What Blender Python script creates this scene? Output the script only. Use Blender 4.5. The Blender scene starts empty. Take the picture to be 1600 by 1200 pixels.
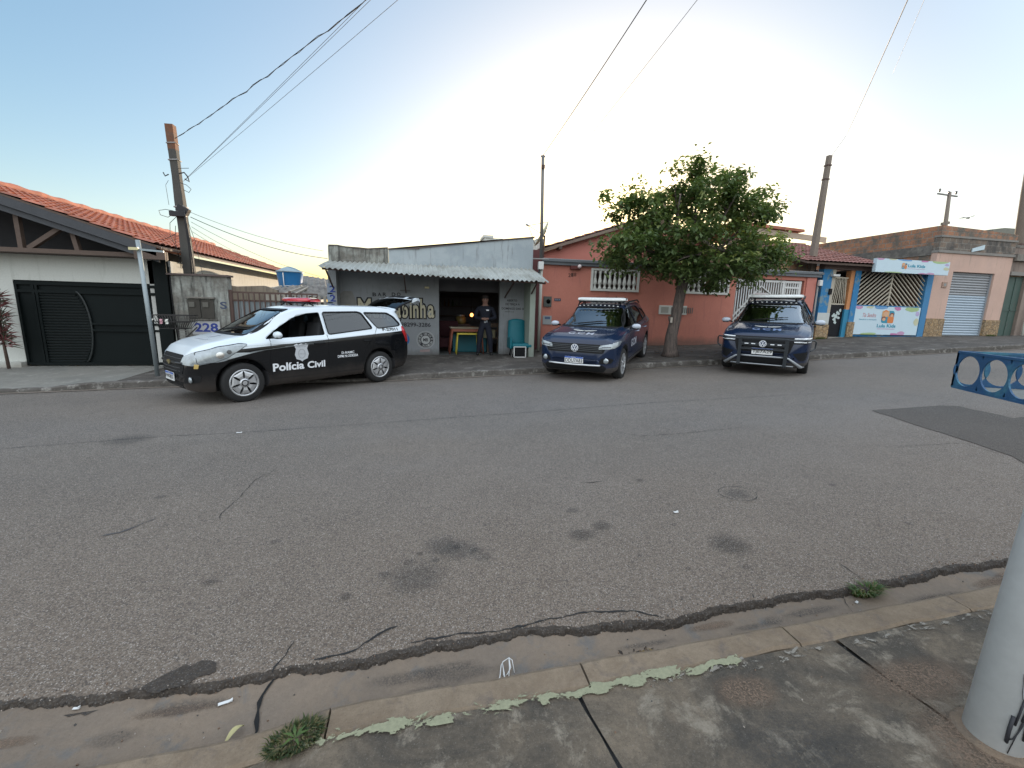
import bpy, bmesh, math, random
from mathutils import Vector, Matrix
from mathutils.bvhtree import BVHTree
from math import sin, cos, pi, radians, sqrt
random.seed(7)
S = bpy.context.scene
COL = S.collection

# ---------------------------------------------------------------- camera
PITCH, ROLL, YAW, EYE = radians(10.26), radians(1.55), radians(12), 1.65
LENS_PX = 670.0
FWD = Vector((sin(YAW)*cos(PITCH), cos(YAW)*cos(PITCH), -sin(PITCH)))
_rt = Vector((cos(YAW), -sin(YAW), 0)); _up = _rt.cross(FWD)
RIGHT = cos(ROLL)*_rt + sin(ROLL)*_up
UP = cos(ROLL)*_up - sin(ROLL)*_rt
cam = bpy.data.cameras.new('camera'); cam_o = bpy.data.objects.new('camera', cam); COL.objects.link(cam_o)
cam.sensor_fit = 'HORIZONTAL'; cam.sensor_width = 36; cam.lens = LENS_PX/1600*36
cam.clip_start = 0.05; cam.clip_end = 3000
mw = Matrix((RIGHT, UP, -FWD)).transposed().to_4x4(); mw.translation = (0, 0, EYE)
cam_o.matrix_world = mw
S.camera = cam_o
S.render.resolution_x, S.render.resolution_y = 1024, 768

# ---------------------------------------------------------------- sky, sun, exposure
SUN_EL, SUN_AZ = radians(7.0), radians(24)      # azimuth measured from +Y (across the street) towards +X
w = bpy.data.worlds.new('World'); S.world = w; w.use_nodes = True
nt = w.node_tree; nt.nodes.clear()
sky = nt.nodes.new('ShaderNodeTexSky'); sky.sky_type = 'NISHITA'; sky.sun_disc = False
sky.sun_elevation = SUN_EL; sky.sun_rotation = SUN_AZ
sky.air_density = 1.0; sky.dust_density = 2.2; sky.ozone_density = 1.6; sky.altitude = 500
# the half of the sky behind the camera and overhead is brightened and paled to light street and walls, the part over the houses is clear blue around the low sun
wn = nt.nodes.new; ln = nt.links.new
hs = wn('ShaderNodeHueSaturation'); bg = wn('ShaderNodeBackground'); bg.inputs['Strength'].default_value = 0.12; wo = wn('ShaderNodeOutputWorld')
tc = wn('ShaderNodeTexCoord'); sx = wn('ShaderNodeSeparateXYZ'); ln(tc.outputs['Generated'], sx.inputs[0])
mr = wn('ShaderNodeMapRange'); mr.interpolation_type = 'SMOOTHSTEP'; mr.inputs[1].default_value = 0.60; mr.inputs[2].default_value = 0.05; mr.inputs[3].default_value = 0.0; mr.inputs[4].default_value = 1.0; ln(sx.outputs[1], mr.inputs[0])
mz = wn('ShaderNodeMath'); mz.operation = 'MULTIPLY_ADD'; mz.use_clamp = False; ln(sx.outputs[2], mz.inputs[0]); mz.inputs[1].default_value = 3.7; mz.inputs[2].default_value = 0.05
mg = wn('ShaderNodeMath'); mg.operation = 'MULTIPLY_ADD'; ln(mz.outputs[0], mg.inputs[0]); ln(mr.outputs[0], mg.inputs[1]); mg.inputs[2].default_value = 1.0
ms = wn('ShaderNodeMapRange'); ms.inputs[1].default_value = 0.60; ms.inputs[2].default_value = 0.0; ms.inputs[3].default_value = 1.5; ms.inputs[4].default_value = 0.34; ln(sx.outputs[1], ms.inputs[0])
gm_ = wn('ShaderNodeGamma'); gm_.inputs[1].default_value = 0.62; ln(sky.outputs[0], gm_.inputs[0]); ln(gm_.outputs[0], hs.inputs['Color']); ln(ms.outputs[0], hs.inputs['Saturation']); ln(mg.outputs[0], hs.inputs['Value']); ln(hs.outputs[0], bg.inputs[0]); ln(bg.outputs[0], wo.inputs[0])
sl = bpy.data.lights.new('sun', 'SUN'); sl.energy = 2.0; sl.angle = radians(0.5); sl.color = (1.0, 0.80, 0.58)
so = bpy.data.objects.new('sun', sl); COL.objects.link(so)
sd = Vector((sin(SUN_AZ)*cos(SUN_EL), cos(SUN_AZ)*cos(SUN_EL), sin(SUN_EL)))
so.rotation_euler = sd.to_track_quat('Z', 'Y').to_euler()
so.location = (5, 20, 15)
S.view_settings.view_transform = 'Standard'; S.view_settings.look = 'None'
S.view_settings.exposure = 1.93; S.view_settings.gamma = 1
S.render.engine = 'CYCLES'
S.cycles.max_bounces = 8; S.cycles.transparent_max_bounces = 16

# ---------------------------------------------------------------- survey helpers: where a sight line meets a known plane
def ray(x, y): return (FWD*LENS_PX + RIGHT*(x-800) - UP*(y-600)).normalized()
def P(x, y, Y):                         # point of the facade plane at depth Y
    d = ray(x, y); t = Y/d.y; return Vector((d.x*t, Y, EYE+d.z*t))
def hgt(X): return 0.045*(sqrt(X*X+4)+X-2)/2      # the street climbs gently to the right
def G(x, y, off=0.0):                   # point of the street surface
    z = off
    for _ in range(30):
        d = ray(x, y); t = (z-EYE)/d.z; p = Vector((d.x*t, d.y*t, z)); z = off+hgt(p.x)
    return p
def lerp(a, b, t): return a+(b-a)*t
def interp(tab, x):                     # tab ascending in x
    if x <= tab[0][0]: return tab[0][1]
    for (a, va), (b, vb) in zip(tab, tab[1:]):
        if x <= b: return lerp(va, vb, (x-a)/(b-a))
    return tab[-1][1]

# ---------------------------------------------------------------- materials
_M = {}
class NT:
    def __init__(s, name):
        s.m = bpy.data.materials.new(name); s.m.use_nodes = True; s.t = s.m.node_tree; s.t.nodes.clear()
        s.out = s.n('ShaderNodeOutputMaterial')
        s.co = s.n('ShaderNodeTexCoord').outputs['Object']
    def n(s, k, **kw):
        o = s.t.nodes.new(k)
        for a, b in kw.items(): setattr(o, a, b)
        return o
    def put(s, sock, v):
        if isinstance(v, bpy.types.NodeSocket): s.t.links.new(v, sock)
        elif isinstance(v, (tuple, list)) and len(v) == 3 and sock.type == 'RGBA': sock.default_value = (*v, 1)
        else: sock.default_value = v
    def math(s, op, a, b=0.0, c=0.0):
        o = s.n('ShaderNodeMath', operation=op); s.put(o.inputs[0], a); s.put(o.inputs[1], b); s.put(o.inputs[2], c); return o.outputs[0]
    def mix(s, f, a, b, mode='MIX'):
        o = s.n('ShaderNodeMix', data_type='RGBA', blend_type=mode); s.put(o.inputs[0], f); s.put(o.inputs[6], a); s.put(o.inputs[7], b); return o.outputs[2]
    def scale(s, v, sc=(1, 1, 1), rot=(0, 0, 0), loc=(0, 0, 0)):
        o = s.n('ShaderNodeMapping'); s.put(o.inputs[0], v); o.inputs['Scale'].default_value = sc; o.inputs['Rotation'].default_value = rot; o.inputs['Location'].default_value = loc; return o.outputs[0]
    def noise(s, sc, det=4, rough=.6, v=None, dist=0):
        o = s.n('ShaderNodeTexNoise'); s.put(o.inputs['Vector'], v if v is not None else s.co); o.inputs['Scale'].default_value = sc; o.inputs['Detail'].default_value = det; o.inputs['Roughness'].default_value = rough; o.inputs['Distortion'].default_value = dist; return o.outputs['Fac']
    def vor(s, sc, v=None, out='Distance', feat='F1', rnd=1):
        o = s.n('ShaderNodeTexVoronoi', feature=feat); s.put(o.inputs['Vector'], v if v is not None else s.co); o.inputs['Scale'].default_value = sc
        o.inputs['Randomness'].default_value = rnd; return o.outputs[out]
    def ramp(s, v, a, b, ca=(0, 0, 0), cb=(1, 1, 1)):
        o = s.n('ShaderNodeMapRange'); s.put(o.inputs[0], v); o.inputs[1].default_value = a; o.inputs[2].default_value = b; o.inputs[3].default_value = 0; o.inputs[4].default_value = 1; return o.outputs[0]
    def xyz(s, v=None):
        o = s.n('ShaderNodeSeparateXYZ'); s.put(o.inputs[0], v if v is not None else s.co); return o.outputs
    def comb(s, x, y, z=0.0):
        o = s.n('ShaderNodeCombineXYZ'); s.put(o.inputs[0], x); s.put(o.inputs[1], y); s.put(o.inputs[2], z); return o.outputs[0]
    def bsdf(s, col, rough=.8, metal=0.0, bump=None, bs=.3, bd=.01, spec=.5, coat=0.0, **kw):
        b = s.n('ShaderNodeBsdfPrincipled'); s.put(b.inputs['Base Color'], col); s.put(b.inputs['Roughness'], rough); s.put(b.inputs['Metallic'], metal)
        b.inputs['Specular IOR Level'].default_value = spec; b.inputs['Coat Weight'].default_value = coat; b.inputs['Coat Roughness'].default_value = .03
        if bump is not None:
            u = s.n('ShaderNodeBump'); u.inputs['Strength'].default_value = bs; u.inputs['Distance'].default_value = bd; s.put(u.inputs['Height'], bump); s.t.links.new(u.outputs[0], b.inputs['Normal'])
        for k, v in kw.items(): s.put(b.inputs[k], v)
        s.t.links.new(b.outputs[0], s.out.inputs[0]); s.b = b
        return s.m
def mat(name, col, rough=.75, metal=0.0, var=.12, sc=4.0, fine=.06, fsc=60.0, bump=.15, bd=.003, col2=None, c2=(.45, .65), spec=.4, coat=0.0, streak=None, splash=None):
    """weathered plain surface: large soft variation, fine grain, optional second colour in patches and dark rain streaks"""
    if name in _M: return _M[name]
    t = NT(name); c = col
    n1 = t.noise(sc, 5)
    if col2: c = t.mix(t.ramp(t.noise(sc*.8, 6, .65), *c2), col, col2)
    if streak:
        v = t.scale(t.co, (5, 5, .55)); f = t.ramp(t.noise(streak[1], 6, .7, v), streak[2], streak[3]); c = t.mix(f, c, streak[0])
    if splash:       # mud thrown up by rain along the foot of a wall, ragged upper edge
        sc_, sl_, of_, h_ = splash; X_ = t.xyz(); zz = t.math('SUBTRACT', X_[2], t.math('MULTIPLY_ADD', X_[0], sl_, of_)); nn = t.noise(2.2, 7, .7, t.scale(t.co, (1, 1, .6), loc=(4, 0, 2)))
        f = t.ramp(t.math('ADD', zz, t.math('MULTIPLY', nn, -h_*2.2)), 0.0, -h_*1.1); c = t.mix(t.math('MULTIPLY', f, .8), c, sc_)
    k = t.math('ADD', t.math('MULTIPLY', t.math('SUBTRACT', n1, .5), var*2.4), t.math('MULTIPLY', t.math('SUBTRACT', t.noise(fsc, 2), .5), fine*2.4))
    k = t.math('ADD', k, 1.0)
    c = t.mix(1.0, c, t.comb(k, k, k), 'MULTIPLY')
    _M[name] = t.bsdf(c, rough, metal, t.math('ADD', n1, t.math('MULTIPLY', t.noise(fsc, 3), .6)), bump, bd, spec, coat)
    return _M[name]
def glow(name, col, st):
    if name in _M: return _M[name]
    t = NT(name); e = t.n('ShaderNodeEmission'); t.put(e.inputs[0], col); e.inputs[1].default_value = st; t.t.links.new(e.outputs[0], t.out.inputs[0]); _M[name] = t.m; return t.m
def glass_mat(name, tint=(.3, .33, .33), ior=1.6, rough=.02, base=.10):
    if name in _M: return _M[name]
    t = NT(name); tr = t.n('ShaderNodeBsdfTransparent'); t.put(tr.inputs[0], tint)
    gl = t.n('ShaderNodeBsdfGlossy'); gl.inputs['Roughness'].default_value = rough; t.put(gl.inputs[0], (.92, .97, 1))
    fr = t.n('ShaderNodeFresnel'); fr.inputs[0].default_value = ior; fa = t.math('MINIMUM', t.math('MULTIPLY_ADD', fr.outputs[0], 1.3 if base > .05 else .9, base), 1.0)
    mx = t.n('ShaderNodeMixShader'); t.t.links.new(fa, mx.inputs[0]); t.t.links.new(tr.outputs[0], mx.inputs[1]); t.t.links.new(gl.outputs[0], mx.inputs[2])
    t.t.links.new(mx.outputs[0], t.out.inputs[0]); _M[name] = t.m; return t.m

# ---------------------------------------------------------------- mesh builder
def rotm(rx=0, ry=0, rz=0): return (Matrix.Rotation(rz, 3, 'Z') @ Matrix.Rotation(ry, 3, 'Y') @ Matrix.Rotation(rx, 3, 'X'))
class MB:
    def __init__(s): s.v = []; s.f = []; s.mi = []; s.mats = []; s.sm = []
    def add(s, vs, fs, m, smooth=False):
        if m not in s.mats: s.mats.append(m)
        k = s.mats.index(m); o = len(s.v); s.v += [Vector(p) for p in vs]
        for f in fs: s.f.append(tuple(i+o for i in f)); s.mi.append(k); s.sm.append(smooth)
        return s
    def box(s, c, d, m, r=None, taper=0):
        c = Vector(c); R = r or Matrix.Identity(3); vs = []
        for z in (-1, 1):
            for x, y in ((-1, -1), (1, -1), (1, 1), (-1, 1)):
                k = 1-taper if z > 0 else 1
                vs.append(c+R @ Vector((x*d[0]/2*k, y*d[1]/2*k, z*d[2]/2)))
        return s.add(vs, [(3, 2, 1, 0), (4, 5, 6, 7), (0, 1, 5, 4), (1, 2, 6, 5), (2, 3, 7, 6), (3, 0, 4, 7)], m)
    def b2(s, a, b, m):                        # box by two corners
        a, b = Vector(a), Vector(b); return s.box((a+b)/2, [abs(b[i]-a[i]) for i in range(3)], m)
    def beam(s, a, b, wd, ht, m, upv=(0, 0, 1)):   # rectangular bar between two points
        a, b = Vector(a), Vector(b); d = b-a; L = d.length; x = d/L; u = Vector(upv)
        if abs(x.dot(u)) > .98: u = Vector((0, 1, 0))
        y = u.cross(x).normalized(); z = x.cross(y); R = Matrix((x, y, z)).transposed()
        return s.box((a+b)/2, (L, wd, ht), m, R)
    def prism(s, pts, off, m, smooth=False):   # polygon (3D points) swept by vector off
        n = len(pts); off = Vector(off); vs = [Vector(p) for p in pts]+[Vector(p)+off for p in pts]
        nrm = Vector((0, 0, 0))
        for i in range(n): nrm += vs[i].cross(vs[(i+1) % n])
        fl = nrm.dot(off) > 0
        fs = [tuple(range(n))[::-1] if fl else tuple(range(n)), tuple(range(n, 2*n)) if fl else tuple(range(n, 2*n))[::-1]]
        for i in range(n):
            q = (i, (i+1) % n, n+(i+1) % n, n+i); fs.append(q if fl else q[::-1])
        return s.add(vs, fs, m, smooth)
    def tube(s, pts, r, m, n=8, cap=True):
        pts = [Vector(p) for p in pts]; k = len(pts); rs = r if isinstance(r, (list, tuple)) else [r]*k
        vs = []; fs = []; prev = None
        for i, p in enumerate(pts):
            d = (pts[min(i+1, k-1)]-pts[max(i-1, 0)]).normalized()
            if prev is None:
                a = Vector((0, 0, 1)) if abs(d.z) < .9 else Vector((1, 0, 0)); u = d.cross(a).normalized()
            else: u = (prev-d*prev.dot(d)).normalized()
            prev = u; q = d.cross(u)
            for j in range(n): t = 2*pi*j/n; vs.append(p+(u*cos(t)+q*sin(t))*rs[i])
        for i in range(k-1):
            for j in range(n): fs.append((i*n+j, i*n+(j+1) % n, (i+1)*n+(j+1) % n, (i+1)*n+j))
        if cap: fs.append(tuple(range(n))[::-1]); fs.append(tuple(range((k-1)*n, k*n)))
        return s.add(vs, fs, m, True)
    def lathe(s, prof, c, m, axis='Z', n=20, R=None, smooth=True):   # prof: (radius, height)
        c = Vector(c); vs = []; fs = []
        for r, h in prof:
            for j in range(n):
                t = 2*pi*j/n; p = Vector((r*cos(t), r*sin(t), h))
                if axis == 'Y': p = Vector((p.x, p.z, -p.y))
                if axis == 'X': p = Vector((p.z, p.x, p.y))
                if R: p = R @ p
                vs.append(c+p)
        for i in range(len(prof)-1):
            for j in range(n): fs.append((i*n+j, i*n+(j+1) % n, (i+1)*n+(j+1) % n, (i+1)*n+j))
        fs.append(tuple(range(n))[::-1]); fs.append(tuple(range((len(prof)-1)*n, len(prof)*n)))
        return s.add(vs, fs, m, smooth)
    def build(s, name, parent=None, local=False, bevel=0, autos=None):
        me = bpy.data.meshes.new(name); vs = s.v
        if parent is not None and not local:
            inv = root_matrix(parent).inverted(); vs = [inv @ p for p in vs]
        me.from_pydata([tuple(p) for p in vs], [], s.f)
        for m in s.mats: me.materials.append(m)
        me.polygons.foreach_set('material_index', s.mi); me.polygons.foreach_set('use_smooth', s.sm)
        me.update()
        o = bpy.data.objects.new(name, me); COL.objects.link(o)
        if parent is not None: o.parent = parent
        if bevel:
            b = o.modifiers.new('bevel', 'BEVEL'); b.width = bevel; b.segments = 2; b.limit_method = 'ANGLE'; b.angle_limit = radians(40)
        return o
def root_matrix(o):
    m = o.matrix_basis.copy()
    while o.parent: o = o.parent; m = o.matrix_basis @ m
    return m
def tag(o, label=None, cat=None, group=None, kind=None):
    if label: o['label'] = label
    if cat: o['category'] = cat
    if group: o['group'] = group
    if kind: o['kind'] = kind
    return o
def thing(name, label, cat, loc=(0, 0, 0), rz=0, group=None, rot=None):
    o = bpy.data.objects.new(name, None); COL.objects.link(o); o.location = loc
    o.rotation_euler = rot if rot else (0, 0, rz); o.empty_display_size = .2
    return tag(o, label, cat, group)
def struct(mb, name): return tag(mb.build(name), kind='structure')
def dup(root, label=None):
    r = root.copy(); COL.objects.link(r)
    if label: r['label'] = label
    for ch in list(root.children):
        c = ch.copy(); COL.objects.link(c); c.parent = r
        for g in list(ch.children): d = g.copy(); COL.objects.link(d); d.parent = c
    return r

# ---------------------------------------------------------------- text and flat shapes
def text2d(s, size=1.0, bold=0.0, shear=0.0, space=1.0):
    cu = bpy.data.curves.new('t', 'FONT'); cu.body = s; cu.size = size; cu.offset = bold; cu.shear = shear; cu.resolution_u = 3; cu.space_character = space
    o = bpy.data.objects.new('t', cu); COL.objects.link(o); dg = bpy.context.evaluated_depsgraph_get(); dg.update()
    me = bpy.data.meshes.new_from_object(o.evaluated_get(dg)); vs = [(v.co.x, v.co.y) for v in me.vertices]; fs = [tuple(p.vertices) for p in me.polygons]
    bpy.data.objects.remove(o); bpy.data.curves.remove(cu); bpy.data.meshes.remove(me)
    return vs, fs
def fit_text(s, x0, x1, z0, z1, bold=0.01, shear=0.0, space=1.0):
    vs, fs = text2d(s, 1.0, bold, shear, space); a = min(v[0] for v in vs); b = max(v[0] for v in vs); c = min(v[1] for v in vs); d = max(v[1] for v in vs)
    return [(x0+(v[0]-a)/(b-a)*(x1-x0), z0+(v[1]-c)/(d-c)*(z1-z0)) for v in vs], fs
def wall_text(mb, s, x0, x1, z0, z1, Y, m, bold=0.01, shear=0.0, space=1.0, lift=.004):
    vs, fs = fit_text(s, x0, x1, z0, z1, bold, shear, space)
    mb.add([(x, Y-lift, z) for x, z in vs], fs, m)
def disc2d(cx, cz, rx, rz=None, n=24): rz = rz or rx; return [(cx+rx*cos(2*pi*i/n), cz+rz*sin(2*pi*i/n)) for i in range(n)]
def wall_poly(mb, pts, Y, m, lift=.004): mb.add([(x, Y-lift, z) for x, z in pts], [tuple(range(len(pts)))], m)
def ring2d(mb, cx, cz, r0, r1, Y, m, lift=.004, n=28):
    vs = []; fs = []
    for i in range(n): t = 2*pi*i/n; vs += [(cx+r0*cos(t), Y-lift, cz+r0*sin(t)), (cx+r1*cos(t), Y-lift, cz+r1*sin(t))]
    for i in range(n): j = (i+1) % n; fs.append((2*i, 2*i+1, 2*j+1, 2*j))
    mb.add(vs, fs, m)
def blob(cx, cz, rx, rz, n=18, j=.25):
    ph = random.random()*6; return [(cx+rx*(1+j*sin(3*2*pi*i/n+ph)*.6+j*.4*random.uniform(-1, 1))*cos(2*pi*i/n), cz+rz*(1+j*sin(2*2*pi*i/n+ph)*.6+j*.4*random.uniform(-1, 1))*sin(2*pi*i/n)) for i in range(n)]
# ================================================================ GROUND, ROAD, KERBS, PAVEMENTS
def m_asphalt(name='asphalt', dark=1.0):
    t = NT(name)
    sp = t.vor(145, out='Color'); sv = t.xyz(sp)[0]
    sp2 = t.xyz(t.vor(240, out='Color'))[1]
    big = t.noise(.35, 4, .55); mid = t.noise(2.2, 5, .6)
    base = t.mix(t.ramp(big, .38, .66), (.112*dark, .100*dark, .088*dark), (.150*dark, .129*dark, .109*dark))
    base = t.mix(t.ramp(t.noise(.22, 3, .5, t.scale(t.co, (.35, 1, 1))), .45, .7), base, (.128*dark, .122*dark, .118*dark))
    yy = t.math('ADD', t.xyz()[1], t.math('MULTIPLY', t.noise(1.1, 4), 1.6)); base = t.mix(t.math('MULTIPLY', t.ramp(yy, 6.2, 2.6), .9), base, (.140*dark, .106*dark, .079*dark))
    k = t.math('ADD', .80, t.math('MULTIPLY', mid, .4)); base = t.mix(1.0, base, t.comb(k, k, k), 'MULTIPLY')
    # bits of stone in the binder: pale chips, brown chips, dark gaps
    base = t.mix(t.math('MULTIPLY', t.ramp(sv, .62, .95), .55), base, (.26*dark, .222*dark, .182*dark))
    base = t.mix(t.math('MULTIPLY', t.ramp(sv, .38, .0), .6), base, (.035, .034, .034))
    base = t.mix(t.math('MULTIPLY', t.ramp(sp2, .9, 1.0), .8), base, (.42*dark, .38*dark, .34*dark))
    # oil stains and wear along the lanes
    st = t.ramp(t.noise(1.1, 6, .7, t.scale(t.co, (1, 1, 1), loc=(3, 7, 0))), .63, .74)
    base = t.mix(t.math('MULTIPLY', st, .45), base, (.06, .058, .057))
    h = t.math('ADD', t.math('MULTIPLY', t.vor(95), -1.0), t.math('MULTIPLY', sp2, .25))
    return t.bsdf(base, .82, bump=h, bs=.55, bd=.006, spec=.35)
ASPH = m_asphalt(); LIP = m_asphalt('dark_asphalt_lip', .32)
ASPH_DARK = m_asphalt('patch_asphalt', .50)
TAR = mat('tar_edge', (.040, .038, .037), .8, var=.3, sc=12, fine=.4, fsc=90, bump=.8, bd=.01)
def m_conc(name, a, b, c, sc=2.0, crack=False, pebble=.5, rough_k=.56, big=.9):
    t = NT(name); w1 = t.noise(sc, 10, .72, dist=.6)
    col = t.mix(t.ramp(w1, .40, .60), a, b)
    col = t.mix(t.ramp(t.noise(sc*2.7, 10, .75, t.scale(t.co, loc=(9, 3, 1)), dist=.4), .53, .63), col, c)
    k = t.math('ADD', 1-rough_k/2, t.math('MULTIPLY', t.noise(38, 8, .8), rough_k)); k = t.math('MULTIPLY', k, t.math('ADD', 1-big*.25, t.math('MULTIPLY', t.noise(.8, 5, .6, t.scale(t.co, loc=(2, 5, 0))), big*.5)))
    col = t.mix(1.0, col, t.comb(k, k, k), 'MULTIPLY')
    g = t.noise(160, 3, .8); col = t.mix(t.math('MULTIPLY', t.ramp(g, .60, .74), pebble), col, (.30, .275, .24)); col = t.mix(t.math('MULTIPLY', t.ramp(g, .42, .30), pebble), col, (.03, .028, .025))
    return t.bsdf(col, .9, bump=t.math('ADD', t.noise(30, 10, .8), t.math('MULTIPLY', g, .3)), bs=.7, bd=.008, spec=.2)
PAVE = m_conc('mouldy_pavement_concrete', (.070, .061, .050), (.150, .120, .088), (.21, .180, .140), 2.1, pebble=.6, rough_k=1.3)
PAVE_FAR = m_conc('far_pavement_concrete', (.060, .055, .050), (.095, .086, .077), (.15, .14, .128), 1.1)
DRIVE = m_conc('driveway_concrete', (.165, .165, .15), (.20, .195, .175), (.24, .235, .215), .9)
KERB = m_conc('kerb_concrete', (.175, .132, .092), (.225, .175, .125), (.15, .12, .095), 3.2, pebble=.45, rough_k=.8)
KERB_FAR = m_conc('far_kerb_concrete', (.075, .068, .06), (.12, .11, .10), (.24, .23, .21), 2.4)
GUT = m_conc('gutter_concrete', (.178, .143, .112), (.205, .160, .120), (.148, .136, .122), 1.8, pebble=.3, rough_k=.6)
EARTH = m_conc('ground_earth', (.10, .08, .06), (.14, .11, .08), (.09, .10, .06), .3)
PAINTG = mat('flaking_green_paint', (.31, .33, .22), .8, var=.12, sc=20, fine=.2, fsc=200)

def terrain(X, Y): return hgt(max(-60, min(X, 60)))
def sheet(xs, ys, zf, m, mb=None, skirt=0):
    mb = mb or MB(); vs = []; n = len(ys)
    for x in xs:
        for y in ys: vs.append((x, y, zf(x, y)))
    fs = [(i*n+j, (i+1)*n+j, (i+1)*n+j+1, i*n+j+1) for i in range(len(xs)-1) for j in range(n-1)]
    mb.add(vs, fs, m, True); return mb
def rng(a, b, n): return [a+(b-a)*i/n for i in range(n+1)]
# one ground sheet out to the horizon, lower than everything that lies on it
gx = [-1500, -400, -120, -60]+rng(-50, 60, 55)+[120, 400, 1500]
struct(sheet(gx, [-1500, -300, -60, -20, -8, 0, 9, 14, 20, 30, 60, 300, 1500], lambda x, y: terrain(x, y)-.12, EARTH), 'ground')

EDGE = [(-30, 2.3), (-6, 2.05), (-3, 1.96), (-1.72, 1.90), (-1.03, 1.83), (-.66, 1.86), (-.13, 1.86), (.59, 1.86), (1.28, 1.80), (1.88, 1.81), (3.73, 1.80), (30, 1.80)]
def edgeY(X):
    r = random.Random(int(X*997)); return interp(EDGE, X)+r.uniform(-.004, .004)+.011*sin(X*4.3)+.007*sin(X*11.7+2)+.004*sin(X*29)+.003*sin(X*71)
def kerbY(X): return interp([(-30, 8.6), (-7, 8.78), (-4.9, 9.20), (-1, 9.55), (1.5, 9.75), (60, 9.75)], X)
NK0, NK1 = 1.40, 1.53
xs_near = rng(-6, -2.5, 50)+rng(-2.49, 4.2, 560)+rng(4.22, 6, 30); xs = rng(-60, -6.5, 54)+xs_near+rng(6.5, 60, 54)
ts = [0, .004, .012, .03, .06, .1, .16, .25, .35, .5, .65, .8, 1]
def roadY(X, t): return lerp(edgeY(X), kerbY(X)-.05, t)
def roadZ(X, t):
    return hgt(X)+.03*(1-(2*t-1)**2)*.6-(.012 if t == 0 else 0)
mb = MB(); vs = []; n = len(ts)
for X in xs:
    for t in ts: vs.append((X, roadY(X, t), roadZ(X, t)))
fs = [(i*n+j, (i+1)*n+j, (i+1)*n+j+1, i*n+j+1) for i in range(len(xs)-1) for j in range(n-1)]
mb.add(vs, fs, ASPH, True)
# broken lip of the asphalt, a rough dark edge that drops into the gutter
vs = []
for X in xs:
    y = edgeY(X); r = random.Random(int(X*331)); z = hgt(X)
    q1 = sin(X*2.3+1)*.5+sin(X*5.9+2)*.3+sin(X*13.7)*.2; q2 = sin(X*31+q1*3)*.5+sin(X*67)*.3+r.uniform(-.4, .4)
    a = max(.0, .006+.020*max(0, q1)+.005*q2)*(1 if X < 1.2 else .6)
    vs += [(X, y+a+.004+r.uniform(0, .006), z+.0035), (X, y+.002+.004*q2, z-.003-.003*q2), (X, y-.008-.004*q2, z-.016+.004*q2), (X, y-.016-.006*r.random(), z-.05)]
fs = [(4*i+j, 4*i+j+1, 4*i+j+5, 4*i+j+4) for i in range(len(xs)-1) for j in range(3)]
mb.add(vs, [f[::-1] for f in fs], LIP, False)
struct(mb, 'road')
# near gutter
def gz(x, y): return hgt(x)-.045+.03*((min(y, 1.95)-1.62)/.3)**2*(1 if y > 1.62 else .3)-max(0, y-1.95)*.12
def nz(X): return .115-.085*(1/(1+math.exp((X+.52)*14)))      # kerb drops to a ramp on the left
mb = sheet([x for x in xs if -30 < x < 40], [NK1-.02, 1.6, 1.7, 1.8, 1.9, 2.02, 2.4], gz, GUT)
struct(mb, 'gutter')
# near kerb: rounded concrete stones with small gaps
mb = MB(); joints = [-30]+[0.66-1.02*k for k in range(28, 0, -1)]+[.66+1.02*k for k in range(0, 36)]
for a, b in zip(joints, joints[1:]):
    if b < -6: k = 2
    else: k = 8
    dz = random.uniform(-.003, .004); pr = [(NK1+.012, -.06), (NK1+.006, -.02), (NK1, -.012+0), (NK1-.02, 0), (NK0+.012, .0), (NK0, -.01), (NK0, -.1)]
    vs = []
    for i in range(k+1):
        X = lerp(a+.004, b-.004, i/k); q = .006*sin(X*17)+.004*sin(X*41)
        for (y, z) in pr:
            top = nz(X)+hgt(X)
            vs.append((X, y+q*(1 if y < 1.45 else .5), top+z+dz if z > -.05 else hgt(X)-.08))
    m_ = len(pr); mb.add(vs, [(i*m_+j, i*m_+j+1, (i+1)*m_+j+1, (i+1)*m_+j) for i in range(k) for j in range(m_-1)]+[tuple(range(m_)), tuple(range(k*m_, (k+1)*m_))[::-1]], KERB, False)
struct(mb, 'kerb_near')
# near pavement: slabs with open joints
def pz(X, Y): return hgt(X)+lerp(nz(X), .115, min(1, max(0, (NK0-Y)/.9)))-.006
mb = MB(); cuts = [-8, -4.2, -2.3, -.62, .60, 1.86, 3.1, 4.3, 6, 9, 14, 30]
lean = .12
for a, b in zip(cuts, cuts[1:]):
    nx = max(2, int((b-a)/.12)) if b < 7 else 4; yy = [NK0-.003, 1.3, 1.2, 1.05, .9, .6, .2, -.6, -2, -8]
    vs = []
    for i in range(nx+1):
        for y in yy:
            X = lerp(a+.008, b-.008, i/nx)+(NK0-y)*lean*(1 if y > -1 else .5)+.006*sin(y*13+a)
            vs.append((X, y, pz(X, y)))
    q = len(yy); mb.add(vs, [(i*q+j, i*q+j+1, (i+1)*q+j+1, (i+1)*q+j) for i in range(nx) for j in range(q-1)], PAVE, True)
    mb.add([(a+(NK0-y)*lean-.03, y, pz(a, y)-.02) for y in yy]+[(a+(NK0-y)*lean+.03, y, pz(a, y)-.02) for y in yy], [(j, q+j, q+j+1, j+1) for j in range(q-1)], TAR)
struct(mb, 'pavement_near')

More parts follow.
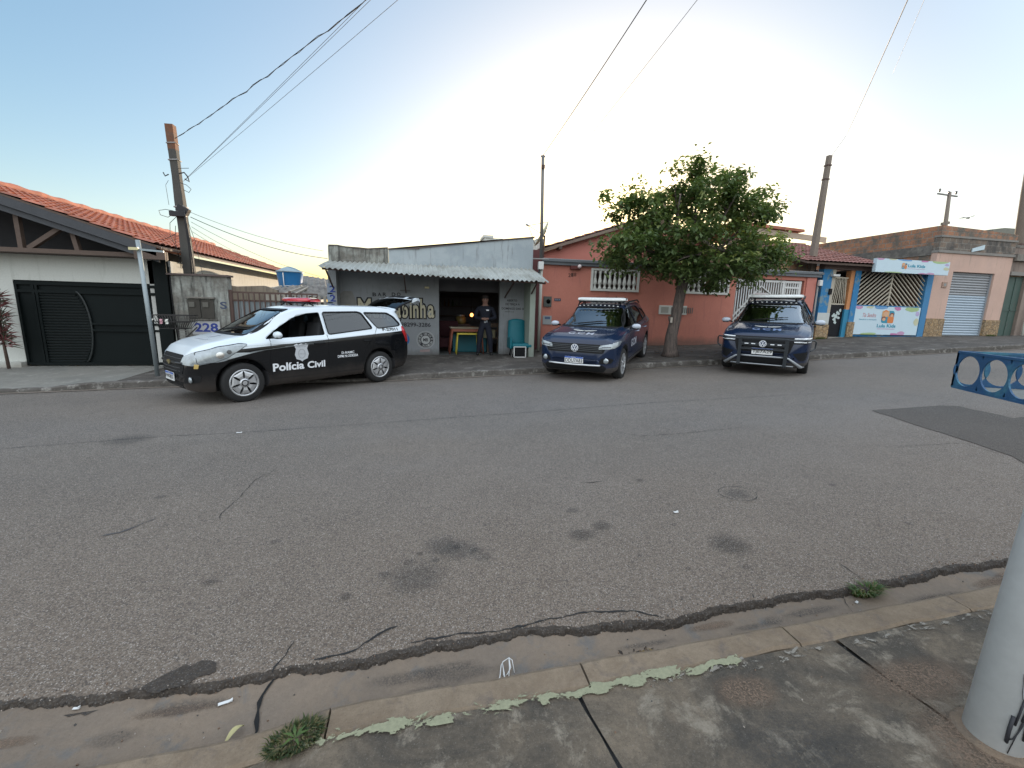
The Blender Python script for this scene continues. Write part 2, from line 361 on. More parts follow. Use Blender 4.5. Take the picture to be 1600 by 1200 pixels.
# far kerb and pavement
def fz(X): return hgt(X)+interp([(-7.6, .05), (-6.6, .055), (-5.9, .12), (-4.8, .13), (-4.2, .06), (-.8, .06), (-.2, .13), (60, .14)], X)
BASE = [(-30, .15), (-8, .12), (-5.3, .12), (-2.4, .2), (3.2, .27), (3.6, .46), (9, .55), (13.6, .78), (15, .88), (19, .95), (23, 1.02), (30, 1.3), (60, 2.7)]
def facadeY(X): return 11.0 if X < -5.3 else (10.9 if X < -2.5 else (12.2 if X < 3.2 else 12.8))
def farZ(X, Y): return lerp(fz(X), interp(BASE, X), max(0, min(1, (Y-kerbY(X)-.14)/(facadeY(X)-kerbY(X)-.14))))
xf = rng(-40, -9, 20)+rng(-8.9, 30, 260)+rng(31, 60, 15)
mb = MB()
for a, b in zip(xf, xf[1:]):
    pass
vs = []; prof = [(-.06, -.16), (-.012, -.14), (0, -.02), (.02, 0), (.14, 0), (.14, -.1)]
for X in xf:
    y = kerbY(X); q = .008*sin(X*5)+random.uniform(-.006, .006)
    for dy, dz in prof: vs.append((X, y+dy+q, (fz(X) if dz > -.1 else hgt(X)+.0)+(dz if dz > -.1 else -.03)+(random.uniform(-.006, .006) if dz == 0 else 0)))
k = len(prof); mb.add(vs, [(i*k+j, (i+1)*k+j, (i+1)*k+j+1, i*k+j+1) for i in range(len(xf)-1) for j in range(k-1)], KERB_FAR)
struct(mb, 'kerb_far')
def far_sheet(x0, x1, m, dz=0):
    X_ = [x for x in xf if x0 <= x <= x1]; mb = MB(); vs = []
    for X in X_:
        y0 = kerbY(X)+.14
        for t in (0, .15, .35, .6, .85, 1, 1.08):
            Y = lerp(y0, facadeY(X), t); vs.append((X, Y, farZ(X, Y)-.004+dz+random.uniform(-.004, .004)))
    return mb.add(vs, [(i*7+j, (i+1)*7+j, (i+1)*7+j+1, i*7+j+1) for i in range(len(X_)-1) for j in range(6)], m, True)
struct(far_sheet(-40, -5.55, DRIVE), 'driveway')
struct(far_sheet(-5.75, 60, PAVE_FAR, -.004), 'pavement_far')
# tiny gutter strip of sand along the far kerb
mb = MB(); vs = []
for X in rng(-9, 26, 140):
    y = kerbY(X)-.05; wdt = .05+.04*abs(sin(X*1.7))+random.uniform(0, .03); vs += [(X, y+.03, hgt(X)+.008), (X, y-wdt, hgt(X)+.006+.004)]
mb.add(vs, [(2*i, 2*i+1, 2*i+3, 2*i+2) for i in range(140)], mat('sand', (.15, .125, .10), .95, fine=.4))
struct(mb, 'gutter_sand')

# marks in the asphalt: patch of newer asphalt, cracks, stains, round cover scar
def road_z(X, Y):
    t = max(0, min(1, (Y-edgeY(X))/(kerbY(X)-.05-edgeY(X)))); return hgt(X)+.018*(1-(2*t-1)**2)
def ragged(pts, step=.12, j=.02):
    out = []
    for a, b in zip(pts, pts[1:]+pts[:1]):
        a, b = Vector(a[:2]), Vector(b[:2]); n_ = max(1, int((b-a).length/step))
        for i in range(n_): p = a.lerp(b, i/n_); out.append((p.x+random.uniform(-j, j), p.y+random.uniform(-j, j)))
    return out
def road_patch(mb, pts, m, lift=.005, cell=.35):
    bm = bmesh.new(); f = bm.faces.new([bm.verts.new((x, y, 0)) for x, y in pts]); bmesh.ops.triangulate(bm, faces=[f])
    for ax in (0, 1):
        lo = min(p[ax] for p in pts); hi = max(p[ax] for p in pts); c = lo+cell
        while c < hi:
            co = [0, 0, 0]; no = [0, 0, 0]; co[ax] = c; no[ax] = 1
            bmesh.ops.bisect_plane(bm, geom=bm.verts[:]+bm.edges[:]+bm.faces[:], plane_co=co, plane_no=no); c += cell
    bm.verts.index_update(); vs = [(v.co.x, v.co.y, road_z(v.co.x, v.co.y)+lift) for v in bm.verts]; fs = []
    for f in bm.faces:
        ids = [v.index for v in f.verts]; fs.append(ids if f.normal.z > 0 else ids[::-1])
    bm.free(); mb.add(vs, fs, m)
mb = MB()
pp = [G(1360, 643), G(1470, 636), G(1500, 637), G(1580, 655), G(1640, 656)]
road_patch(mb, ragged([(pp[0].x, pp[0].y), (pp[1].x, pp[1].y), (pp[2].x, pp[2].y), (pp[3].x, pp[3].y), (9.6, 4.1), (9.0, 2.6), (5.9, 2.95), (6.05, 3.12)], .15, .02), ASPH_DARK)
struct(mb, 'asphalt_patch')
CRACK = mat('crack_dark', (.02, .02, .02), .95)
def crack(mb, pts, wd=.006, lift=.004, m=CRACK, zf=None):
    zf = zf or road_z; P2 = []
    for a, b in zip(pts, pts[1:]):
        a, b = Vector(a[:2]), Vector(b[:2]); n_ = max(2, int((b-a).length/.03))
        for i in range(n_): p = a.lerp(b, i/n_); P2.append(Vector((p.x+random.uniform(-.007, .007), p.y+random.uniform(-.007, .007))))
    P2.append(Vector(pts[-1][:2])); vs = []
    for i, p in enumerate(P2):
        d = (P2[min(i+1, len(P2)-1)]-P2[max(0, i-1)]).normalized(); nn = Vector((-d.y, d.x)); ww = wd*.62*random.uniform(.15, 1)*(.3 if i in (0, len(P2)-1) else 1)
        for s_ in (-1, 1): q = p+nn*ww*s_; vs.append((q.x, q.y, zf(q.x, q.y)+lift))
    mb.add(vs, [(2*i, 2*i+1, 2*i+3, 2*i+2) for i in range(len(P2)-1)], m)
mb = MB()
crack(mb, [G(*p) for p in ((432, 735), (415, 745), (400, 752), (372, 782), (345, 805), (344, 815))], .005)
crack(mb, [G(*p) for p in ((620, 980), (600, 988), (570, 1008), (540, 1022), (490, 1032))], .012)
crack(mb, [G(*p) for p in ((462, 1003), (445, 1025), (432, 1040), (425, 1052))], .012)
crack(mb, [G(*p) for p in ((640, 1004), (720, 992), (790, 985), (850, 970), (920, 957), (990, 956), (1035, 966))], .012)
crack(mb, [G(*p) for p in ((905, 757), (940, 755))], .01)
crack(mb, [G(*p) for p in ((1310, 880), (1345, 905))], .006)
crack(mb, [G(*p) for p in ((960, 676), (1000, 684), (1060, 680), (1160, 670))], .008)
crack(mb, [G(*p) for p in ((1400, 700), (1500, 694), (1560, 710))], .006)
crack(mb, [G(*p) for p in ((0, 704), (130, 694), (260, 684), (380, 678), (520, 668), (700, 655), (1000, 632), (1300, 615))], .012, m=mat('lane_seam', (.075, .072, .072), .9))
crack(mb, [G(*p) for p in ((160, 840), (190, 834), (245, 812))], .02, m=mat('tar_smear', (.07, .068, .07), .9))
struct(mb, 'road_cracks')
STAIN = []
def stain_mat(name, col, a):
    t = NT(name); b = t.n('ShaderNodeBsdfPrincipled'); t.put(b.inputs['Base Color'], col); b.inputs['Roughness'].default_value = .8
    tr = t.n('ShaderNodeBsdfTransparent'); mx = t.n('ShaderNodeMixShader')
    g = t.n('ShaderNodeTexCoord').outputs['UV']; x = t.xyz(g); d = t.math('SQRT', t.math('ADD', t.math('POWER', t.math('SUBTRACT', x[0], .5), 2), t.math('POWER', t.math('SUBTRACT', x[1], .5), 2)))
    f = t.ramp(t.math('ADD', d, t.math('MULTIPLY', t.math('SUBTRACT', t.noise(9, 4, .6), .5), .35)), .48, .22)
    f = t.math('MULTIPLY', t.math('MULTIPLY', f, a), t.ramp(t.noise(120, 2), .3, .6))
    t.put(mx.inputs[0], f); t.t.links.new(tr.outputs[0], mx.inputs[1]); t.t.links.new(b.outputs[0], mx.inputs[2]); t.t.links.new(mx.outputs[0], t.out.inputs[0]); return t.m
OIL = stain_mat('oil_stain', (.035, .034, .033), .44); OIL2 = stain_mat('faint_stain', (.05, .05, .05), .36); DIRT = stain_mat('soil_stain', (.16, .11, .075), .85)
DUST = stain_mat('pale_dust', (.20, .155, .12), .28)
def stain(mb, lst, zf, uvs, lift=.006):
    for (c, rx, ry, m) in lst:
        n_ = 6; vs = []
        for i in range(n_+1):
            for j in range(n_+1): x = c[0]+rx*(2*i/n_-1); y = c[1]+ry*(2*j/n_-1); vs.append((x, y, zf(x, y)+lift)); uvs.append((i/n_, j/n_))
        mb.add(vs, [(i*(n_+1)+j, (i+1)*(n_+1)+j, (i+1)*(n_+1)+j+1, i*(n_+1)+j+1) for i in range(n_) for j in range(n_)], m)
def build_uv(mb, name, uvs):
    o = struct(mb, name); me = o.data; uv = me.uv_layers.new(name='UVMap')
    for l in me.loops: uv.data[l.index].uv = uvs[l.vertex_index]
    return o
mb = MB(); uvs = []
L = []
for x, y, r, m in ((910, 838, .13, OIL), (942, 824, .12, OIL), (893, 800, .07, OIL2), (1152, 774, .17, OIL2), (1140, 852, .2, OIL), (755, 873, .09, OIL2), (720, 862, .22, OIL2), (690, 855, .2, OIL2), (330, 912, .06, OIL), (762, 822, .05, OIL2),
                   (1052, 822, .04, OIL), (540, 935, .06, OIL), (1165, 888, .05, OIL2), (200, 690, .35, OIL2), (650, 905, .25, OIL2), (640, 880, .05, OIL2), (655, 868, .04, OIL), (680, 878, .05, OIL2), (715, 858, .04, OIL), (745, 862, .05, OIL2), (600, 900, .06, OIL2), (1075, 890, .03, OIL), (860, 835, .03, OIL2), (1000, 870, .035, OIL2), (430, 850, .05, OIL2), (250, 780, .07, OIL2), (1300, 760, .06, OIL2), (1420, 820, .05, OIL2), (1000, 753, .06, OIL)):
    p = G(x, y); L.append((p, r*random.uniform(.8, 1.0), r*random.uniform(.6, .85), m))
stain(mb, L, road_z, uvs); build_uv(mb, 'road_stains', uvs)
mb = MB(); p = G(1152, 774); crack(mb, [(p.x+.16*cos(t), p.y+.14*sin(t)) for t in rng(0, 2*pi, 18)], .007, .012); struct(mb, 'round_cut_in_asphalt')
mb = MB(); uvs = []; L = []
r_ = random.Random(5)
for i in range(16):
    L.append(((r_.uniform(-1.6, 3), r_.uniform(.2, 1.3)), r_.uniform(.12, .4), r_.uniform(.06, .2), r_.choice([OIL2, OIL, DUST, DIRT])))
L += [((1.9, .9), .22, .17, DIRT), ((2.0, 1.15), .3, .12, DIRT), ((-.72, 1.25), .35, .16, DIRT), ((-1.3, 1.3), .5, .12, DUST)]
stain(mb, L, pz, uvs, .005); build_uv(mb, 'pavement_stains', uvs)
mb = MB(); uvs = []; L = []
for i in range(22): x = r_.uniform(-1.8, 3.8); L.append(((x, r_.uniform(1.62, 1.78)), r_.uniform(.08, .3), r_.uniform(.02, .05), r_.choice([DIRT, DUST, OIL2, DIRT])))
stain(mb, L, gz, uvs, .004); build_uv(mb, 'gutter_stains', uvs)
# flakes of old green kerb paint and white lime
mb = MB(); LIME = mat('lime_residue', (.21, .195, .17), .95, var=.3, sc=30, fine=.3)
def flaky(name, col, lo, hi, sc):
    t = NT(name); b = t.n('ShaderNodeBsdfPrincipled'); k = t.math('ADD', .6, t.math('MULTIPLY', t.noise(70, 4, .7), .8)); t.put(b.inputs['Base Color'], t.mix(1.0, col, t.comb(k, k, k), 'MULTIPLY')); b.inputs['Roughness'].default_value = .9
    tr = t.n('ShaderNodeBsdfTransparent'); mx = t.n('ShaderNodeMixShader'); u = t.xyz(t.n('ShaderNodeTexCoord').outputs['UV']); e = t.math('MULTIPLY', t.math('ABSOLUTE', t.math('SUBTRACT', u[1], .5)), .28)
    f = t.ramp(t.math('SUBTRACT', t.noise(sc, 9, .68, t.scale(t.co, (1, 1.7, 1)), dist=.5), e), lo, hi); t.put(mx.inputs[0], f); t.t.links.new(tr.outputs[0], mx.inputs[1]); t.t.links.new(b.outputs[0], mx.inputs[2]); t.t.links.new(mx.outputs[0], t.out.inputs[0]); return t.m
FLG = flaky('flaking_green_kerb_paint', (.235, .235, .15), .445, .455, 9); FLL = flaky('lime_crust', (.20, .18, .15), .50, .545, 13)
uvs = []
def band(x0, x1, y0, y1, m, dz):
    n = int((x1-x0)/.04); vs = []
    for i in range(n+1):
        X = lerp(x0, x1, i/n)
        for j in range(5): Y = lerp(y0, y1, j/4); vs.append((X, Y, max(pz(X, Y), hgt(X)+nz(X)-.006 if Y > NK0-.015 else -9)+.0075+dz)); uvs.append((i/n, j/4))
    mb.add(vs, [(i*5+j, (i+1)*5+j, (i+1)*5+j+1, i*5+j+1) for i in range(n) for j in range(4)], m)
band(-.45, 1.35, NK0-.045, NK0+.022, FLG, .0015); band(.9, 3.7, NK0-.075, NK0+.004, FLL, .0)
build_uv(mb, 'kerb_paint_flakes', uvs)
mb = MB(); p = G(285, 1050); road_patch(mb, ragged([(p.x-.13, p.y-.06), (p.x-.03, p.y+.02), (p.x+.09, p.y+.045), (p.x+.15, p.y-.02), (p.x+.06, p.y-.075), (p.x-.08, p.y-.10)], .03, .012), LIP, .0045, .2)
p = G(130, 1092); road_patch(mb, ragged([(p.x-.16, p.y-.01), (p.x+.12, p.y+.02), (p.x+.16, p.y-.03), (p.x-.02, p.y-.055)], .03, .01), LIP, -.03, .2); struct(mb, 'tar_smears')
# gutter crack at the change of kerb
mb = MB(); crack(mb, [(-.665, 1.86), (-.70, 1.78), (-.69, 1.70), (-.66, 1.62), (-.665, 1.5), (-.7, 1.44)], .018, .006, m=mat('gap_dark', (.012, .012, .012), 1), zf=gz)
p = G(1315, 945); crack(mb, [(2.40, 1.86), (2.33, 1.7), (2.28, 1.56)], .004, .005, zf=gz)
struct(mb, 'gutter_cracks')
# ================================================================ CARS
RUB = mat('tyre_rubber', (.018, .018, .018), .85, var=.15, fine=.1, bump=.2)
PLASTIC = mat('black_plastic', (.010, .0105, .0115), .6, var=.05, fine=.15, fsc=300, bump=.1, bd=.0005, spec=.2)
CABIN = mat('cabin_dark', (.018, .018, .02), .8)
SEAT = mat('seat_fabric', (.05, .052, .055), .9)
ALLOY = mat('wheel_silver', (.50, .51, .52), .35, metal=.7, var=.08, fine=.05)
ALLOYD = mat('wheel_dark', (.02, .02, .02), .6)
CHROME = mat('chrome', (.75, .76, .78), .12, metal=1, var=.02, fine=.0, bump=0)
GREYM = mat('grey_trim', (.34, .36, .38), .4, metal=.4, var=.04, fine=.03)
LENS = mat('headlamp_lens', (.30, .335, .35), .07, metal=.35, var=.35, sc=9, fine=.15, fsc=45, bump=.3, coat=1)
LENSD = mat('headlamp_inner_dark', (.06, .065, .07), .12, metal=.4, var=.5, sc=18, coat=1)
DRL = mat('headlamp_bright_strip', (.85, .88, .9), .15, var=.05, coat=1)
TAIL = mat('tail_lamp_red', (.42, .015, .02), .12, var=.15, sc=20, coat=1)
AMBER = mat('amber_reflector', (.75, .34, .03), .2, coat=1)
PLATEW = mat('plate_white', (.72, .73, .72), .4, var=.04); PLATEB = mat('plate_blue', (.03, .10, .42), .4, var=.03)
WHITEP = mat('white_lettering', (.74, .76, .78), .45, var=.04, fine=.03)
CREAM = mat('cream_lettering', (.50, .50, .46), .5, var=.04)
BLACKP = mat('black_lettering', (.02, .02, .02), .5)
REDL = mat('beacon_red', (.50, .012, .02), .1, var=.15, sc=9, coat=1)
CLEARL = mat('beacon_clear', (.62, .64, .62), .1, var=.22, sc=24, fine=.15, coat=1)
GLASS = glass_mat('car_glass', (.36, .44, .44), 1.8); GLASSD = glass_mat('tinted_glass', (.09, .12, .14), 1.6, base=.04)
SEAM = mat('panel_gap', (.004, .004, .005), .9)

def paint_mat(name, kind):
    t = NT(name); x = t.xyz(); X, Z = x[0], x[2]
    n = t.noise(2.5, 4); dirt = t.math('MULTIPLY', t.ramp(t.math('ADD', Z, t.math('MULTIPLY', n, .25)), .62, .25), .35)
    if kind == 'spin':
        f = t.math('GREATER_THAN', t.math('ADD', t.math('ADD', Z, t.math('MULTIPLY', X, .055)), t.math('MULTIPLY', t.math('MAXIMUM', t.math('SUBTRACT', X, 1.40), 0.0), .26)), .955)
        c = t.mix(f, (.006, .0065, .0075), (.62, .68, .72)); rough = .14
    else:
        d1 = t.math('SQRT', t.math('ADD', t.math('POWER', t.math('SUBTRACT', X, 1.3), 2), t.math('POWER', t.math('SUBTRACT', Z, .34), 2)))
        d2 = t.math('SQRT', t.math('ADD', t.math('POWER', t.math('SUBTRACT', X, -1.35), 2), t.math('POWER', t.math('SUBTRACT', Z, .34), 2)))
        f = t.math('MAXIMUM', t.math('MAXIMUM', t.math('LESS_THAN', d1, .43), t.math('LESS_THAN', d2, .43)), t.math('LESS_THAN', Z, .36))
        c = t.mix(f, (.009, .019, .048), (.022, .023, .025)); rough = t.math('ADD', .16, t.math('MULTIPLY', f, .4))
    c = t.mix(dirt, c, (.16, .13, .11))
    m = t.bsdf(c, rough, 0.0, spec=.35, coat=.3); return m
PAINT = {'spin': paint_mat('two_tone_car_paint', 'spin'), 'suv': paint_mat('navy_car_paint', 'suv')}

SPEC = {
 'spin': dict(L=4.36, wb=2.62, fx=1.32, r=.325, half=.868, roofw=.60,
  top=[(-2.18, .72), (-2.16, .90), (-2.12, 1.10), (-2.05, 1.30), (-1.97, 1.50), (-1.86, 1.61), (-1.5, 1.655), (-.6, 1.665), (-.1, 1.655), (.25, 1.625), (.52, 1.535), (.9, 1.30), (1.20, 1.085), (1.45, 1.04), (1.75, .985), (1.98, .91), (2.08, .82), (2.14, .72), (2.18, .58)],
  belt=[(-2.18, .68), (-2.12, 1.0), (-2.0, 1.13), (-1.2, 1.10), (0, 1.04), (1.1, 1.0), (1.5, .965), (1.8, .91), (2.0, .82), (2.1, .70), (2.18, .54)],
  bot=[(-2.18, .58), (-2.14, .38), (-2.0, .27), (-1.7, .22), (1.7, .20), (1.95, .21), (2.08, .24), (2.14, .30), (2.18, .44)],
  wid=[(-2.18, .52), (-2.12, .74), (-1.98, .82), (-1.6, .862), (-.5, .868), (1.2, .866), (1.55, .845), (1.8, .79), (2.0, .69), (2.12, .55), (2.18, .36)],
  win=[('L', [(.93, 1.045), (.66, 1.24), (.36, 1.41), (.12, 1.485), (-.13, 1.51), (-.13, 1.075)], 'open'),
       ('L', [(-.20, 1.08), (-.20, 1.51), (-.95, 1.52), (-1.03, 1.49), (-1.17, 1.20), (-1.16, 1.16)], 'tint'),
       ('L', [(-1.08, 1.50), (-1.66, 1.49), (-1.80, 1.40), (-1.93, 1.24), (-1.86, 1.20), (-1.30, 1.16)], 'tint')],
  shield=[(-.60, 1.085), (.60, 1.085), (.64, 1.11), (.52, 1.53), (.47, 1.56), (-.47, 1.56), (-.52, 1.53), (-.64, 1.11)], shx=(.05, 1.5)),
 'suv': dict(L=4.2, wb=2.65, fx=1.30, r=.34, half=.88, roofw=.60,
  top=[(-2.1, .78), (-2.07, .98), (-2.0, 1.14), (-1.85, 1.36), (-1.68, 1.49), (-1.3, 1.545), (-.4, 1.57), (0, 1.555), (.25, 1.50), (.55, 1.35), (.85, 1.18), (1.05, 1.075), (1.3, 1.05), (1.7, 1.005), (1.92, .955), (2.0, .90), (2.05, .80), (2.09, .66), (2.1, .56)],
  belt=[(-2.1, .72), (-2.0, 1.06), (-1.2, 1.06), (0, 1.02), (1.0, .995), (1.5, .965), (1.8, .92), (1.96, .86), (2.04, .74), (2.1, .52)],
  bot=[(-2.1, .62), (-2.06, .40), (-1.9, .28), (-1.7, .23), (1.7, .22), (1.95, .23), (2.04, .26), (2.08, .32), (2.1, .42)],
  wid=[(-2.1, .58), (-2.02, .78), (-1.85, .85), (-1.5, .876), (0, .88), (1.3, .878), (1.65, .868), (1.85, .84), (1.96, .79), (2.05, .68), (2.1, .50)],
  win=[('L', [(.86, 1.06), (.50, 1.30), (.22, 1.425), (-.10, 1.455), (-.10, 1.07)], 'tint'), ('L', [(-.17, 1.075), (-.17, 1.455), (-.92, 1.45), (-1.08, 1.33), (-1.08, 1.10)], 'tint'),
       ('L', [(-1.15, 1.12), (-1.15, 1.38), (-1.52, 1.32), (-1.62, 1.20), (-1.55, 1.14)], 'tint')],
  shield=[(-.67, 1.085), (.67, 1.085), (.705, 1.11), (.575, 1.45), (.53, 1.48), (-.53, 1.48), (-.575, 1.45), (-.705, 1.11)], shx=(.05, 1.35))}

def _sx(x): return 1.45+(x-1.45)*.84 if x > 1.45 else x
def _sz(z): return 1.15+(z-1.15)*.86 if z > 1.15 else z
_s = SPEC['spin']; _s['belt'] = [(a, b-.03) for a, b in _s['belt']]; _s['win'] = [(v, [(a, b-.03 if b < 1.3 else b) for a, b in p], k) for v, p, k in _s['win']]
for k_ in ('top', 'belt', 'bot', 'wid'): _s[k_] = [(_sx(a), _sz(b) if k_ == 'top' else b) for a, b in _s[k_]]
_s['win'] = [(v, [(a, _sz(b)) for a, b in p], k) for v, p, k in _s['win']]; _s['shield'] = [(a, _sz(b)) for a, b in _s['shield']]
def section(sp, x, inset=0.0):
    top = interp(sp['top'], x)-inset; belt = interp(sp['belt'], x); w_ = interp(sp['wid'], x)-inset; bot = interp(sp['bot'], x)
    gh = max(0, top-belt); t = min(1, gh/.42); t = t*t*(3-2*t); wr = sp['roofw']-inset*.6
    ye = lerp(w_*.80, wr, t); ze = lerp(belt+gh*.72, top-.085, t)
    bot = min(bot, belt-.05); mid = (bot+belt)/2
    pts = [(0, bot), (w_*.80, bot), (w_*.93, bot+.035), (w_*.985, bot+.12), (w_, mid), (w_*1.0, belt-.12), (w_*.985, belt-.035), (w_*.955, belt+.004), (lerp(w_*.955, ye, .35), lerp(belt, ze, .36)),
           (lerp(w_*.955, ye, .72), lerp(belt, ze, .74)), (ye, ze), (ye*.93, lerp(ze, top, .62)), (ye*.72, lerp(ze, top, .88)), (ye*.38, lerp(ze, top, .975)), (0, top)]
    return pts
def smooth_pts(p, k=3):
    out = []; n = len(p)
    for i in range(n-1):
        a = p[max(0, i-1)]; b = p[i]; c = p[i+1]; d = p[min(n-1, i+2)]
        for j in range(k):
            t = j/k; out.append(tuple(.5*((2*b[q])+(-a[q]+c[q])*t+(2*a[q]-5*b[q]+4*c[q]-d[q])*t*t+(-a[q]+3*b[q]-3*c[q]+d[q])*t**3) for q in (0, 1)))
    out.append(p[-1]); return out
def loft(sp, x0, x1, n, inset=0, z0=None):
    h = sp['L']/2; xs_ = []
    for i in range(n+1): u = i/n; xs_.append(x0+(x1-x0)*(.5-.5*cos(pi*u))*.75+(x1-x0)*u*.25)
    vs = []; rows = []
    for x in xs_:
        p = smooth_pts(section(sp, x, inset), 3)
        if z0 is not None: p = [(y, max(z, z0)) for y, z in p]
        full = [(-y, z) for y, z in p[::-1]][:-1]+p[:-1]
        rows.append([(x, y, z) for y, z in full]); vs += rows[-1]
    m = len(rows[0]); fs = []
    for i in range(len(rows)-1):
        for j in range(m): fs.append((i*m+j, i*m+(j+1) % m, (i+1)*m+(j+1) % m, (i+1)*m+j))
    fs.append(tuple(range(m))); fs.append(tuple(range((len(rows)-1)*m, len(rows)*m))[::-1])
    return vs, fs
def to_mesh(vs, fs, mats=None, idx=0):
    me = bpy.data.meshes.new('m'); me.from_pydata([tuple(v) for v in vs], [], fs)
    for m in mats or []: me.materials.append(m)
    bm = bmesh.new(); bm.from_mesh(me); bmesh.ops.remove_doubles(bm, verts=bm.verts, dist=1e-5); bmesh.ops.recalc_face_normals(bm, faces=bm.faces)
    for f in bm.faces: f.material_index = idx; f.smooth = True
    bm.to_mesh(me); bm.free(); return me
def prism_xy(pts, ax, a, b):
    """closed prism: 2D polygon extruded along axis from a to b"""
    mk = {'y': lambda p, t: (p[0], t, p[1]), 'x': lambda p, t: (t, p[0], p[1])}[ax]
    n = len(pts); vs = [mk(p, a) for p in pts]+[mk(p, b) for p in pts]
    return vs, [tuple(range(n)), tuple(range(n, 2*n))[::-1]]+[(i, (i+1) % n, n+(i+1) % n, n+i) for i in range(n)]
def cut(me, cutters, mats):
    o = bpy.data.objects.new('tmp', me); COL.objects.link(o); tmp = [o]
    for vs, fs, idx in cutters:
        c = bpy.data.objects.new('cut', to_mesh(vs, fs, mats, idx)); COL.objects.link(c); tmp.append(c)
        m = o.modifiers.new('b', 'BOOLEAN'); m.operation = 'DIFFERENCE'; m.solver = 'EXACT'; m.object = c
        try: m.material_mode = 'INDEX'
        except Exception: pass
    dg = bpy.context.evaluated_depsgraph_get(); dg.update()
    out = bpy.data.meshes.new_from_object(o.evaluated_get(dg))
    for t in tmp: bpy.data.objects.remove(t)
    return out
def cyl(cx, cz, r, y0, y1, n=40):
    return prism_xy([(cx+r*cos(2*pi*i/n), cz+r*sin(2*pi*i/n)) for i in range(n)], 'y', y0, y1)
def fine(pts, step):
    bm = bmesh.new(); f = bm.faces.new([bm.verts.new((x, y, 0)) for x, y in pts]); bmesh.ops.triangulate(bm, faces=[f]); return fine_bm(bm, step)
def fine_bm(bm, step):
    for ax in (0, 1):
        if not bm.verts: break
        lo = min(v.co[ax] for v in bm.verts); hi = max(v.co[ax] for v in bm.verts); c = lo+step
        while c < hi-1e-4:
            co = [0, 0, 0]; no = [0, 0, 0]; co[ax] = c; no[ax] = 1
            bmesh.ops.bisect_plane(bm, geom=bm.verts[:]+bm.edges[:]+bm.faces[:], plane_co=co, plane_no=no); c += step
    bm.verts.index_update(); vs = [(v.co.x, v.co.y) for v in bm.verts]; fs = [[v.index for v in (f.verts if f.normal.z > 0 else f.verts[:][::-1])] for f in bm.faces]; bm.free(); return vs, fs
def fine_mesh(vs, fs, step):
    bm = bmesh.new(); V = [bm.verts.new((x, y, 0)) for x, y in vs]
    for f in fs:
        try: bm.faces.new([V[i] for i in f])
        except ValueError: pass
    bmesh.ops.triangulate(bm, faces=bm.faces[:]); return fine_bm(bm, step)
def rnd(pts, r=.02, n=3):
    out = []
    for i, p in enumerate(pts):
        a = Vector(pts[i-1]); b = Vector(p); c = Vector(pts[(i+1) % len(pts)]); r1 = min(r, (a-b).length*.45); r2 = min(r, (c-b).length*.45)
        s_ = b+(a-b).normalized()*r1; e = b+(c-b).normalized()*r2
        for j in range(n+1): t = j/n; q = s_*(1-t)**2+b*2*t*(1-t)+e*t*t; out.append((q.x, q.y))
    return out
class Skin:
    """lays flat outlines onto the real body surface"""
    def __init__(s, vs, fs): s.b = BVHTree.FromPolygons([Vector(v) for v in vs], fs)
    def at(s, view, a, b):
        o, d = {'L': (Vector((a, 3, b)), Vector((0, -1, 0))), 'R': (Vector((a, -3, b)), Vector((0, 1, 0))), 'F': (Vector((5, a, b)), Vector((-1, 0, 0))), 'B': (Vector((-5, a, b)), Vector((1, 0, 0))), 'T': (Vector((a, b, 5)), Vector((0, 0, -1)))}[view]
        h, n, i, dd = s.b.ray_cast(o, d)
        if h is None:
            q = {'L': Vector((a, .8, b)), 'R': Vector((a, -.8, b)), 'F': Vector((2.1, a, b)), 'B': Vector((-2.1, a, b)), 'T': Vector((a, b, 1))}[view]
            h, n, i, dd = s.b.find_nearest(q)
        if n.dot(d) > 0: n = -n
        return h, n
    def lay(s, mb, view, pts, m, off=.004, step=.05, fs=None, thick=0):
        vs, F = fine(pts, step) if fs is None else fine_mesh(pts, fs, step)
        out = []
        for a, b in vs: h, n = s.at(view, a, b); out.append(h+n*off)
        fl = view in ('L', 'B'); F2 = [f[::-1] if fl else f for f in F]
        mb.add(out, F2, m, True)
        if thick:
            cnt = {}
            for f in F2:
                for i in range(len(f)): e = (f[i], f[(i+1) % len(f)]); cnt[e] = 1
            rim = [e for e in cnt if (e[1], e[0]) not in cnt]; nn = []
            for a, b in vs: h, n = s.at(view, a, b); nn.append(h-n*.004)
            k = len(out); mb.add(out+nn, [(e[1], e[0], e[0]+k, e[1]+k) for e in rim], m, False)
    def line(s, mb, view, pts, m, wd=.004, off=.003, step=.04):
        Q = []
        for a, b in zip(pts, pts[1:]):
            a, b = Vector(a), Vector(b); n_ = max(1, int((b-a).length/step)); Q += [a.lerp(b, i/n_) for i in range(n_)]
        Q.append(Vector(pts[-1])); vs = []
        for i, p in enumerate(Q):
            d = (Q[min(i+1, len(Q)-1)]-Q[max(i-1, 0)]).normalized(); q = Vector((-d.y, d.x))*wd
            for sg in (-1, 1): h, n = s.at(view, p.x+q.x*sg, p.y+q.y*sg); vs.append(h+n*off)
        mb.add(vs, [(2*i, 2*i+1, 2*i+3, 2*i+2) for i in range(len(Q)-1)], m)
    def text(s, mb, view, str_, x0, x1, z0, z1, m, bold=.01, slope=0.0, off=.005, space=1.0):
        vs, fs = fit_text(str_, min(x0, x1), max(x0, x1), z0, z1, bold, 0, space)
        if x0 > x1: vs = [(x0+x1-x, z) for x, z in vs]; fs = [f[::-1] for f in fs]
        vs = [(x, z+slope*(x-x0)) for x, z in vs]
        s.lay(mb, view, vs, m, off, .08, fs)

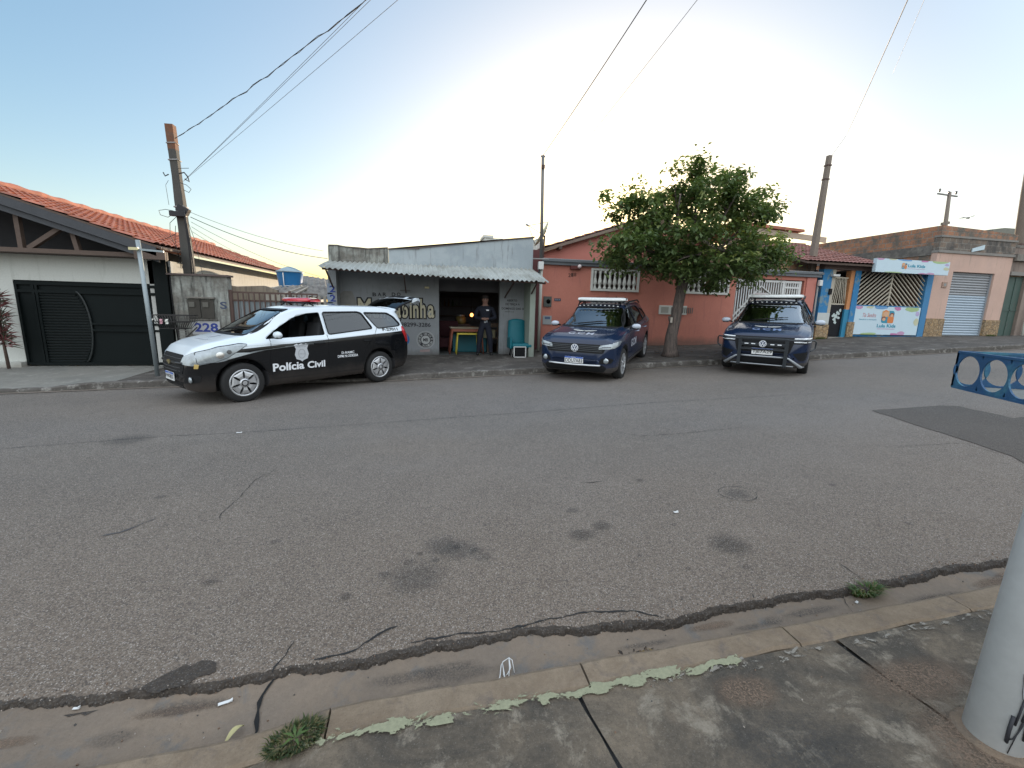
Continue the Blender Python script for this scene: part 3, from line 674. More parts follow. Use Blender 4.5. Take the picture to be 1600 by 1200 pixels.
def wheel(root, cx, cy, r, style, side):
    """tyre + rim in one wheel part with sub-parts; side=+1 left, -1 right"""
    mb = MB(); w_ = .20; prof = [(r*.66, -w_/2+.01), (r*.9, -w_/2), (r*.975, -w_/2+.02), (r, -w_/2+.05), (r, w_/2-.05), (r*.975, w_/2-.02), (r*.9, w_/2), (r*.66, w_/2-.01)]
    Y = lambda y: cy+side*y
    def lat(mb, prof, m, n=36, smooth=True):
        vs = []; fs = []
        for q, h in prof:
            for j in range(n): t = 2*pi*j/n; vs.append((cx+q*cos(t), cy+side*h, r+q*sin(t)))
        for i in range(len(prof)-1):
            for j in range(n):
                f = (i*n+j, (i+1)*n+j, (i+1)*n+(j+1) % n, i*n+(j+1) % n); fs.append(f if side < 0 else f[::-1])
        mb.add(vs, fs, m, smooth)
    lat(mb, prof, RUB)
    ty = mb.build('wheel', root, local=True)
    mb = MB(); lat(mb, [(.001, .03), (r*.66, .03), (r*.66, -.08), (r*.01, -.08)], ALLOYD)
    if style == 'cap':
        lat(mb, [(r*.66, .060), (r*.70, .092), (r*.64, .098), (r*.60, .082)], ALLOY)
        for k in range(7):
            a = 2*pi*k/7+.2; vs = []
            for q, hw, h in ((.17*r, .30, .10), (.38*r, .30, .106), (.53*r, .36, .100), (.63*r, .45, .090)):
                for sg in (-1, 1): vs.append((cx+q*cos(a+sg*hw*1.0), cy+side*h, r+q*sin(a+sg*hw*1.0)))
            b_ = [(p[0], p[1]-side*.05, p[2]) for p in vs]; mb.add(vs+b_, [(0, 2, 3, 1), (2, 4, 5, 3), (4, 6, 7, 5), (0, 8, 10, 2), (2, 10, 12, 4), (4, 12, 14, 6), (1, 3, 11, 9), (3, 5, 13, 11), (5, 7, 15, 13)], ALLOY)
        lat(mb, [(r*.24, .085), (r*.22, .108), (r*.10, .112), (.001, .112)], ALLOY); lat(mb, [(r*.17, .109), (r*.15, .114), (r*.12, .114), (r*.11, .112)], ALLOYD)
    else:
        lat(mb, [(r*.66, .060), (r*.70, .090), (r*.66, .094), (r*.62, .07)], ALLOY)
        for k in range(5):
            for dd in (-.13, .13):
                a = 2*pi*k/5+.3; a0 = a+dd*.6; a1 = a+dd*1.5
                p0 = Vector((cx+.12*r*cos(a0), cy+side*.075, r+.12*r*sin(a0))); p1 = Vector((cx+.64*r*cos(a1), cy+side*.082, r+.64*r*sin(a1)))
                mb.beam(p0, p1, .02, .028, ALLOY, (0, 1, 0))
        lat(mb, [(r*.22, .06), (r*.2, .085), (.001, .09)], ALLOY)
    rim = mb.build('rim', ty, local=True)
    return ty
def car(kind, root, two=False):
    sp = SPEC[kind]; h = sp['L']/2
    fr_x = sp['top'][-1][0]; vs, fs = loft(sp, -h, fr_x, 72); skin = Skin(vs, fs); me = to_mesh(vs, fs, [PAINT[kind], CABIN, PLASTIC], 0)
    cuts = []
    for x in (sp['fx'], sp['fx']-sp['wb']):
        for sg in (1, -1):
            a = cyl(x, sp['r']+.01, sp['r']+.065, sg*1.2, sg*.58); cuts.append((*a, 1))
    cv, cf = loft(sp, -h+.10 if kind == 'spin' else -h+.35, .98 if kind == 'suv' else 1.14, 30, .055, .48); cuts.append((cv, cf, 1))
    for v, poly, k in sp['win']: a = prism_xy(rnd(poly, .04), 'y', 1.3, .35); cuts.append((*a, 1)); a = prism_xy(rnd(poly, .04), 'y', -1.3, -.35); cuts.append((*a, 1))
    a = prism_xy(rnd(sp['shield'], .05), 'x', *sp['shx']); cuts.append((*a, 1))
    if kind == 'spin': a = prism_xy(rnd([(-.60, .72), (.60, .72), (.66, 1.1), (.545, 1.42), (.50, 1.46), (-.50, 1.46), (-.545, 1.42), (-.66, 1.1)], .05), 'x', -3, -1.75); cuts.append((*a, 1))
    body_me = cut(me, cuts, [PAINT[kind], CABIN, PLASTIC])
    body = bpy.data.objects.new('body', body_me); COL.objects.link(body); body.parent = root
    # glass
    for v, poly, k in sp['win']:
        for view in ('L', 'R'):
            if k == 'open' and view == 'L': continue
            mb = MB(); skin.lay(mb, view, rnd(poly, .04), GLASSD if k == 'tint' else GLASS, -.012, .08); mb.build('side_window', root, local=True)
            mb = MB(); pr = rnd(poly, .04); skin.line(mb, view, pr+pr[:1], PLASTIC, .011, .003); mb.build('window_seal', root, local=True)
    mb = MB(); skin.lay(mb, 'F', rnd(sp['shield'], .05), GLASS, -.010, .07); ws = mb.build('windshield', root, local=True)
    mb = MB(); sh = rnd(sp['shield'], .05); skin.line(mb, 'F', sh+sh[:1], PLASTIC, .014, .002); mb.build('windshield_seal', ws, local=True)
    mb = MB()
    for sg in (-1, 1):
        ws0 = [skin.at('F', sg*.05+dy, z)[0]+Vector((.015, 0, .012)) for dy, z in ((-.35, 1.12), (-.1, 1.15), (.3, 1.19))]; mb.tube(ws0, .008, PLASTIC, 6)
    mb.build('wiper', ws, local=True)
    # interior
    for x, rows in ((.12, (-.36, .36)), (-.78, (-.40, 0, .40))):
        for y in rows:
            mb = MB(); mb.box((x-.02, y, .68), (.5, .48, .16), SEAT); mb.box((x-.28, y, .98), (.12, .46, .56), SEAT, rotm(0, -.2)); mb.box((x-.37, y, 1.31), (.09, .25, .17), SEAT, rotm(0, -.15)); mb.build('seat', root, local=True, bevel=.03)
    mb = MB(); mb.box((.88, 0, .86), (.42, 1.36, .22), CABIN); mb.build('dashboard', root, local=True, bevel=.03)
    mb = MB(); c = Vector((.58, .36, .98)); pts = [c+rotm(0, -.5) @ Vector((0, .18*cos(t), .18*sin(t))) for t in rng(0, 2*pi, 20)]; mb.tube(pts, .014, PLASTIC, 6, cap=False); mb.beam(pts[0], pts[10], .03, .02, PLASTIC); mb.build('steering_wheel', root, local=True)
    # wheels
    yc = sp['half']-.115
    for x in (sp['fx'], sp['fx']-sp['wb']):
        for sg in (1, -1): wheel(root, x, sg*yc, sp['r'], 'cap' if kind == 'spin' else 'alloy', sg)
    # mirrors
    for sg in (1, -1):
        mb = MB(); x = .80 if kind == 'spin' else .68
        R = Matrix.Scale(1, 3); vs_ = []; n1, n2 = 8, 14
        capm = mat('mirror_cap_'+kind, (.60, .66, .70) if kind == 'spin' else (.42, .46, .52), .2, coat=.6, var=.03, fine=.02)
        prof = [(.0, -.1), (.045, -.095), (.075, -.06), (.085, 0), (.075, .05), (.045, .08), (0, .088)]
        V = []; F = []
        for q, hh in prof:
            for j in range(14): t = 2*pi*j/14; V.append((x+.0+q*.72*sin(t), sg*(.985+hh*1.05), 1.09+q*cos(t)*.74))
        for i in range(len(prof)-1):
            for j in range(14): F.append((i*14+j, i*14+(j+1) % 14, (i+1)*14+(j+1) % 14, (i+1)*14+j))
        mb.add(V, F if sg > 0 else [f[::-1] for f in F], capm, True)
        mir = mb.build('mirror', root, local=True)
        mb = MB(); mb.beam((x+.02, sg*.83, 1.05), (x, sg*.93, 1.07), .06, .03, PLASTIC); mb.box((x, sg*.98, 1.045), (.09, .13, .03), PLASTIC); mb.build('mirror_stalk', mir, local=True, bevel=.008)
    # seams
    mb = MB()
    for view in ('L', 'R'):
        if kind == 'spin':
            skin.line(mb, view, [(.86, .34), (.90, .62), (.86, 1.02)], SEAM); skin.line(mb, view, [(-.16, .33), (-.165, 1.05)], SEAM); skin.line(mb, view, [(-1.28, 1.14), (-1.16, .98), (-1.0, .78), (-.92, .62), (-.90, .33), (.86, .34)], SEAM)
        else:
            skin.line(mb, view, [(.80, .38), (.84, .7), (.80, 1.02)], SEAM); skin.line(mb, view, [(-.135, .36), (-.135, 1.06)], SEAM); skin.line(mb, view, [(-1.12, 1.1), (-1.0, .8), (-.92, .6), (-.92, .37), (.80, .38)], SEAM)
    mb.build('panel_gap', body, local=True)
    return sp, skin, body
def door_handles(root, skin, xs_, z, m):
    for sg, view in ((1, 'L'), (-1, 'R')):
        for x in xs_:
            h, n = skin.at(view, x, z); mb = MB(); mb.tube([h+Vector((.10, 0, 0))-n*.005, h+Vector((.085, 0, .003))+n*.03, h+n*.035, h+Vector((-.08, 0, 0))+n*.03, h+Vector((-.10, 0, 0))-n*.005], [.010, .013, .014, .013, .010], m, 8)
            mb.build('door_handle', root, local=True)
def plate(root, skin, view, z, txt, x_off=.02, w_=.40, hgt_=.13):
    p, n = skin.at(view, 0, z); sg = 1 if view == 'F' else -1; mb = MB(); X = p.x+sg*x_off
    mb.box((X, 0, z), (.012, w_, hgt_), PLATEW); mb.add([(X+sg*.0075, -w_/2, z+hgt_/2-.03), (X+sg*.0075, w_/2, z+hgt_/2-.03), (X+sg*.0075, w_/2, z+hgt_/2), (X+sg*.0075, -w_/2, z+hgt_/2)], [(0, 1, 2, 3)], PLATEB)
    vs, fs = fit_text(txt, -w_*.46, w_*.46, z-hgt_/2+.012, z+hgt_/2-.038, .012); mb.add([(X+sg*.0085, y*sg, zz) for y, zz in vs], fs, BLACKP)
    vs, fs = fit_text('BRASIL', -.05, .05, z+hgt_/2-.023, z+hgt_/2-.008, .01); mb.add([(X+sg*.0085, y*sg, zz) for y, zz in vs], fs, PLATEW)
    mb.build('number_plate', root, local=True)
def on_front(skin, mb, pts, m, off=.004, step=.05, thick=0): skin.lay(mb, 'F', pts, m, off, step, thick=thick)
def mir(pts): return [(-a, b) for a, b in pts][::-1]

# ---------------------------------------------------------------- black and white police people carrier
def place(front_l, rear_l, half, fx, wb, rz_add=0):
    """root matrix from the contact points of the two wheels on one side (front, rear) in metres"""
    pass
def set_pose(root, fwd_xy, ground_mid, pitch=0, roll=0):
    a = math.atan2(fwd_xy[1], fwd_xy[0]); M_ = Matrix.Rotation(a, 4, 'Z') @ Matrix.Rotation(pitch, 4, 'Y') @ Matrix.Rotation(roll, 4, 'X')
    root.rotation_mode = 'XYZ'; root.rotation_euler = M_.to_euler('XYZ'); root.location = ground_mid

spin = thing('police_car', 'black and white police people carrier with a red roof beacon and its tailgate open', 'police car')
sp, sk, body = car('spin', spin)
door_handles(spin, sk, (.02, -1.0), .90, PLASTIC)
mb = MB()      # grille
on_front(sk, mb, rnd([(-.46, .50), (.46, .50), (.50, .64), (.44, .80), (-.44, .80), (-.50, .64)], .04), PLASTIC, .006, thick=1)
for z in (.55, .60, .74): mb_pts = [sk.at('F', y, z)[0]+Vector((.012, 0, 0)) for y in (-.42, -.2, 0, .2, .42)]; mb.tube(mb_pts, .005, mat('grille_slat_dark', (.07, .072, .075), .4), 5)
g_ = mb.build('grille', spin, local=True)
mb = MB(); p = sk.at('F', 0, .67)[0]
mb.tube([sk.at('F', y, .67)[0]+Vector((.016, 0, 0)) for y in (-.46, -.25, 0, .25, .46)], .022, mat('grille_bar_black', (.02, .02, .02), .3), 8)
mb.prism([(p.x+.03, -.075, .655), (p.x+.03, -.03, .655), (p.x+.03, -.03, .635), (p.x+.03, .03, .635), (p.x+.03, .03, .655), (p.x+.03, .075, .655), (p.x+.03, .085, .69), (p.x+.03, .03, .69), (p.x+.03, .03, .705), (p.x+.03, -.03, .705), (p.x+.03, -.03, .69), (p.x+.03, -.085, .69)], (.012, 0, 0), mat('badge_gold', (.62, .50, .22), .2, metal=.9))
mb.build('badge', g_, local=True)
for sg in (1, -1):
    v = 'L' if sg > 0 else 'R'
    mb = MB(); pts = rnd([(.42, .66), (.66, .64), (.84, .70), (.90, .93), (.80, .915), (.60, .85), (.45, .78)], .03); pts = pts if sg > 0 else mir(pts)
    on_front(sk, mb, pts, LENS, .008, .04, thick=1)
    pts = rnd([(1.90, .67), (1.70, .69), (1.52, .76), (1.22, .95), (1.32, .965), (1.62, .925), (1.90, .84)], .03); sk.lay(mb, v, pts, LENS, .007, .04, thick=1)
    hl = mb.build('headlight', spin, local=True)
    mb = MB(); sk.line(mb, v, pts+pts[:1], SEAM, .003, .009); mb.build('headlight_rim', hl, local=True); mb = MB(); sk.lay(mb, v, disc2d(1.62, .80, .055, .05, 14), CHROME, .012, .04); sk.lay(mb, v, disc2d(1.50, .845, .035, .032, 12), LENSD, .012, .04); mb.build('lamp_bulb', hl, local=True)
    mb = MB(); pts = [(.46, .36), (.70, .38), (.72, .50), (.52, .48)]; on_front(sk, mb, rnd(pts if sg > 0 else mir(pts), .03), PLASTIC, .005); q = sk.at('F', sg*.6, .42)[0]; mb.lathe([(.05, .0), (.05, .02), (.03, .03)], q+Vector((.0, 0, 0)), LENS, 'X', 14); mb.build('fog_light', spin, local=True)
    mb = MB(); sk.lay(mb, v, rnd([(-2.12, .80), (-2.02, .82), (-1.90, 1.06), (-1.94, 1.16), (-2.08, 1.14), (-2.15, 1.0)], .02), TAIL, .008, .04, thick=1); mb.build('tail_light', spin, local=True)
mb = MB(); pts = rnd([(-.40, .26), (.40, .26), (.44, .38), (-.44, .38)], .02); on_front(sk, mb, pts, PLASTIC, .004); mb.build('lower_intake', spin, local=True)
mb = MB(); on_front(sk, mb, [(.66, .60), (.70, .60), (.71, .665), (.67, .67)], mat('amber_reflection', (.5, .36, .12), .3), .012, thick=1); mb.build('amber_reflection_patch', spin, local=True)  # amber reflection on the bumper painted as a small patch
plate(spin, sk, 'F', .44, 'FWK8J32')
mb = MB()      # lettering on both sides
for v, sg in (('L', 1), ('R', -1)):
    a = (lambda x0, x1: (x0, x1) if sg < 0 else (x1, x0))
    pass
def side_text(mb, v, s_, xc, wd, z0, z1, m, bold=.02, space=1.0):
    # on the left side text runs from front (x+) to rear
    x0, x1 = (xc+wd/2, xc-wd/2) if v == 'L' else (xc-wd/2, xc+wd/2)
    vs, fs = fit_text(s_, 0, 1, z0, z1, bold, 0, space); vs = [(x0+(x1-x0)*a, b) for a, b in vs]
    if v == 'L': fs = [f[::-1] for f in fs]
    sk.lay(mb, v, vs, m, .005, .10, fs)
for v in ('L', 'R'):
    mb = MB(); side_text(mb, v, 'Polícia', .60, .54, .46, .60, WHITEP, .03); side_text(mb, v, 'Civil', .10, .34, .46, .585, WHITEP, .03); mb.build('police_lettering', spin, local=True); mb = MB()
    side_text(mb, v, 'D-9/AMC', -.55, .27, .665, .715, WHITEP, .02); side_text(mb, v, 'DPM N.ODESSA', -.55, .44, .60, .65, WHITEP, .02); mb.build('unit_lettering', spin, local=True)
    mb = MB(); side_text(mb, v, 'P-27011', -1.60, .40, 1.07, 1.13, BLACKP, .04); mb.build('fleet_number', spin, local=True)
for v in ('L', 'R'):
    mb = MB(); cx, cz = .36, .765
    sh = [(cx-.13, cz+.13), (cx-.075, cz+.155), (cx-.06, cz+.13), (cx, cz+.155), (cx+.06, cz+.13), (cx+.075, cz+.155), (cx+.13, cz+.13), (cx+.10, cz+.06), (cx+.125, cz-.04), (cx+.10, cz-.12), (cx+.03, cz-.145), (cx, cz-.17), (cx-.03, cz-.145), (cx-.10, cz-.12), (cx-.125, cz-.04), (cx-.10, cz+.06)]
    sk.lay(mb, v, sh, mat('shield_grey', (.50, .52, .54), .4), .005, .06)
    side_text(mb, v, 'POLICIA', cx, .17, cz+.085, cz+.11, mat('shield_lines', (.25, .26, .28), .5)); sk.line(mb, v, [(cx+.06*cos(t), cz-.03+.08*sin(t)) for t in rng(0, 2*pi, 20)], mat('shield_lines', (.25, .26, .28)), .004, .008)
    side_text(mb, v, 'S.PAULO', cx, .12, cz-.045, cz-.02, mat('shield_lines', (.25, .26, .28), .5))
    mb.build('police_shield', spin, local=True)
# hood crest, roof beacon
mb = MB(); sk.lay(mb, 'T', [(1.40+.10*cos(t), .0+.10*sin(t)) for t in rng(0, 2*pi, 16)[:-1]], mat('hood_crest', (.40, .42, .45), .4), .004, .05)
sk.lay(mb, 'T', [(1.62, -.25), (1.62, .25), (1.57, .25), (1.57, -.25)], mat('hood_crest', (.40, .42, .45), .4), .004, .05); mb.build('hood_emblem', spin, local=True)
def beacon(root, x, zroof, length, lens, curve=.05, dz=.11, name='roof_beacon'):
    mb = MB(); n = 14; V = []; prof = [(-.12, -.02), (-.125, .0), (-.115, .035), (-.07, .055), (.07, .055), (.115, .035), (.125, 0), (.12, -.02)]
    rows = []
    for i in range(n+1):
        y = (i/n-.5)*length; e = abs(2*i/n-1); k = 1 if e < .9 else .8; xx = x-curve*e*e
        for a, b in prof: V.append((xx+a*k, y, zroof+dz+b*k))
    m_ = len(prof); F = [(i*m_+j, i*m_+(j+1) % m_, (i+1)*m_+(j+1) % m_, (i+1)*m_+j) for i in range(n) for j in range(m_)]+[tuple(range(m_)), tuple(range(n*m_, (n+1)*m_))[::-1]]
    mb.add(V, [f[::-1] for f in F], lens, True); b = mb.build(name, root, local=True)
    mb = MB(); mb.box((x-.01, 0, zroof+dz-.035), (.20, length*.94, .03), PLASTIC)
    for sg in (-1, 1):
        for dx in (-.09, .09): mb.beam((x+dx*.3, sg*length*.36, zroof+dz-.04), (x+dx*1.3, sg*(length*.36+.03), zroof-.005), .03, .02, PLASTIC)
    mb.build('beacon_base', b, local=True, bevel=.005); return b
beacon(spin, -.04, 1.572, 1.10, REDL, .08, .095)
# lifted tailgate: glass, curved frame and the painted lower half
def tailgate():
    hx, hz = -1.90, 1.535; a = radians(23); R = rotm(0, a)         # local: u runs away from the hinge, n up
    O = Vector((hx, 0, hz))
    def q(u, y, n): u *= .80; return O+Vector((-cos(a)*u, y, sin(a)*u+cos(a)*n))
    cur = [(0, .0), (.12, .035), (.30, .055), (.50, .055), (.62, .05), (.78, .045), (.92, .0), (1.0, -.07)]
    hw = [(0, .56), (.3, .62), (.6, .66), (.8, .66), (1.0, .58)]
    W = mat('tailgate_white', (.62, .68, .72), .14, coat=.6, var=.04, fine=.02); mb = MB(); inner = MB()
    def strip(mb, u0, u1, y0, y1, m, th=.035, n=8):
        vs = []
        for i in range(n+1):
            u = lerp(u0, u1, i/n); w_ = interp(hw, u); z = interp(cur, u)
            for k in range(5): y = lerp(y0, y1, k/4)*w_; vs.append(q(u, y, z-.05*(y/w_)**2)); 
        N = len(vs); vs += [p-Vector((0, 0, th)) for p in vs]; F = []
        for i in range(n):
            for k in range(4): a_ = i*5+k; F += [(a_, a_+1, a_+6, a_+5), (N+a_, N+a_+5, N+a_+6, N+a_+1)]
            F += [(i*5, (i+1)*5, N+(i+1)*5, N+i*5), (i*5+4, N+i*5+4, N+(i+1)*5+4, (i+1)*5+4)]
        F += [tuple(range(5))+tuple(range(N+4, N-1, -1)), tuple(range(n*5+4, n*5-1, -1))+tuple(range(N+n*5, N+n*5+5))]
        mb.add(vs, F, m, False)
    strip(mb, -.04, .06, -1, 1, W); strip(mb, .60, 1.0, -1, 1, W, .06)
    t = mb.build('tailgate', spin, local=True)
    mb = MB(); strip(mb, .06, .60, -.93, .93, glass_mat('tailgate_glass', (.02, .025, .025), 1.5, base=.02), .012); mb.build('rear_window', t, local=True); mb = MB(); strip(mb, .06, .66, -1, -.92, PLASTIC, .03); strip(mb, .06, .66, .92, 1, PLASTIC, .03); strip(mb, .64, .94, -.9, .9, PLASTIC, .075); mb.build('inner_trim', t, local=True)
    for sg in (-1, 1): mb = MB(); mb.tube([Vector((-2.0, sg*.62, 1.18)), q(.42, sg*.58, .0)], .012, PLASTIC, 6); mb.build('gas_strut', t, local=True)
    
tailgate()
F_ = G(385, 628); Rr = G(592, 597)
d = Vector((F_.x-Rr.x, F_.y-Rr.y)).normalized(); lf = Vector((-d.y, d.x)); cen = (Vector((F_.x, F_.y))+Vector((Rr.x, Rr.y)))/2-lf*.80
set_pose(spin, (d.x, d.y), Vector((cen.x-d.x*.01, cen.y-d.y*.01, hgt(cen.x)+.012)), pitch=radians(.4))

# ---------------------------------------------------------------- two navy patrol cars
NAVYB = mat('shade_text', (.35, .37, .42), .4)
def emblem(mb, c, r, m, md):  # white strokes stand in for the bright reflection of chrome
    X, Y_, Z = c; 
    mb.lathe([(r, 0), (r, .012), (r*.6, .016)], (X, Y_, Z), md, 'X', 24)
    n = 28; vs = []; fs = []
    for i in range(n): t = 2*pi*i/n; vs += [(X+.018, Y_+r*.86*cos(t), Z+r*.86*sin(t)), (X+.018, Y_+r*1.02*cos(t), Z+r*1.02*sin(t))]
    for i in range(n): j = (i+1) % n; fs.append((2*i, 2*i+1, 2*j+1, 2*j))
    mb.add(vs, fs, m)
    def st(a, b): mb.beam((X+.019, Y_+a[0]*r, Z+a[1]*r), (X+.019, Y_+b[0]*r, Z+b[1]*r), .012*r/.07, .01, m, (1, 0, 0))
    st((-.38, .75), (0, .02)); st((.38, .75), (0, .02)); st((-.75, .35), (-.36, -.68)); st((-.36, -.68), (0, .02)); st((0, .02), (.36, -.68)); st((.36, -.68), (.75, .35))
def suv(kind, label, platetxt):
    root = thing('patrol_car', label, 'police car', group='navy patrol cars parked nose out')
    sp, sk, body = car('suv', root)
    door_handles(root, sk, (.0, -.98), .92, mat('navy_handle', (.3, .33, .4), .2, coat=.5) if kind == 1 else PLASTIC)
    for sg in (-1, 1):
        mb = MB(); mb.tube([(.10, sg*.585, 1.49), (.0, sg*.59, 1.55), (-.3, sg*.59, 1.585), (-1.2, sg*.60, 1.575), (-1.5, sg*.59, 1.50)], .018, PLASTIC, 8); mb.build('roof_rail', root, local=True)
    # wing of the city crest and letters on the hood
    mb = MB(); x = 1.45
    for sg in (-1, 1): sk.lay(mb, 'T', [(x-.02, 0), (x+.045, sg*.02), (x+.02, sg*.15), (x-.055, sg*.27), (x-.085, sg*.25), (x-.05, sg*.12)][::sg], CREAM, .004, .05)
    mb.build('hood_crest', root, local=True)
    mb = MB()
    for i, ch in enumerate('GCM'):
        y = (i-1)*.205; vs, fs = fit_text(ch, -.075, .075, 0, .17, .02); sk.lay(mb, 'T', [(1.76-zz+.0, y+xx) for xx, zz in vs], NAVYB if kind == 1 else mat('shade_text_blue', (.16, .22, .36), .4), .004, .06, [f for f in fs])
    mb.build('hood_lettering', root, local=True)
    for v in ('L', 'R'):
        mb = MB(); x0, x1 = (.70, .10) if v == 'L' else (.10, .70); vs, fs = fit_text('GCM', 0, 1, .62, .80, .03); vs = [(x0+(x1-x0)*a, b) for a, b in vs]
        sk.lay(mb, v, vs, NAVYB, .005, .1, [f[::-1] for f in fs] if v == 'L' else fs)
        mb.build('side_lettering', root, local=True)
    if kind == 1:
        mb = MB(); on_front(sk, mb, rnd([(-.60, .66), (.60, .66), (.66, .80), (.60, .835), (-.60, .835), (-.66, .80)], .03), PLASTIC, .006, thick=1)
        g = mb.build('grille', root, local=True)
        mb = MB()
        for z in (.70, .735, .77, .80): mb.tube([sk.at('F', y, z)[0]+Vector((.012, 0, 0)) for y in rng(-.58, .58, 8)], .007, mat('grille_slat', (.06, .065, .07), .35), 5)
        mb.build('grille_slats', g, local=True)
        for sg in (1, -1):
            mb = MB(); pts = [(.50, .745), (.78, .76), (.855, .80), (.865, .865), (.72, .85), (.52, .815)]; pts = rnd(pts, .02) if sg > 0 else mir(rnd(pts, .02)); on_front(sk, mb, pts, LENS, .01, .03, thick=1)
            v = 'L' if sg > 0 else 'R'; sk.lay(mb, v, rnd([(1.96, .76), (1.66, .85), (1.60, .89), (1.72, .895), (1.95, .87)], .01), LENS, .008, .04, thick=1); hl = mb.build('headlight', root, local=True)
            mb = MB(); pts = [(.56, .765), (.74, .775), (.74, .80), (.58, .795)]; on_front(sk, mb, pts if sg > 0 else mir(pts), LENSD, .014, .05); mb.build('headlight_inner', hl, local=True)
            mb = MB(); pts = rnd([(.52, .455), (.76, .455), (.80, .54), (.70, .575), (.56, .56)], .03); on_front(sk, mb, pts if sg > 0 else mir(pts), PLASTIC, .005)
            q = sk.at('F', sg*.66, .51)[0]; mb.lathe([(.052, -.01), (.052, .016), (.03, .028), (.001, .03)], q, LENS, 'X', 16); mb.lathe([(.058, .0), (.058, .012)], q, CHROME, 'X', 16); mb.build('fog_light', root, local=True)
        mb = MB(); on_front(sk, mb, rnd([(-.62, .27), (.62, .27), (.68, .36), (.60, .42), (-.60, .42), (-.68, .36)], .03), PLASTIC, .005); mb.build('lower_intake', root, local=True)
        mb = MB(); mb.tube([sk.at('F', y, .405+abs(y)*.02)[0]+Vector((.018, 0, 0)) for y in rng(-.56, .56, 8)], .017, mat('bright_trim', (.62, .64, .66), .3, metal=.3), 8); mb.build('bumper_trim', root, local=True)
        p = sk.at('F', 0, .745)[0]; mb = MB(); emblem(mb, (p.x+.008, 0, .755), .078, WHITEP, mat('emblem_back', (.06, .08, .14), .3)); mb.build('badge', root, local=True)
        plate(root, sk, 'F', .505, platetxt, .02)
    else:
        mb = MB(); on_front(sk, mb, rnd([(-.80, .76), (.80, .76), (.84, .86), (.60, .885), (-.60, .885), (-.84, .86)], .02), PLASTIC, .006, thick=1); on_front(sk, mb, rnd([(-.50, .56), (.50, .56), (.56, .77), (-.56, .77)], .02), PLASTIC, .006); g = mb.build('grille', root, local=True)
        mb = MB()
        for z in (.60, .645, .69, .735): mb.tube([sk.at('F', y, z)[0]+Vector((.012, 0, 0)) for y in rng(-.48, .48, 8)], .007, mat('grille_slat', (.06, .065, .07), .35), 5)
        mb.build('grille_slats', g, local=True)
        for sg in (1, -1):
            mb = MB(); pts = [(.55, .79), (.80, .785), (.865, .82), (.86, .875), (.56, .855)]; pts = rnd(pts, .015); on_front(sk, mb, pts if sg > 0 else mir(pts), LENSD, .010, .03, thick=1)
            v = 'L' if sg > 0 else 'R'; sk.lay(mb, v, rnd([(1.96, .78), (1.72, .84), (1.66, .88), (1.95, .875)], .01), LENSD, .008, .04, thick=1); hl = mb.build('headlight', root, local=True)
            mb = MB()
            for z in (.865, .795): on_front(sk, mb, [(sg*y if False else y, zz) for y, zz in ([(.56, z-.009), (.85, z-.004), (.85, z+.009), (.56, z+.007)] if sg > 0 else mir([(.56, z-.009), (.85, z-.004), (.85, z+.009), (.56, z+.007)]))], DRL, .016, .05)
            mb.build('light_strip', hl, local=True)
            mb = MB(); pts = rnd([(.56, .56), (.82, .60), (.80, .42), (.70, .40)], .02); on_front(sk, mb, pts if sg > 0 else mir(pts), PLASTIC, .006)
            mb.build('bumper_vent', root, local=True)
        mb = MB()
        P_ = lambda y, z, o=.03: sk.at('F', y, z)[0]+Vector((o, 0, 0))
        mb.tube([P_(y, .47) for y in rng(-.42, .42, 6)], .020, GREYM, 8); mb.tube([P_(y, .285) for y in rng(-.60, .60, 8)], .014, GREYM, 8)
        for sg in (-1, 1): mb.tube([P_(sg*.42, .47), P_(sg*.50, .455), P_(sg*.60, .38), P_(sg*.72, .27, .02), P_(sg*.78, .24, .0)], [.020, .022, .026, .034, .02], GREYM, 8)
        mb.build('skid_plate', root, local=True)
        mb = MB(); on_front(sk, mb, rnd([(-.50, .28), (.50, .28), (.42, .45), (-.42, .45)], .02), PLASTIC, .005); mb.build('lower_intake', root, local=True)
        # bull bar
        mb = MB(); xb = 2.17; BAR = mat('bull_bar_black', (.03, .035, .04), .35, var=.05)
        for sg in (-1, 1):
            mb.box((xb-.01, sg*.44, .57), (.035, .07, .60), BAR); mb.beam((xb-.02, sg*.44, .40), (1.95, sg*.44, .40), .04, .05, BAR)
            mb.tube([(xb-.02, sg*.44, .85), (xb-.05, sg*.70, .855), (1.98, sg*.90, .85), (1.84, sg*.945, .80), (1.84, sg*.94, .66), (1.97, sg*.86, .62)], .016, BAR, 8)
        mb.box((xb, 0, .86), (.04, .92, .035), BAR); mb.box((xb, 0, .625), (.03, .86, .03), BAR); mb.box((xb, 0, .74), (.02, .86, .05), BAR)
        bb = mb.build('bull_bar', root, local=True, bevel=.006)
        for y in (-.31, -.18, .18, .31): mb = MB(); mb.box((xb+.018, y, .745), (.015, .075, .018), DRL); mb.build('led_strip', bb, local=True)
        mb = MB(); emblem(mb, (xb-.01+.02, 0, .755), .07, WHITEP, mat('emblem_back', (.06, .08, .14), .3)); mb.build('badge', root, local=True)
        plate(root, sk, 'F', .58, platetxt, .05)
    beacon(root, .10, 1.53, 1.18, CLEARL, .07, .105)
    mb = MB(); mb.tube([(.34, y, 1.53-.05*abs(y)) for y in rng(-.5, .5, 8)], .012, PLASTIC, 6)
    for i in range(10): y = -.46+.92*i/9; mb.box((.352, y, 1.528-.05*abs(y)), (.02, .035, .018), CLEARL)
    mb.build('roof_light_strip', root, local=True)
    mb = MB(); mb.tube([(-1.3, .0, 1.55), (-1.42, 0, 1.66)], .006, PLASTIC, 6); mb.build('antenna', root, local=True)
    return root
c1 = suv(1, 'navy patrol car with bright round fog lamps, parked just left of the tree', 'DDU7A83')
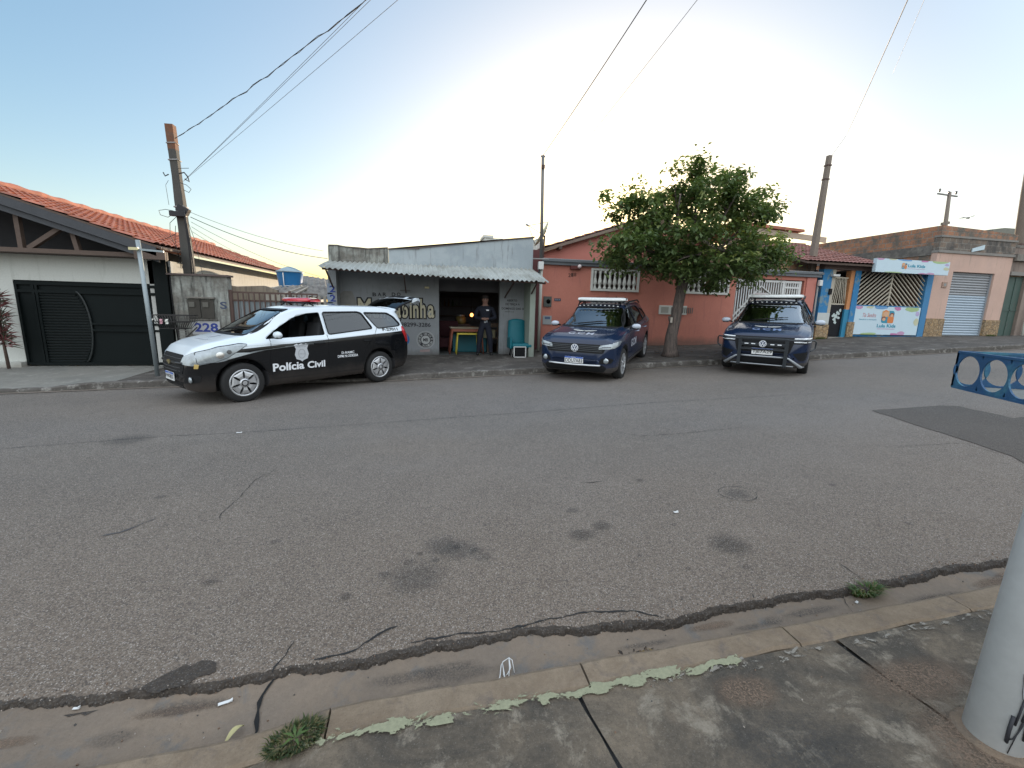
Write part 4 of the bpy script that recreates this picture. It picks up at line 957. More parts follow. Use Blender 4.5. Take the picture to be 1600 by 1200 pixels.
fl, fr = G(868, 584), G(962, 590)
wd = Vector((fr.x-fl.x, fr.y-fl.y)).normalized(); fwd = Vector((wd.y, -wd.x)); mid = (Vector((fl.x, fl.y))+Vector((fr.x, fr.y)))/2; cen = mid-fwd*1.30
th = radians(4.4); set_pose(c1, (fwd.x, fwd.y), Vector((cen.x, cen.y, hgt(mid.x)+.012+1.30*sin(th))), pitch=th)
c2 = suv(2, 'navy patrol car with a black bull bar, parked just right of the tree', 'TJE7A29')
fl, fr = G(1138, 576), G(1249, 582)
mid = (Vector((fl.x, fl.y))+Vector((fr.x, fr.y)))/2; fwd = Vector((-.72, -.69)).normalized(); cen = mid-fwd*1.30
th = radians(5.0); set_pose(c2, (fwd.x, fwd.y), Vector((cen.x, cen.y, hgt(mid.x)+.012+1.30*sin(th))), pitch=th)
# ================================================================ BUILDINGS
def tile_mat(name, a, b, c):
    t = NT(name); col = t.mix(t.ramp(t.noise(1.2, 6, .7), .4, .65), a, b); col = t.mix(t.ramp(t.noise(9, 4, .7), .55, .72), col, c)
    cell = t.xyz(t.vor(4.5, out='Color'))[0]; k = t.math('ADD', .78, t.math('MULTIPLY', cell, .44)); col = t.mix(1.0, col, t.comb(k, k, k), 'MULTIPLY')
    return t.bsdf(col, .8, bump=t.noise(30, 4), bs=.3, bd=.004, spec=.3)
TILE = tile_mat('terracotta_roof_tile', (.36, .135, .085), (.30, .11, .075), (.25, .13, .09))
TILE2 = tile_mat('maroon_roof_tile', (.27, .125, .10), (.22, .105, .09), (.15, .105, .09))
def brick_mat(name, a, b, mortar, sc=1.0, mor=.018, dirt=(.14, .125, .105), d=(.5, .62)):
    t = NT(name); x = t.xyz(); v = t.comb(t.math('ADD', x[0], x[1]), x[2]); o = t.n('ShaderNodeTexBrick'); t.put(o.inputs['Vector'], v)
    t.put(o.inputs['Color1'], a); t.put(o.inputs['Color2'], b); t.put(o.inputs['Mortar'], mortar); o.inputs['Scale'].default_value = sc; o.inputs['Mortar Size'].default_value = mor; o.inputs['Brick Width'].default_value = .30; o.inputs['Row Height'].default_value = .20; o.inputs['Bias'].default_value = -.1; o.inputs['Mortar Smooth'].default_value = .3
    c = t.mix(t.ramp(t.noise(1.6, 6, .7), *d), o.outputs['Color'], dirt); k = t.math('ADD', .7, t.math('MULTIPLY', t.noise(25, 4), .6)); c = t.mix(1.0, c, t.comb(k, k, k), 'MULTIPLY')
    return t.bsdf(c, .9, bump=t.math('SUBTRACT', t.noise(30, 4), t.math('MULTIPLY', o.outputs['Fac'], 1.2)), bs=.6, bd=.008, spec=.2)
BRICK = brick_mat('hollow_brick_masonry', (.42, .20, .11), (.34, .165, .10), (.27, .23, .19), d=(.42, .6))
BRICK2 = brick_mat('old_brick_masonry', (.36, .20, .11), (.28, .16, .10), (.20, .16, .13))
def stone_mat():
    t = NT('stone_cladding'); v = t.scale(t.co, (1, 1, 1.3)); cc = t.vor(6.5, v, 'Color'); e = t.n('ShaderNodeTexVoronoi', feature='DISTANCE_TO_EDGE'); t.put(e.inputs['Vector'], v); e.inputs['Scale'].default_value = 6.5
    f = t.xyz(cc)[0]; c = t.mix(f, (.34, .22, .11), (.20, .14, .085)); c = t.mix(t.ramp(t.noise(14, 4), .45, .7), c, (.40, .31, .20)); c = t.mix(t.ramp(e.outputs['Distance'], .05, .015), c, (.13, .10, .07))
    return t.bsdf(c, .85, bump=t.math('MINIMUM', e.outputs['Distance'], .12), bs=.8, bd=.05, spec=.3)
STONE = stone_mat()
HOUSEW = mat('rough_white_plaster', (.53, .54, .50), .9, var=.08, sc=1.2, fine=.12, fsc=45, bump=.5, bd=.006, streak=((.40, .41, .37), 1.6, .56, .78), splash=((.28, .26, .22), .0, .0, .14))
HOUSES = mat('aged_white_plaster', (.48, .48, .45), .9, var=.12, sc=1.0, fine=.12, fsc=40, bump=.5, bd=.006, streak=((.27, .27, .25), 2.0, .55, .75))
GATED = mat('dark_green_black_gate', (.006, .009, .009), .6, spec=.12, var=.15, sc=2, fine=.1, bump=.1)
WOODD = mat('dark_weathered_timber', (.055, .058, .064), .7, var=.2, sc=5, fine=.2, fsc=40)
WOODB = mat('brown_timber', (.10, .07, .055), .75, var=.2, sc=5, fine=.2, fsc=40)
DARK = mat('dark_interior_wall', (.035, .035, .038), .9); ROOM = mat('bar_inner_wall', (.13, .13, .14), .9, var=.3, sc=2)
GREYW = mat('grey_render', (.27, .285, .295), .9, var=.12, sc=1.3, fine=.08, fsc=50, bump=.3, bd=.004, col2=(.22, .235, .24), c2=(.45, .65), streak=((.15, .155, .15), 1.8, .56, .78), splash=((.10, .09, .08), .01, .0, .22))
MOULD = mat('mould_streaked_render', (.31, .32, .29), .9, var=.3, sc=3.5, fine=.15, fsc=50, bump=.4, bd=.005, col2=(.16, .15, .13), c2=(.4, .6), streak=((.06, .06, .055), 2.6, .46, .66))
PARA = mat('pale_blue_grey_parapet', (.35, .39, .405), .9, var=.10, sc=1.2, fine=.06, fsc=50, bump=.2, bd=.003, col2=(.30, .34, .36), c2=(.5, .6), streak=((.17, .175, .17), 1.7, .55, .74))
COPE = mat('weathered_coping', (.11, .085, .078), .9, var=.3, sc=8)
ZINC = mat('corrugated_zinc', (.37, .385, .36), .5, metal=.2, var=.22, sc=2.5, fine=.10, fsc=30, col2=(.27, .27, .24), c2=(.48, .66), bump=.1, streak=((.16, .14, .11), 3, .6, .8))
ZINCO = mat('old_fibre_cement', (.20, .185, .165), .9, var=.3, sc=3, fine=.2, col2=(.12, .11, .10))
SALM = mat('salmon_painted_render', (.53, .205, .15), .85, var=.07, sc=1.1, fine=.10, fsc=42, bump=.45, bd=.006, col2=(.48, .178, .132), c2=(.4, .65), streak=((.30, .125, .105), 1.5, .56, .80), splash=((.20, .12, .095), .032, .12, .20))
SALM2 = mat('lighter_salmon_render', (.50, .19, .15), .85, var=.06, sc=1.1, fine=.08, fsc=42, bump=.3, bd=.004)
SLATE = mat('grey_painted_coping', (.13, .14, .15), .6, var=.1, sc=3)
WHITEC = mat('white_painted_concrete', (.60, .60, .55), .7, var=.08, sc=5, fine=.1, bump=.2)
WHITEM = mat('white_painted_metal', (.62, .62, .60), .4, var=.06)
PINK = mat('pink_peach_render', (.52, .355, .285), .9, var=.14, sc=1.0, fine=.10, fsc=40, bump=.4, bd=.005, col2=(.46, .33, .275), c2=(.5, .75), streak=((.27, .22, .18), 1.7, .56, .76))
BLUEP = mat('bright_blue_paint', (.035, .185, .38), .8, var=.12, sc=4, fine=.08, col2=(.16, .24, .28), c2=(.56, .62), streak=((.10, .16, .20), 2, .6, .8))
BEIGE = mat('peeled_beige_render', (.42, .38, .31), .9, var=.2, sc=5, fine=.15)
ORANGE = mat('orange_wood_jamb', (.50, .22, .09), .7, var=.1)
BARC = mat('cream_metal_bar', (.48, .43, .34), .5, var=.06)
CONC = mat('raw_concrete', (.22, .205, .185), .9, var=.2, sc=4, fine=.15, bump=.4)
CONCD = mat('stained_concrete', (.12, .11, .10), .9, var=.3, sc=4, fine=.15, bump=.4, col2=(.22, .20, .17))
BLUET = mat('blue_paint_lettering', (.035, .055, .24), .8)
INKB = mat('faded_black_lettering', (.045, .045, .05), .85, var=.3, sc=8)
GOLD = mat('cream_gold_lettering', (.50, .46, .33), .85, var=.1, sc=6)

def tile_roof(mb, O, U, V, W, L, m, per=.21, row=.36, amp=.035, seg=6):
    """O corner at the ridge, U unit along the eave, V unit down the slope"""
    O, U, V = Vector(O), Vector(U).normalized(), Vector(V).normalized(); N = U.cross(V); N = N if N.z > 0 else -N
    nu = int(W/per)*seg; rows = int(L/row); vs = []; fs = []; rr = random.Random(3)
    for r in range(rows):
        for e in (0, 1):
            for i in range(nu+1):
                u = W*i/nu; ph = 2*pi*u/per; h = amp*abs(sin(ph/2))**.8+(.028 if e else 0)+(.0)
                vs.append(O+U*u+V*(row*(r+e)+(.02 if e else 0))+N*(h+.004*rr.random()))
        b = r*2*(nu+1)
        for i in range(nu): fs.append((b+i, b+i+1, b+nu+1+i+1, b+nu+1+i))
        if r < rows-1:
            for i in range(nu): fs.append((b+nu+1+i, b+nu+1+i+1, b+2*(nu+1)+i+1, b+2*(nu+1)+i))
    mb.add(vs, fs, m, False)
def corr(mb, A, B, C_, D, m, per=.16, amp=.018, seg=6, th=.006):
    """corrugated sheet between edge A-B (upper) and D-C (lower), waves running along A-B"""
    A, B, C_, D = map(Vector, (A, B, C_, D)); n = int((B-A).length/per)*seg; N = (B-A).cross(D-A).normalized(); N = N if N.z > 0 else -N; vs = []
    for i in range(n+1):
        t = i/n; h = N*(amp*sin(2*pi*t*n/seg)); vs += [A.lerp(B, t)+h, D.lerp(C_, t)+h]
    k = len(vs); vs += [v-N*th for v in vs]; fs = []
    for i in range(n): a = 2*i; fs += [(a, a+2, a+3, a+1), (k+a, k+a+1, k+a+3, k+a+2), (a+1, a+3, k+a+3, k+a+1), (a, k+a, k+a+2, a+2)]
    mb.add(vs, fs, m, False)
def wall_holes(mb, x0, x1, z0, z1, Y0, Y1, m, holes):
    """wall slab X x0..x1, Z z0..z1 with rectangular openings (a,b,c,d) = x from a to b, z from c to d"""
    xs_ = sorted({x0, x1, *[h[0] for h in holes], *[h[1] for h in holes]})
    for a, b in zip(xs_, xs_[1:]):
        zs = [(z0, z1)]
        for h in holes:
            if h[0] <= a+1e-6 and h[1] >= b-1e-6:
                nz_ = []
                for p, q in zs:
                    if h[3] <= p or h[2] >= q: nz_.append((p, q)); continue
                    if h[2] > p: nz_.append((p, h[2]))
                    if h[3] < q: nz_.append((h[3], q))
                zs = nz_
        for p, q in zs: mb.b2((a, Y0, p), (b, Y1, q), m)
def merged(mb):      # weld the blocks of one wall into a clean shell
    pass

# ---------------------------------------------------------------- left house
H = thing('house', 'white house with orange tile roof and wide black garage gate at the left edge', 'house', (-8, 11.2, .1))
mb = MB(); wall_holes(mb, -16, -5.66, .0, 2.44, 11.0, 11.2, HOUSEW, [(-8.26, -5.66, -1, 1.92)]); mb.b2((-16, 10.86, .0), (-8.26, 11.0, .22), HOUSEW); mb.build('front_wall', H)
mb = MB(); mb.b2((-5.93, 11.26, 0), (-5.73, 22.5, 2.66), HOUSES); mb.b2((-5.80, 11.0, 0), (-5.36, 11.26, 2.42), HOUSES); mb.build('side_wall', H)
mb = MB(); mb.b2((-5.66, 10.90, .05), (-5.40, 10.995, 2.43), GATED); mb.build('dark_pillar', H)
# gate
g = MB(); y = 11.02
g.b2((-8.26, y, .14), (-5.66, y+.03, 1.92), GATED)
ga = g.build('garage_gate', H)
fr = MB()
for z in (1.86, 1.70, .17): fr.b2((-8.24, y-.04, z-.03), (-5.67, y-.001, z+.03), GATED)
for x in (-8.22, -7.93, -7.87, -5.69): fr.b2((x-.022, y-.041, .15), (x+.022, y-.002, 1.88), GATED)
for z in (1.04, .90): fr.b2((-7.03, y-.04, z-.022), (-5.7, y-.003, z+.022), GATED)
arc = [(-7.06-.0+.13*sin(t), .93+.80*cos(t)) for t in rng(0.15, pi-.15, 12)]; arc = [(-7.24+.26*sin(t), .95+.80*cos(t)) for t in rng(.25, pi-.35, 14)]
fr.tube([(x, y-.03, z) for x, z in arc], .02, mat('gate_rail_highlight', (.016, .020, .020), .4), 6); fr.build('gate_frame', ga)
sl_ = MB()
for i in range(25): z = .22+i*.059; t = min(1, abs(z-.93)/.78); sl_.box((-7.85+(.86-.26*t*t)/2, y-.012, z), (.86-.26*t*t, .02, .026), mat('gate_rail_highlight', (.016, .020, .020), .4), rotm(.5))
sl_.build('gate_louvres', ga)
# roof
sl0 = .332; ex, ez, rx_ = -5.30, 2.66, -9.2; rz_ = ez+(ex-rx_)*sl0
mb = MB(); tile_roof(mb, (rx_, 10.38, rz_+.03), (0, 1, 0), (1, 0, -sl0), 12.2, (ex-rx_)*sqrt(1+sl0**2)+.12, TILE, row=.37)
mb.prism([(rx_, 10.40, rz_-.02), (ex+.1, 10.40, ez-.05), (ex+.1, 10.40, ez-.01), (rx_, 10.40, rz_+.02)], (0, 12.1, 0), WOODB)
mb.prism([(rx_, 10.38, rz_+.03), (rx_, 10.38, rz_-.03), (-13.5, 10.38, rz_-1.4), (-13.5, 10.38, rz_-1.34)], (0, 12.2, 0), TILE)
rf = mb.build('roof', H)
mb = MB(); mb.tube([(rx_, yy, rz_+.07+.015*sin(yy*9)) for yy in rng(10.36, 22.6, 80)], .09, TILE, 8); mb.build('ridge_tiles', rf)
mb = MB()
def rake(y0, y1, d0, d1, m): mb.prism([(rx_, y0, rz_-d0), (ex, y0, ez-d0), (ex, y0, ez-d1), (rx_, y0, rz_-d1)], (0, y1-y0, 0), m)
rake(10.40, 10.44, .02, .19, WOODD); rake(10.46, 10.50, .205, .31, WOODD)
mb.prism([(rx_, 10.40, rz_-.02), (-13.5, 10.40, rz_-1.4), (-13.5, 10.40, rz_-1.57), (rx_, 10.40, rz_-.19)], (0, .04, 0), WOODD); mb.build('barge_board', H)
mb = MB(); mb.b2((-14, 10.55, 2.445), (-5.45, 10.98, 2.53), WOODB); mb.b2((-5.70, 10.40, 2.40), (-5.15, 10.52, 2.56), WOODB); mb.build('tie_beam', H)
for a, b in (((-7.72, 2.53), (-7.72, 3.25)), ((-7.60, 2.53), (-6.98, 2.98)), ((-6.78, 2.53), (-6.84, 2.96)), ((-8.6, 2.53), (-8.6, 3.55)), ((-9.6, 2.53), (-8.8, 3.4))): mb = MB(); mb.beam((a[0], 10.62, a[1]), (b[0], 10.62, b[1]), .08, .09, WOODB, (0, 1, 0)); mb.build('truss_member', H)
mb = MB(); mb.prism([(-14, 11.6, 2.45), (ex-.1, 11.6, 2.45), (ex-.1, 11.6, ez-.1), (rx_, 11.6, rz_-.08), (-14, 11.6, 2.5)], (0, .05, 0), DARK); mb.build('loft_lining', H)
# red-leaved plant
t_ = thing('plant', 'reddish spiky shrub against the white wall left of the black gate', 'shrub', (P(2, 500, 10.6).x, 10.6, .1))
mb = MB(); LR = mat('dark_red_leaf', (.16, .05, .05), .6, var=.3, sc=5); LG = mat('dull_green_leaf', (.07, .075, .05), .6, var=.3)
rr = random.Random(2)
for i in range(420):
    a = rr.uniform(0, 2*pi); el = rr.uniform(-.35, 1.3); b = Vector((P(0, 500, 10.6).x, 10.6, rr.choice([.75, 1.1, 1.45])+rr.uniform(-.15, .15))); d_ = Vector((cos(a)*cos(el), sin(a)*cos(el)*.6, sin(el))); L_ = rr.uniform(.18, .36); s_ = d_.cross(Vector((0, 0, 1))).normalized()*.012
    p = b+d_*L_*.5; q = b+d_*L_-Vector((0, 0, L_*.12)); mb.add([b-s_*.4, b+s_*.4, p+s_, q, p-s_], [(0, 1, 2, 3, 4)], LR if rr.random() < .6 else LG)
mb.build('leaves', t_); mb = MB(); mb.tube([(P(0, 500, 10.6).x, 10.6, .12), (P(-3, 500, 10.6).x, 10.62, .8), (P(0, 500, 10.6).x, 10.6, 1.4)], [.03, .022, .01], WOODB, 7); mb.build('stem', t_)

# ---------------------------------------------------------------- old meter wall, fence, sheds, water tank
W_ = thing('garden_wall', 'short mouldy concrete wall with two rusty meter recesses and a painted number in blue', 'wall', (-4.8, 11.0, .1))
mb = MB(); mb.prism([(-5.36, 10.9, .0), (-4.24, 10.9, .0), (-4.24, 10.9, 2.14), (-4.6, 10.9, 2.12), (-5.1, 10.9, 2.13), (-5.36, 10.9, 2.10)], (0, .24, 0), MOULD); mb.b2((-5.40, 10.86, 2.125), (-4.20, 11.16, 2.165), COPE); mb.build('masonry', W_)
for x in (-4.93, -4.66):
    mb = MB(); rx0 = mat('rusty_meter_box', (.05, .045, .037), .8, var=.3, sc=9); mb.b2((x-.12, 10.87, 1.20), (x+.12, 10.897, 1.62), rx0); mb.b2((x-.09, 10.85, 1.45), (x+.02, 10.868, 1.56), mat('meter_window', (.10, .095, .08), .5)); b_ = mb.build('meter_box', W_)
mb = MB(); mb.b2((-5.06, 10.84, 1.64), (-4.50, 10.90, 1.67), CONCD); mb.b2((-5.06, 10.87, 1.16), (-4.50, 10.90, 1.18), CONCD); mb.build('ledge', W_)
mb = MB(); wall_text(mb, '228', -4.97, -4.50, .90, 1.10, 10.9, BLUET, .03); mb.add([(-5.02, 10.897, .84), (-4.46, 10.897, .84), (-4.46, 10.897, 1.14), (-5.02, 10.897, 1.14)], [(0, 1, 2, 3)], mat('whitewash', (.42, .42, .42), .9, var=.2, sc=8)); 
wall_text(mb, 'S', -4.42, -4.28, 1.42, 1.58, 10.9, mat('faded_blue_graffiti', (.06, .075, .12), .9), .02); mb.build('painted_number', W_)
mb = MB(); mb.tube([(-5.34, 10.88, 2.3), (-5.34, 10.88, 1.5), (-5.30, 10.88, .2)], .012, PLASTIC, 6); mb.build('conduit', W_)
F_ = thing('metal_fence', 'grey corrugated sheet fence behind rusty brown pickets, between the mouldy wall and the bar', 'fence', (-3.3, 10.95, .15))
mb = MB(); PANEL = mat('grey_sheet_panel', (.27, .30, .31), .6, metal=.2, var=.12, sc=2, fine=.08, streak=((.16, .13, .11), 2, .6, .8)); corr(mb, (-4.22, 11.0, 1.60), (-2.38, 11.0, 1.60), (-2.38, 11.0, .15), (-4.22, 11.0, .15), PANEL, .09, .012); mb.build('sheet_panel', F_)
RUST = mat('rusty_brown_metal', (.095, .06, .05), .8, var=.2, sc=6)
mb = MB()
for i in range(17): x = -4.18+i*.112; mb.b2((x-.012, 10.945, .15), (x+.012, 10.97, 1.80+random.uniform(-.02, .02)), RUST)
mb.build('pickets', F_)
mb = MB()
for z in (.4, 1.62, 1.80): mb.b2((-4.22, 10.972, z-.018), (-2.38, 10.99, z+.018), RUST)
mb.build('rail', F_)
mb = MB(); mb.b2((-4.24, 10.93, .1), (-4.18, 11.0, 1.85), RUST); mb.build('fence_post', F_); mb = MB(); mb.b2((-3.0, 10.93, .1), (-2.95, 10.945, 1.86), RUST); mb.build('fence_post', F_)
T_ = thing('back_wall', 'stained low plastered wall behind the corrugated fence', 'wall', (-4.4, 12.6, 0))
mb = MB(); a = P(356, 446, 12.6); b = P(432, 447, 12.6); mb.prism([(a.x-.2, 12.6, 0), (b.x, 12.6, 0), (b.x, 12.6, b.z-.1), (b.x-.3, 12.6, b.z), (a.x+.2, 12.6, a.z-.02), (a.x-.2, 12.6, a.z+.04)], (0, .18, 0), mat('brown_stained_render', (.26, .22, .17), .9, var=.25, sc=3, streak=((.10, .085, .07), 2, .45, .7))); mb.build('masonry', T_)
T_ = thing('shed', 'low shed under a patched fibre cement roof behind the fence, next to the bar', 'shed', (-3.2, 14.4, 0))
mb = MB()
for (x0, y0, x1, y1, x2, y2, x3, y3, Ya, Yb) in ((395, 452, 470, 446, 512, 462, 380, 470, 14.6, 13.0), (455, 446, 512, 448, 516, 468, 450, 462, 15.2, 13.4), (470, 430, 512, 436, 516, 452, 468, 446, 18.0, 16.0)):
    corr(mb, P(x0, y0, Ya), P(x1, y1, Ya), P(x2, y2, Yb), P(x3, y3, Yb), ZINCO, .17, .02)
mb.build('roof', T_)
mb = MB(); a = P(385, 462, 13.4); b = P(514, 462, 13.4); mb.b2((a.x, 13.3, 0), (b.x, 13.4, a.z-.12), mat('shed_board', (.09, .075, .065), .9, var=.3, sc=4)); mb.build('wall', T_)
mb = MB()
for p, q in (((398, 458), (440, 447)), ((425, 466), (475, 448)), ((452, 464), (480, 450))): mb.beam(P(*p, 13.0), P(*q, 13.9), .06, .04, mat('pale_board', (.35, .32, .27), .9, var=.2))
mb.build('loose_board', T_)
mb = MB()
for i in range(11): x = P(418+i*9, 475, 12.2).x; mb.b2((x-.035, 12.2, .3), (x+.035, 12.23, 1.78), mat('pale_board', (.35, .32, .27)))
mb.build('slat', T_)
T_ = thing('water_tank', 'round blue water tank with a pale lid above the shed', 'water tank', (-4.3, 16.3, 1.9))
c = P(454, 445, 16.3); r1 = (P(474, 445, 16.3).x-P(434, 445, 16.3).x)/2; top = P(454, 426, 16.3).z
mb = MB(); TANK = mat('blue_tank_plastic', (.02, .16, .38), .45, var=.06); mb.lathe([(r1*.84, c.z-.25), (r1*.86, c.z-.1), (r1*.93, c.z+.15), (r1*1.02, top-.02), (r1*1.05, top)], (c.x, 16.3, 0), TANK, n=28); mb.build('tank_body', T_)
mb = MB(); mb.lathe([(r1*1.1, top), (r1*1.1, top+.02), (r1*.5, top+.15), (r1*.1, top+.2)], (c.x, 16.3, 0), mat('tank_lid', (.25, .33, .37), .5), n=28); mb.build('lid', T_)
mb = MB(); mb.tube([(c.x-.1, 16.3-r1*1.02, top-.03), (c.x-.1, 16.3-r1*.95, c.z-.05), (c.x+.3, 16.3-r1*.9, c.z-.05)], .018, WHITEM, 6); mb.build('pipe', T_)
mb = MB(); mb.b2((c.x-.6, 15.9, 0), (c.x+.6, 16.9, c.z-.26), CONCD); mb.build('stand', T_)
T_ = thing('distant_house', 'tiny far roof peeking out between the blue water tank and the bar', 'house', (-4.2, 30, 0)); a = P(476, 428, 30); b = P(493, 430, 30)
mb = MB(); mb.prism([(a.x-1, 30, 1.2), (b.x, 30, 1.2), (b.x, 30, b.z-.3), (a.x-1, 30, a.z-.3)], (0, 3, 0), HOUSES); mb.build('wall', T_); mb = MB(); mb.prism([(a.x-1.1, 29.9, a.z-.3), (b.x+.1, 29.9, b.z-.3), (b.x+.1, 29.9, b.z-.15), (a.x-1.1, 29.9, a.z)], (0, 3.2, 0), TILE); mb.build('roof', T_)

# ---------------------------------------------------------------- the bar
B = thing('bar_building', 'small grey bar with a corrugated zinc awning, painted lettering and an open doorway', 'building', (.4, 12.4, .2))
YF, YW = 12.2, 12.5
xl, xr = -2.34, 3.10
pro = [(513, 384), (527, 383.5), (540, 386), (560, 388.5), (575, 389.5), (606, 388)]
pts = [P(x, y, YF) for x, y in pro]; mb = MB(); zb = 2.55
poly = [(xl, YF, zb)]+[(pts[-1].x, YF, zb)]+[(p.x, YF, p.z) for p in pts[::-1]]; poly[-1] = (xl, YF, poly[-1][2])
mb.prism(poly, (0, .18, 0), MOULD); mb.build('old_parapet', B)
a = P(607, 389, YF); b = P(833, 371.5, YF); mb = MB(); mb.prism([(a.x, YF, zb), (xr, YF, zb), (xr, YF, b.z), (a.x, YF, a.z-.02)], (0, .18, 0), PARA); mb.build('parapet', B)
mb = MB(); mb.prism([(a.x, YF-.03, a.z-.02), (xr+.03, YF-.03, b.z), (xr+.03, YF-.03, b.z+.035), (a.x+.8, YF-.03, a.z+.055), (a.x+.8, YF-.03, a.z+.03), (a.x, YF-.03, a.z+.015)], (0, .24, 0), COPE)
vs = [(p.x, YF-.02, p.z) for p in pts]; mb.prism(vs+[(x, y, z+.025+.01*sin(x*7)) for x, y, z in vs[::-1]], (0, .22, 0), COPE); mb.build('coping', B)
ox0, ox1 = P(686, 500, YW).x, P(780, 500, YW).x; oz = P(730, 437, YW).z
mb = MB(); wall_holes(mb, xl+.2, xr-.15, .05, 2.60, YW, YW+.15, GREYW, [(ox0, ox1, -1, oz)]); mb.build('front_wall', B)
mb = MB(); mb.b2((xl, 12.0, .05), (xl+.2, 13.0, 2.62), GREYW); mb.b2((xl, 13.0, .05), (xl+.2, 18, 3.0), HOUSES); mb.build('left_pier', B)
mb = MB(); GP = mat('greenish_pier', (.30, .34, .29), .9, var=.15, sc=3, streak=((.22, .2, .17), 2, .55, .8)); mb.b2((xr-.15, 11.75, .1), (xr, 12.9, 2.55), GP); mb.b2((xr-.15, 12.9, .1), (xr, 18, 3.4), HOUSES); mb.build('right_pier', B)
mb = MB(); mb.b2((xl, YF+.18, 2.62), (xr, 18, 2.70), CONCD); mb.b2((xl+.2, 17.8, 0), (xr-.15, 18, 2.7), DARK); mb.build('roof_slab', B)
# awning
mb = MB(); A_ = [P(512, 408, YF-.003), P(833, 420.5, YF-.003)]; fl_ = [P(495, 417, 11.1), P(560, 422.5, 11.1), P(690, 432, 11.1), P(858, 440.5, 11.1)]
zt = lambda x: lerp(A_[0].z, A_[1].z, (x-A_[0].x)/(A_[1].x-A_[0].x)); zf_ = lambda x: interp([(p.x, p.z) for p in fl_], x)
x0, x1 = fl_[0].x, fl_[3].x; n = int((x1-x0)/.125)*6; vs = []
for i in range(n+1):
    x = lerp(x0, x1, i/n); h = .021*sin(2*pi*i/6)+(.012 if (i//6) % 7 == 0 else 0); tf = (x-x0)/(x1-x0); xt = lerp(xl+.02, xr-.0, tf)
    j = .012*sin(int(i/42)*3.1)
    for q in (0, .5, 1): vs.append((lerp(xt, x, q), lerp(YF-.003, 11.1, q)+(j if q == 1 else 0), lerp(zt(xt), zf_(x), q)+h+.012*sin(pi*q)))
k = len(vs); vs += [(x, y, z-.005) for x, y, z in vs]; fs = []
for i in range(n):
    for q in (0, 1): a = 3*i+q; fs += [(a, a+3, a+4, a+1), (k+a, k+a+1, k+a+4, k+a+3)]
    fs.append((3*i+2, 3*i+5, k+3*i+5, k+3*i+2))
mb.add(vs, fs, ZINC); aw = mb.build('awning', B)
mb = MB()
for x in (xl+.12, ox0-.9, ox1+.15, xr-.12):
    z = zf_(x); mb.beam((x, YW if xl+.3 < x < xr-.3 else 12.0, z-.42), (x, 11.2, z-.04), .03, .03, RUST); mb.beam((x, 12.2, zt(x)-.05), (x, 11.15, z-.035), .03, .03, RUST)
mb.beam((x0+.08, 11.25, zf_(x0)-.02), (x1-.05, 11.25, zf_(x1)-.03), .04, .05, RUST); mb.build('awning_bracket', aw)
# painted writing
mb = MB(); ps = lambda x, y: P(x, y, YW)
def sign_word(s_, xa, xb, yt, yb, m, bold, back=None):
    a, b = ps(xa, yt), ps(xb, yb)
    if back: wall_text(mb, s_, a.x-.035, b.x+.035, b.z-.035, a.z+.035, YW, back, bold+.10, lift=.003)
    wall_text(mb, s_, a.x, b.x, b.z, a.z, YW, m, bold, lift=.006)
INKK = mat('black_letter_outline', (.03, .028, .03), .85)
def sign_row(word, xs_px, yt, yb):
    for (ch, (xa, xb, t, b)) in zip(word, xs_px): sign_word(ch, xa, xb, t, b, GOLD, .022, INKK)
sign_row('Mangabinha', [(559, 580, 466, 496), (583, 592, 476, 497), (594, 602, 477, 497), (604, 613, 477, 503), (618.5, 626.5, 477, 497), (628.5, 637.5, 471, 497), (640, 643.5, 469, 497), (645.5, 654, 477, 497), (656.5, 665, 467, 497), (668.5, 678.5, 477, 497)], 0, 0)
for ch, xa in zip('BARDO', (582, 590, 598, 612, 620)): sign_word(ch, xa, xa+6, 457, 463, INKB, .03)
sign_word('98299-3286', 626, 673, 503.5, 511, INKB, .02)
a, b = ps(621, 531), ps(634, 531); cx, cz = ps(628, 530).x, ps(628, 530).z; r = ps(640, 530).x-cx
wall_poly(mb, disc2d(cx, cz, r), YW, mat('blue_disc', (.03, .14, .36), .8, var=.1, sc=6)); sign_word('C', 625.5, 633, 525, 536, WHITEC, .04)
wall_poly(mb, blob(cx+.0, cz+r*.8, r*.3, r*.15), YW, mat('green_leaf_paint', (.05, .22, .10), .8), .007)
cx, cz = ps(665, 531).x, ps(665, 531).z; r = ps(677.5, 531).x-cx; PW = mat('stencil_white', (.42, .43, .42), .85, var=.1, sc=9)
wall_poly(mb, disc2d(cx, cz, r), YW, PW, .004); wall_poly(mb, disc2d(cx, cz, r*.95), YW, INKB, .006); wall_poly(mb, disc2d(cx, cz, r*.55), YW, PW, .008)
for i, ch in enumerate('CERVEJA GELADA E PETISCOS'):
    if ch == ' ': continue
    t = pi*1.15-i*2*pi/27; vs, fs = fit_text(ch, -.022, .022, -.028, .028, .02); q = r*.76
    mb.add([(cx+q*cos(t)+vx*cos(t-pi/2)-vz*sin(t-pi/2), YW-.008, cz+q*sin(t)+vx*sin(t-pi/2)+vz*cos(t-pi/2)) for vx, vz in vs], fs, PW)
wall_text(mb, 'MB', cx-r*.3, cx+r*.3, cz-r*.2, cz+r*.22, YW, INKB, .03, lift=.010); ring2d(mb, cx, cz, r*1.08, r*1.13, YW, PW)
wall_poly(mb, [(cx-r*.7, cz-r*1.55), (cx+r*.5, cz-r*1.5), (cx+r*.55, cz-r*1.2), (cx-r*.7, cz-r*1.25)], YW, mat('faded_red_paint', (.32, .24, .235), .9, var=.2, sc=10))
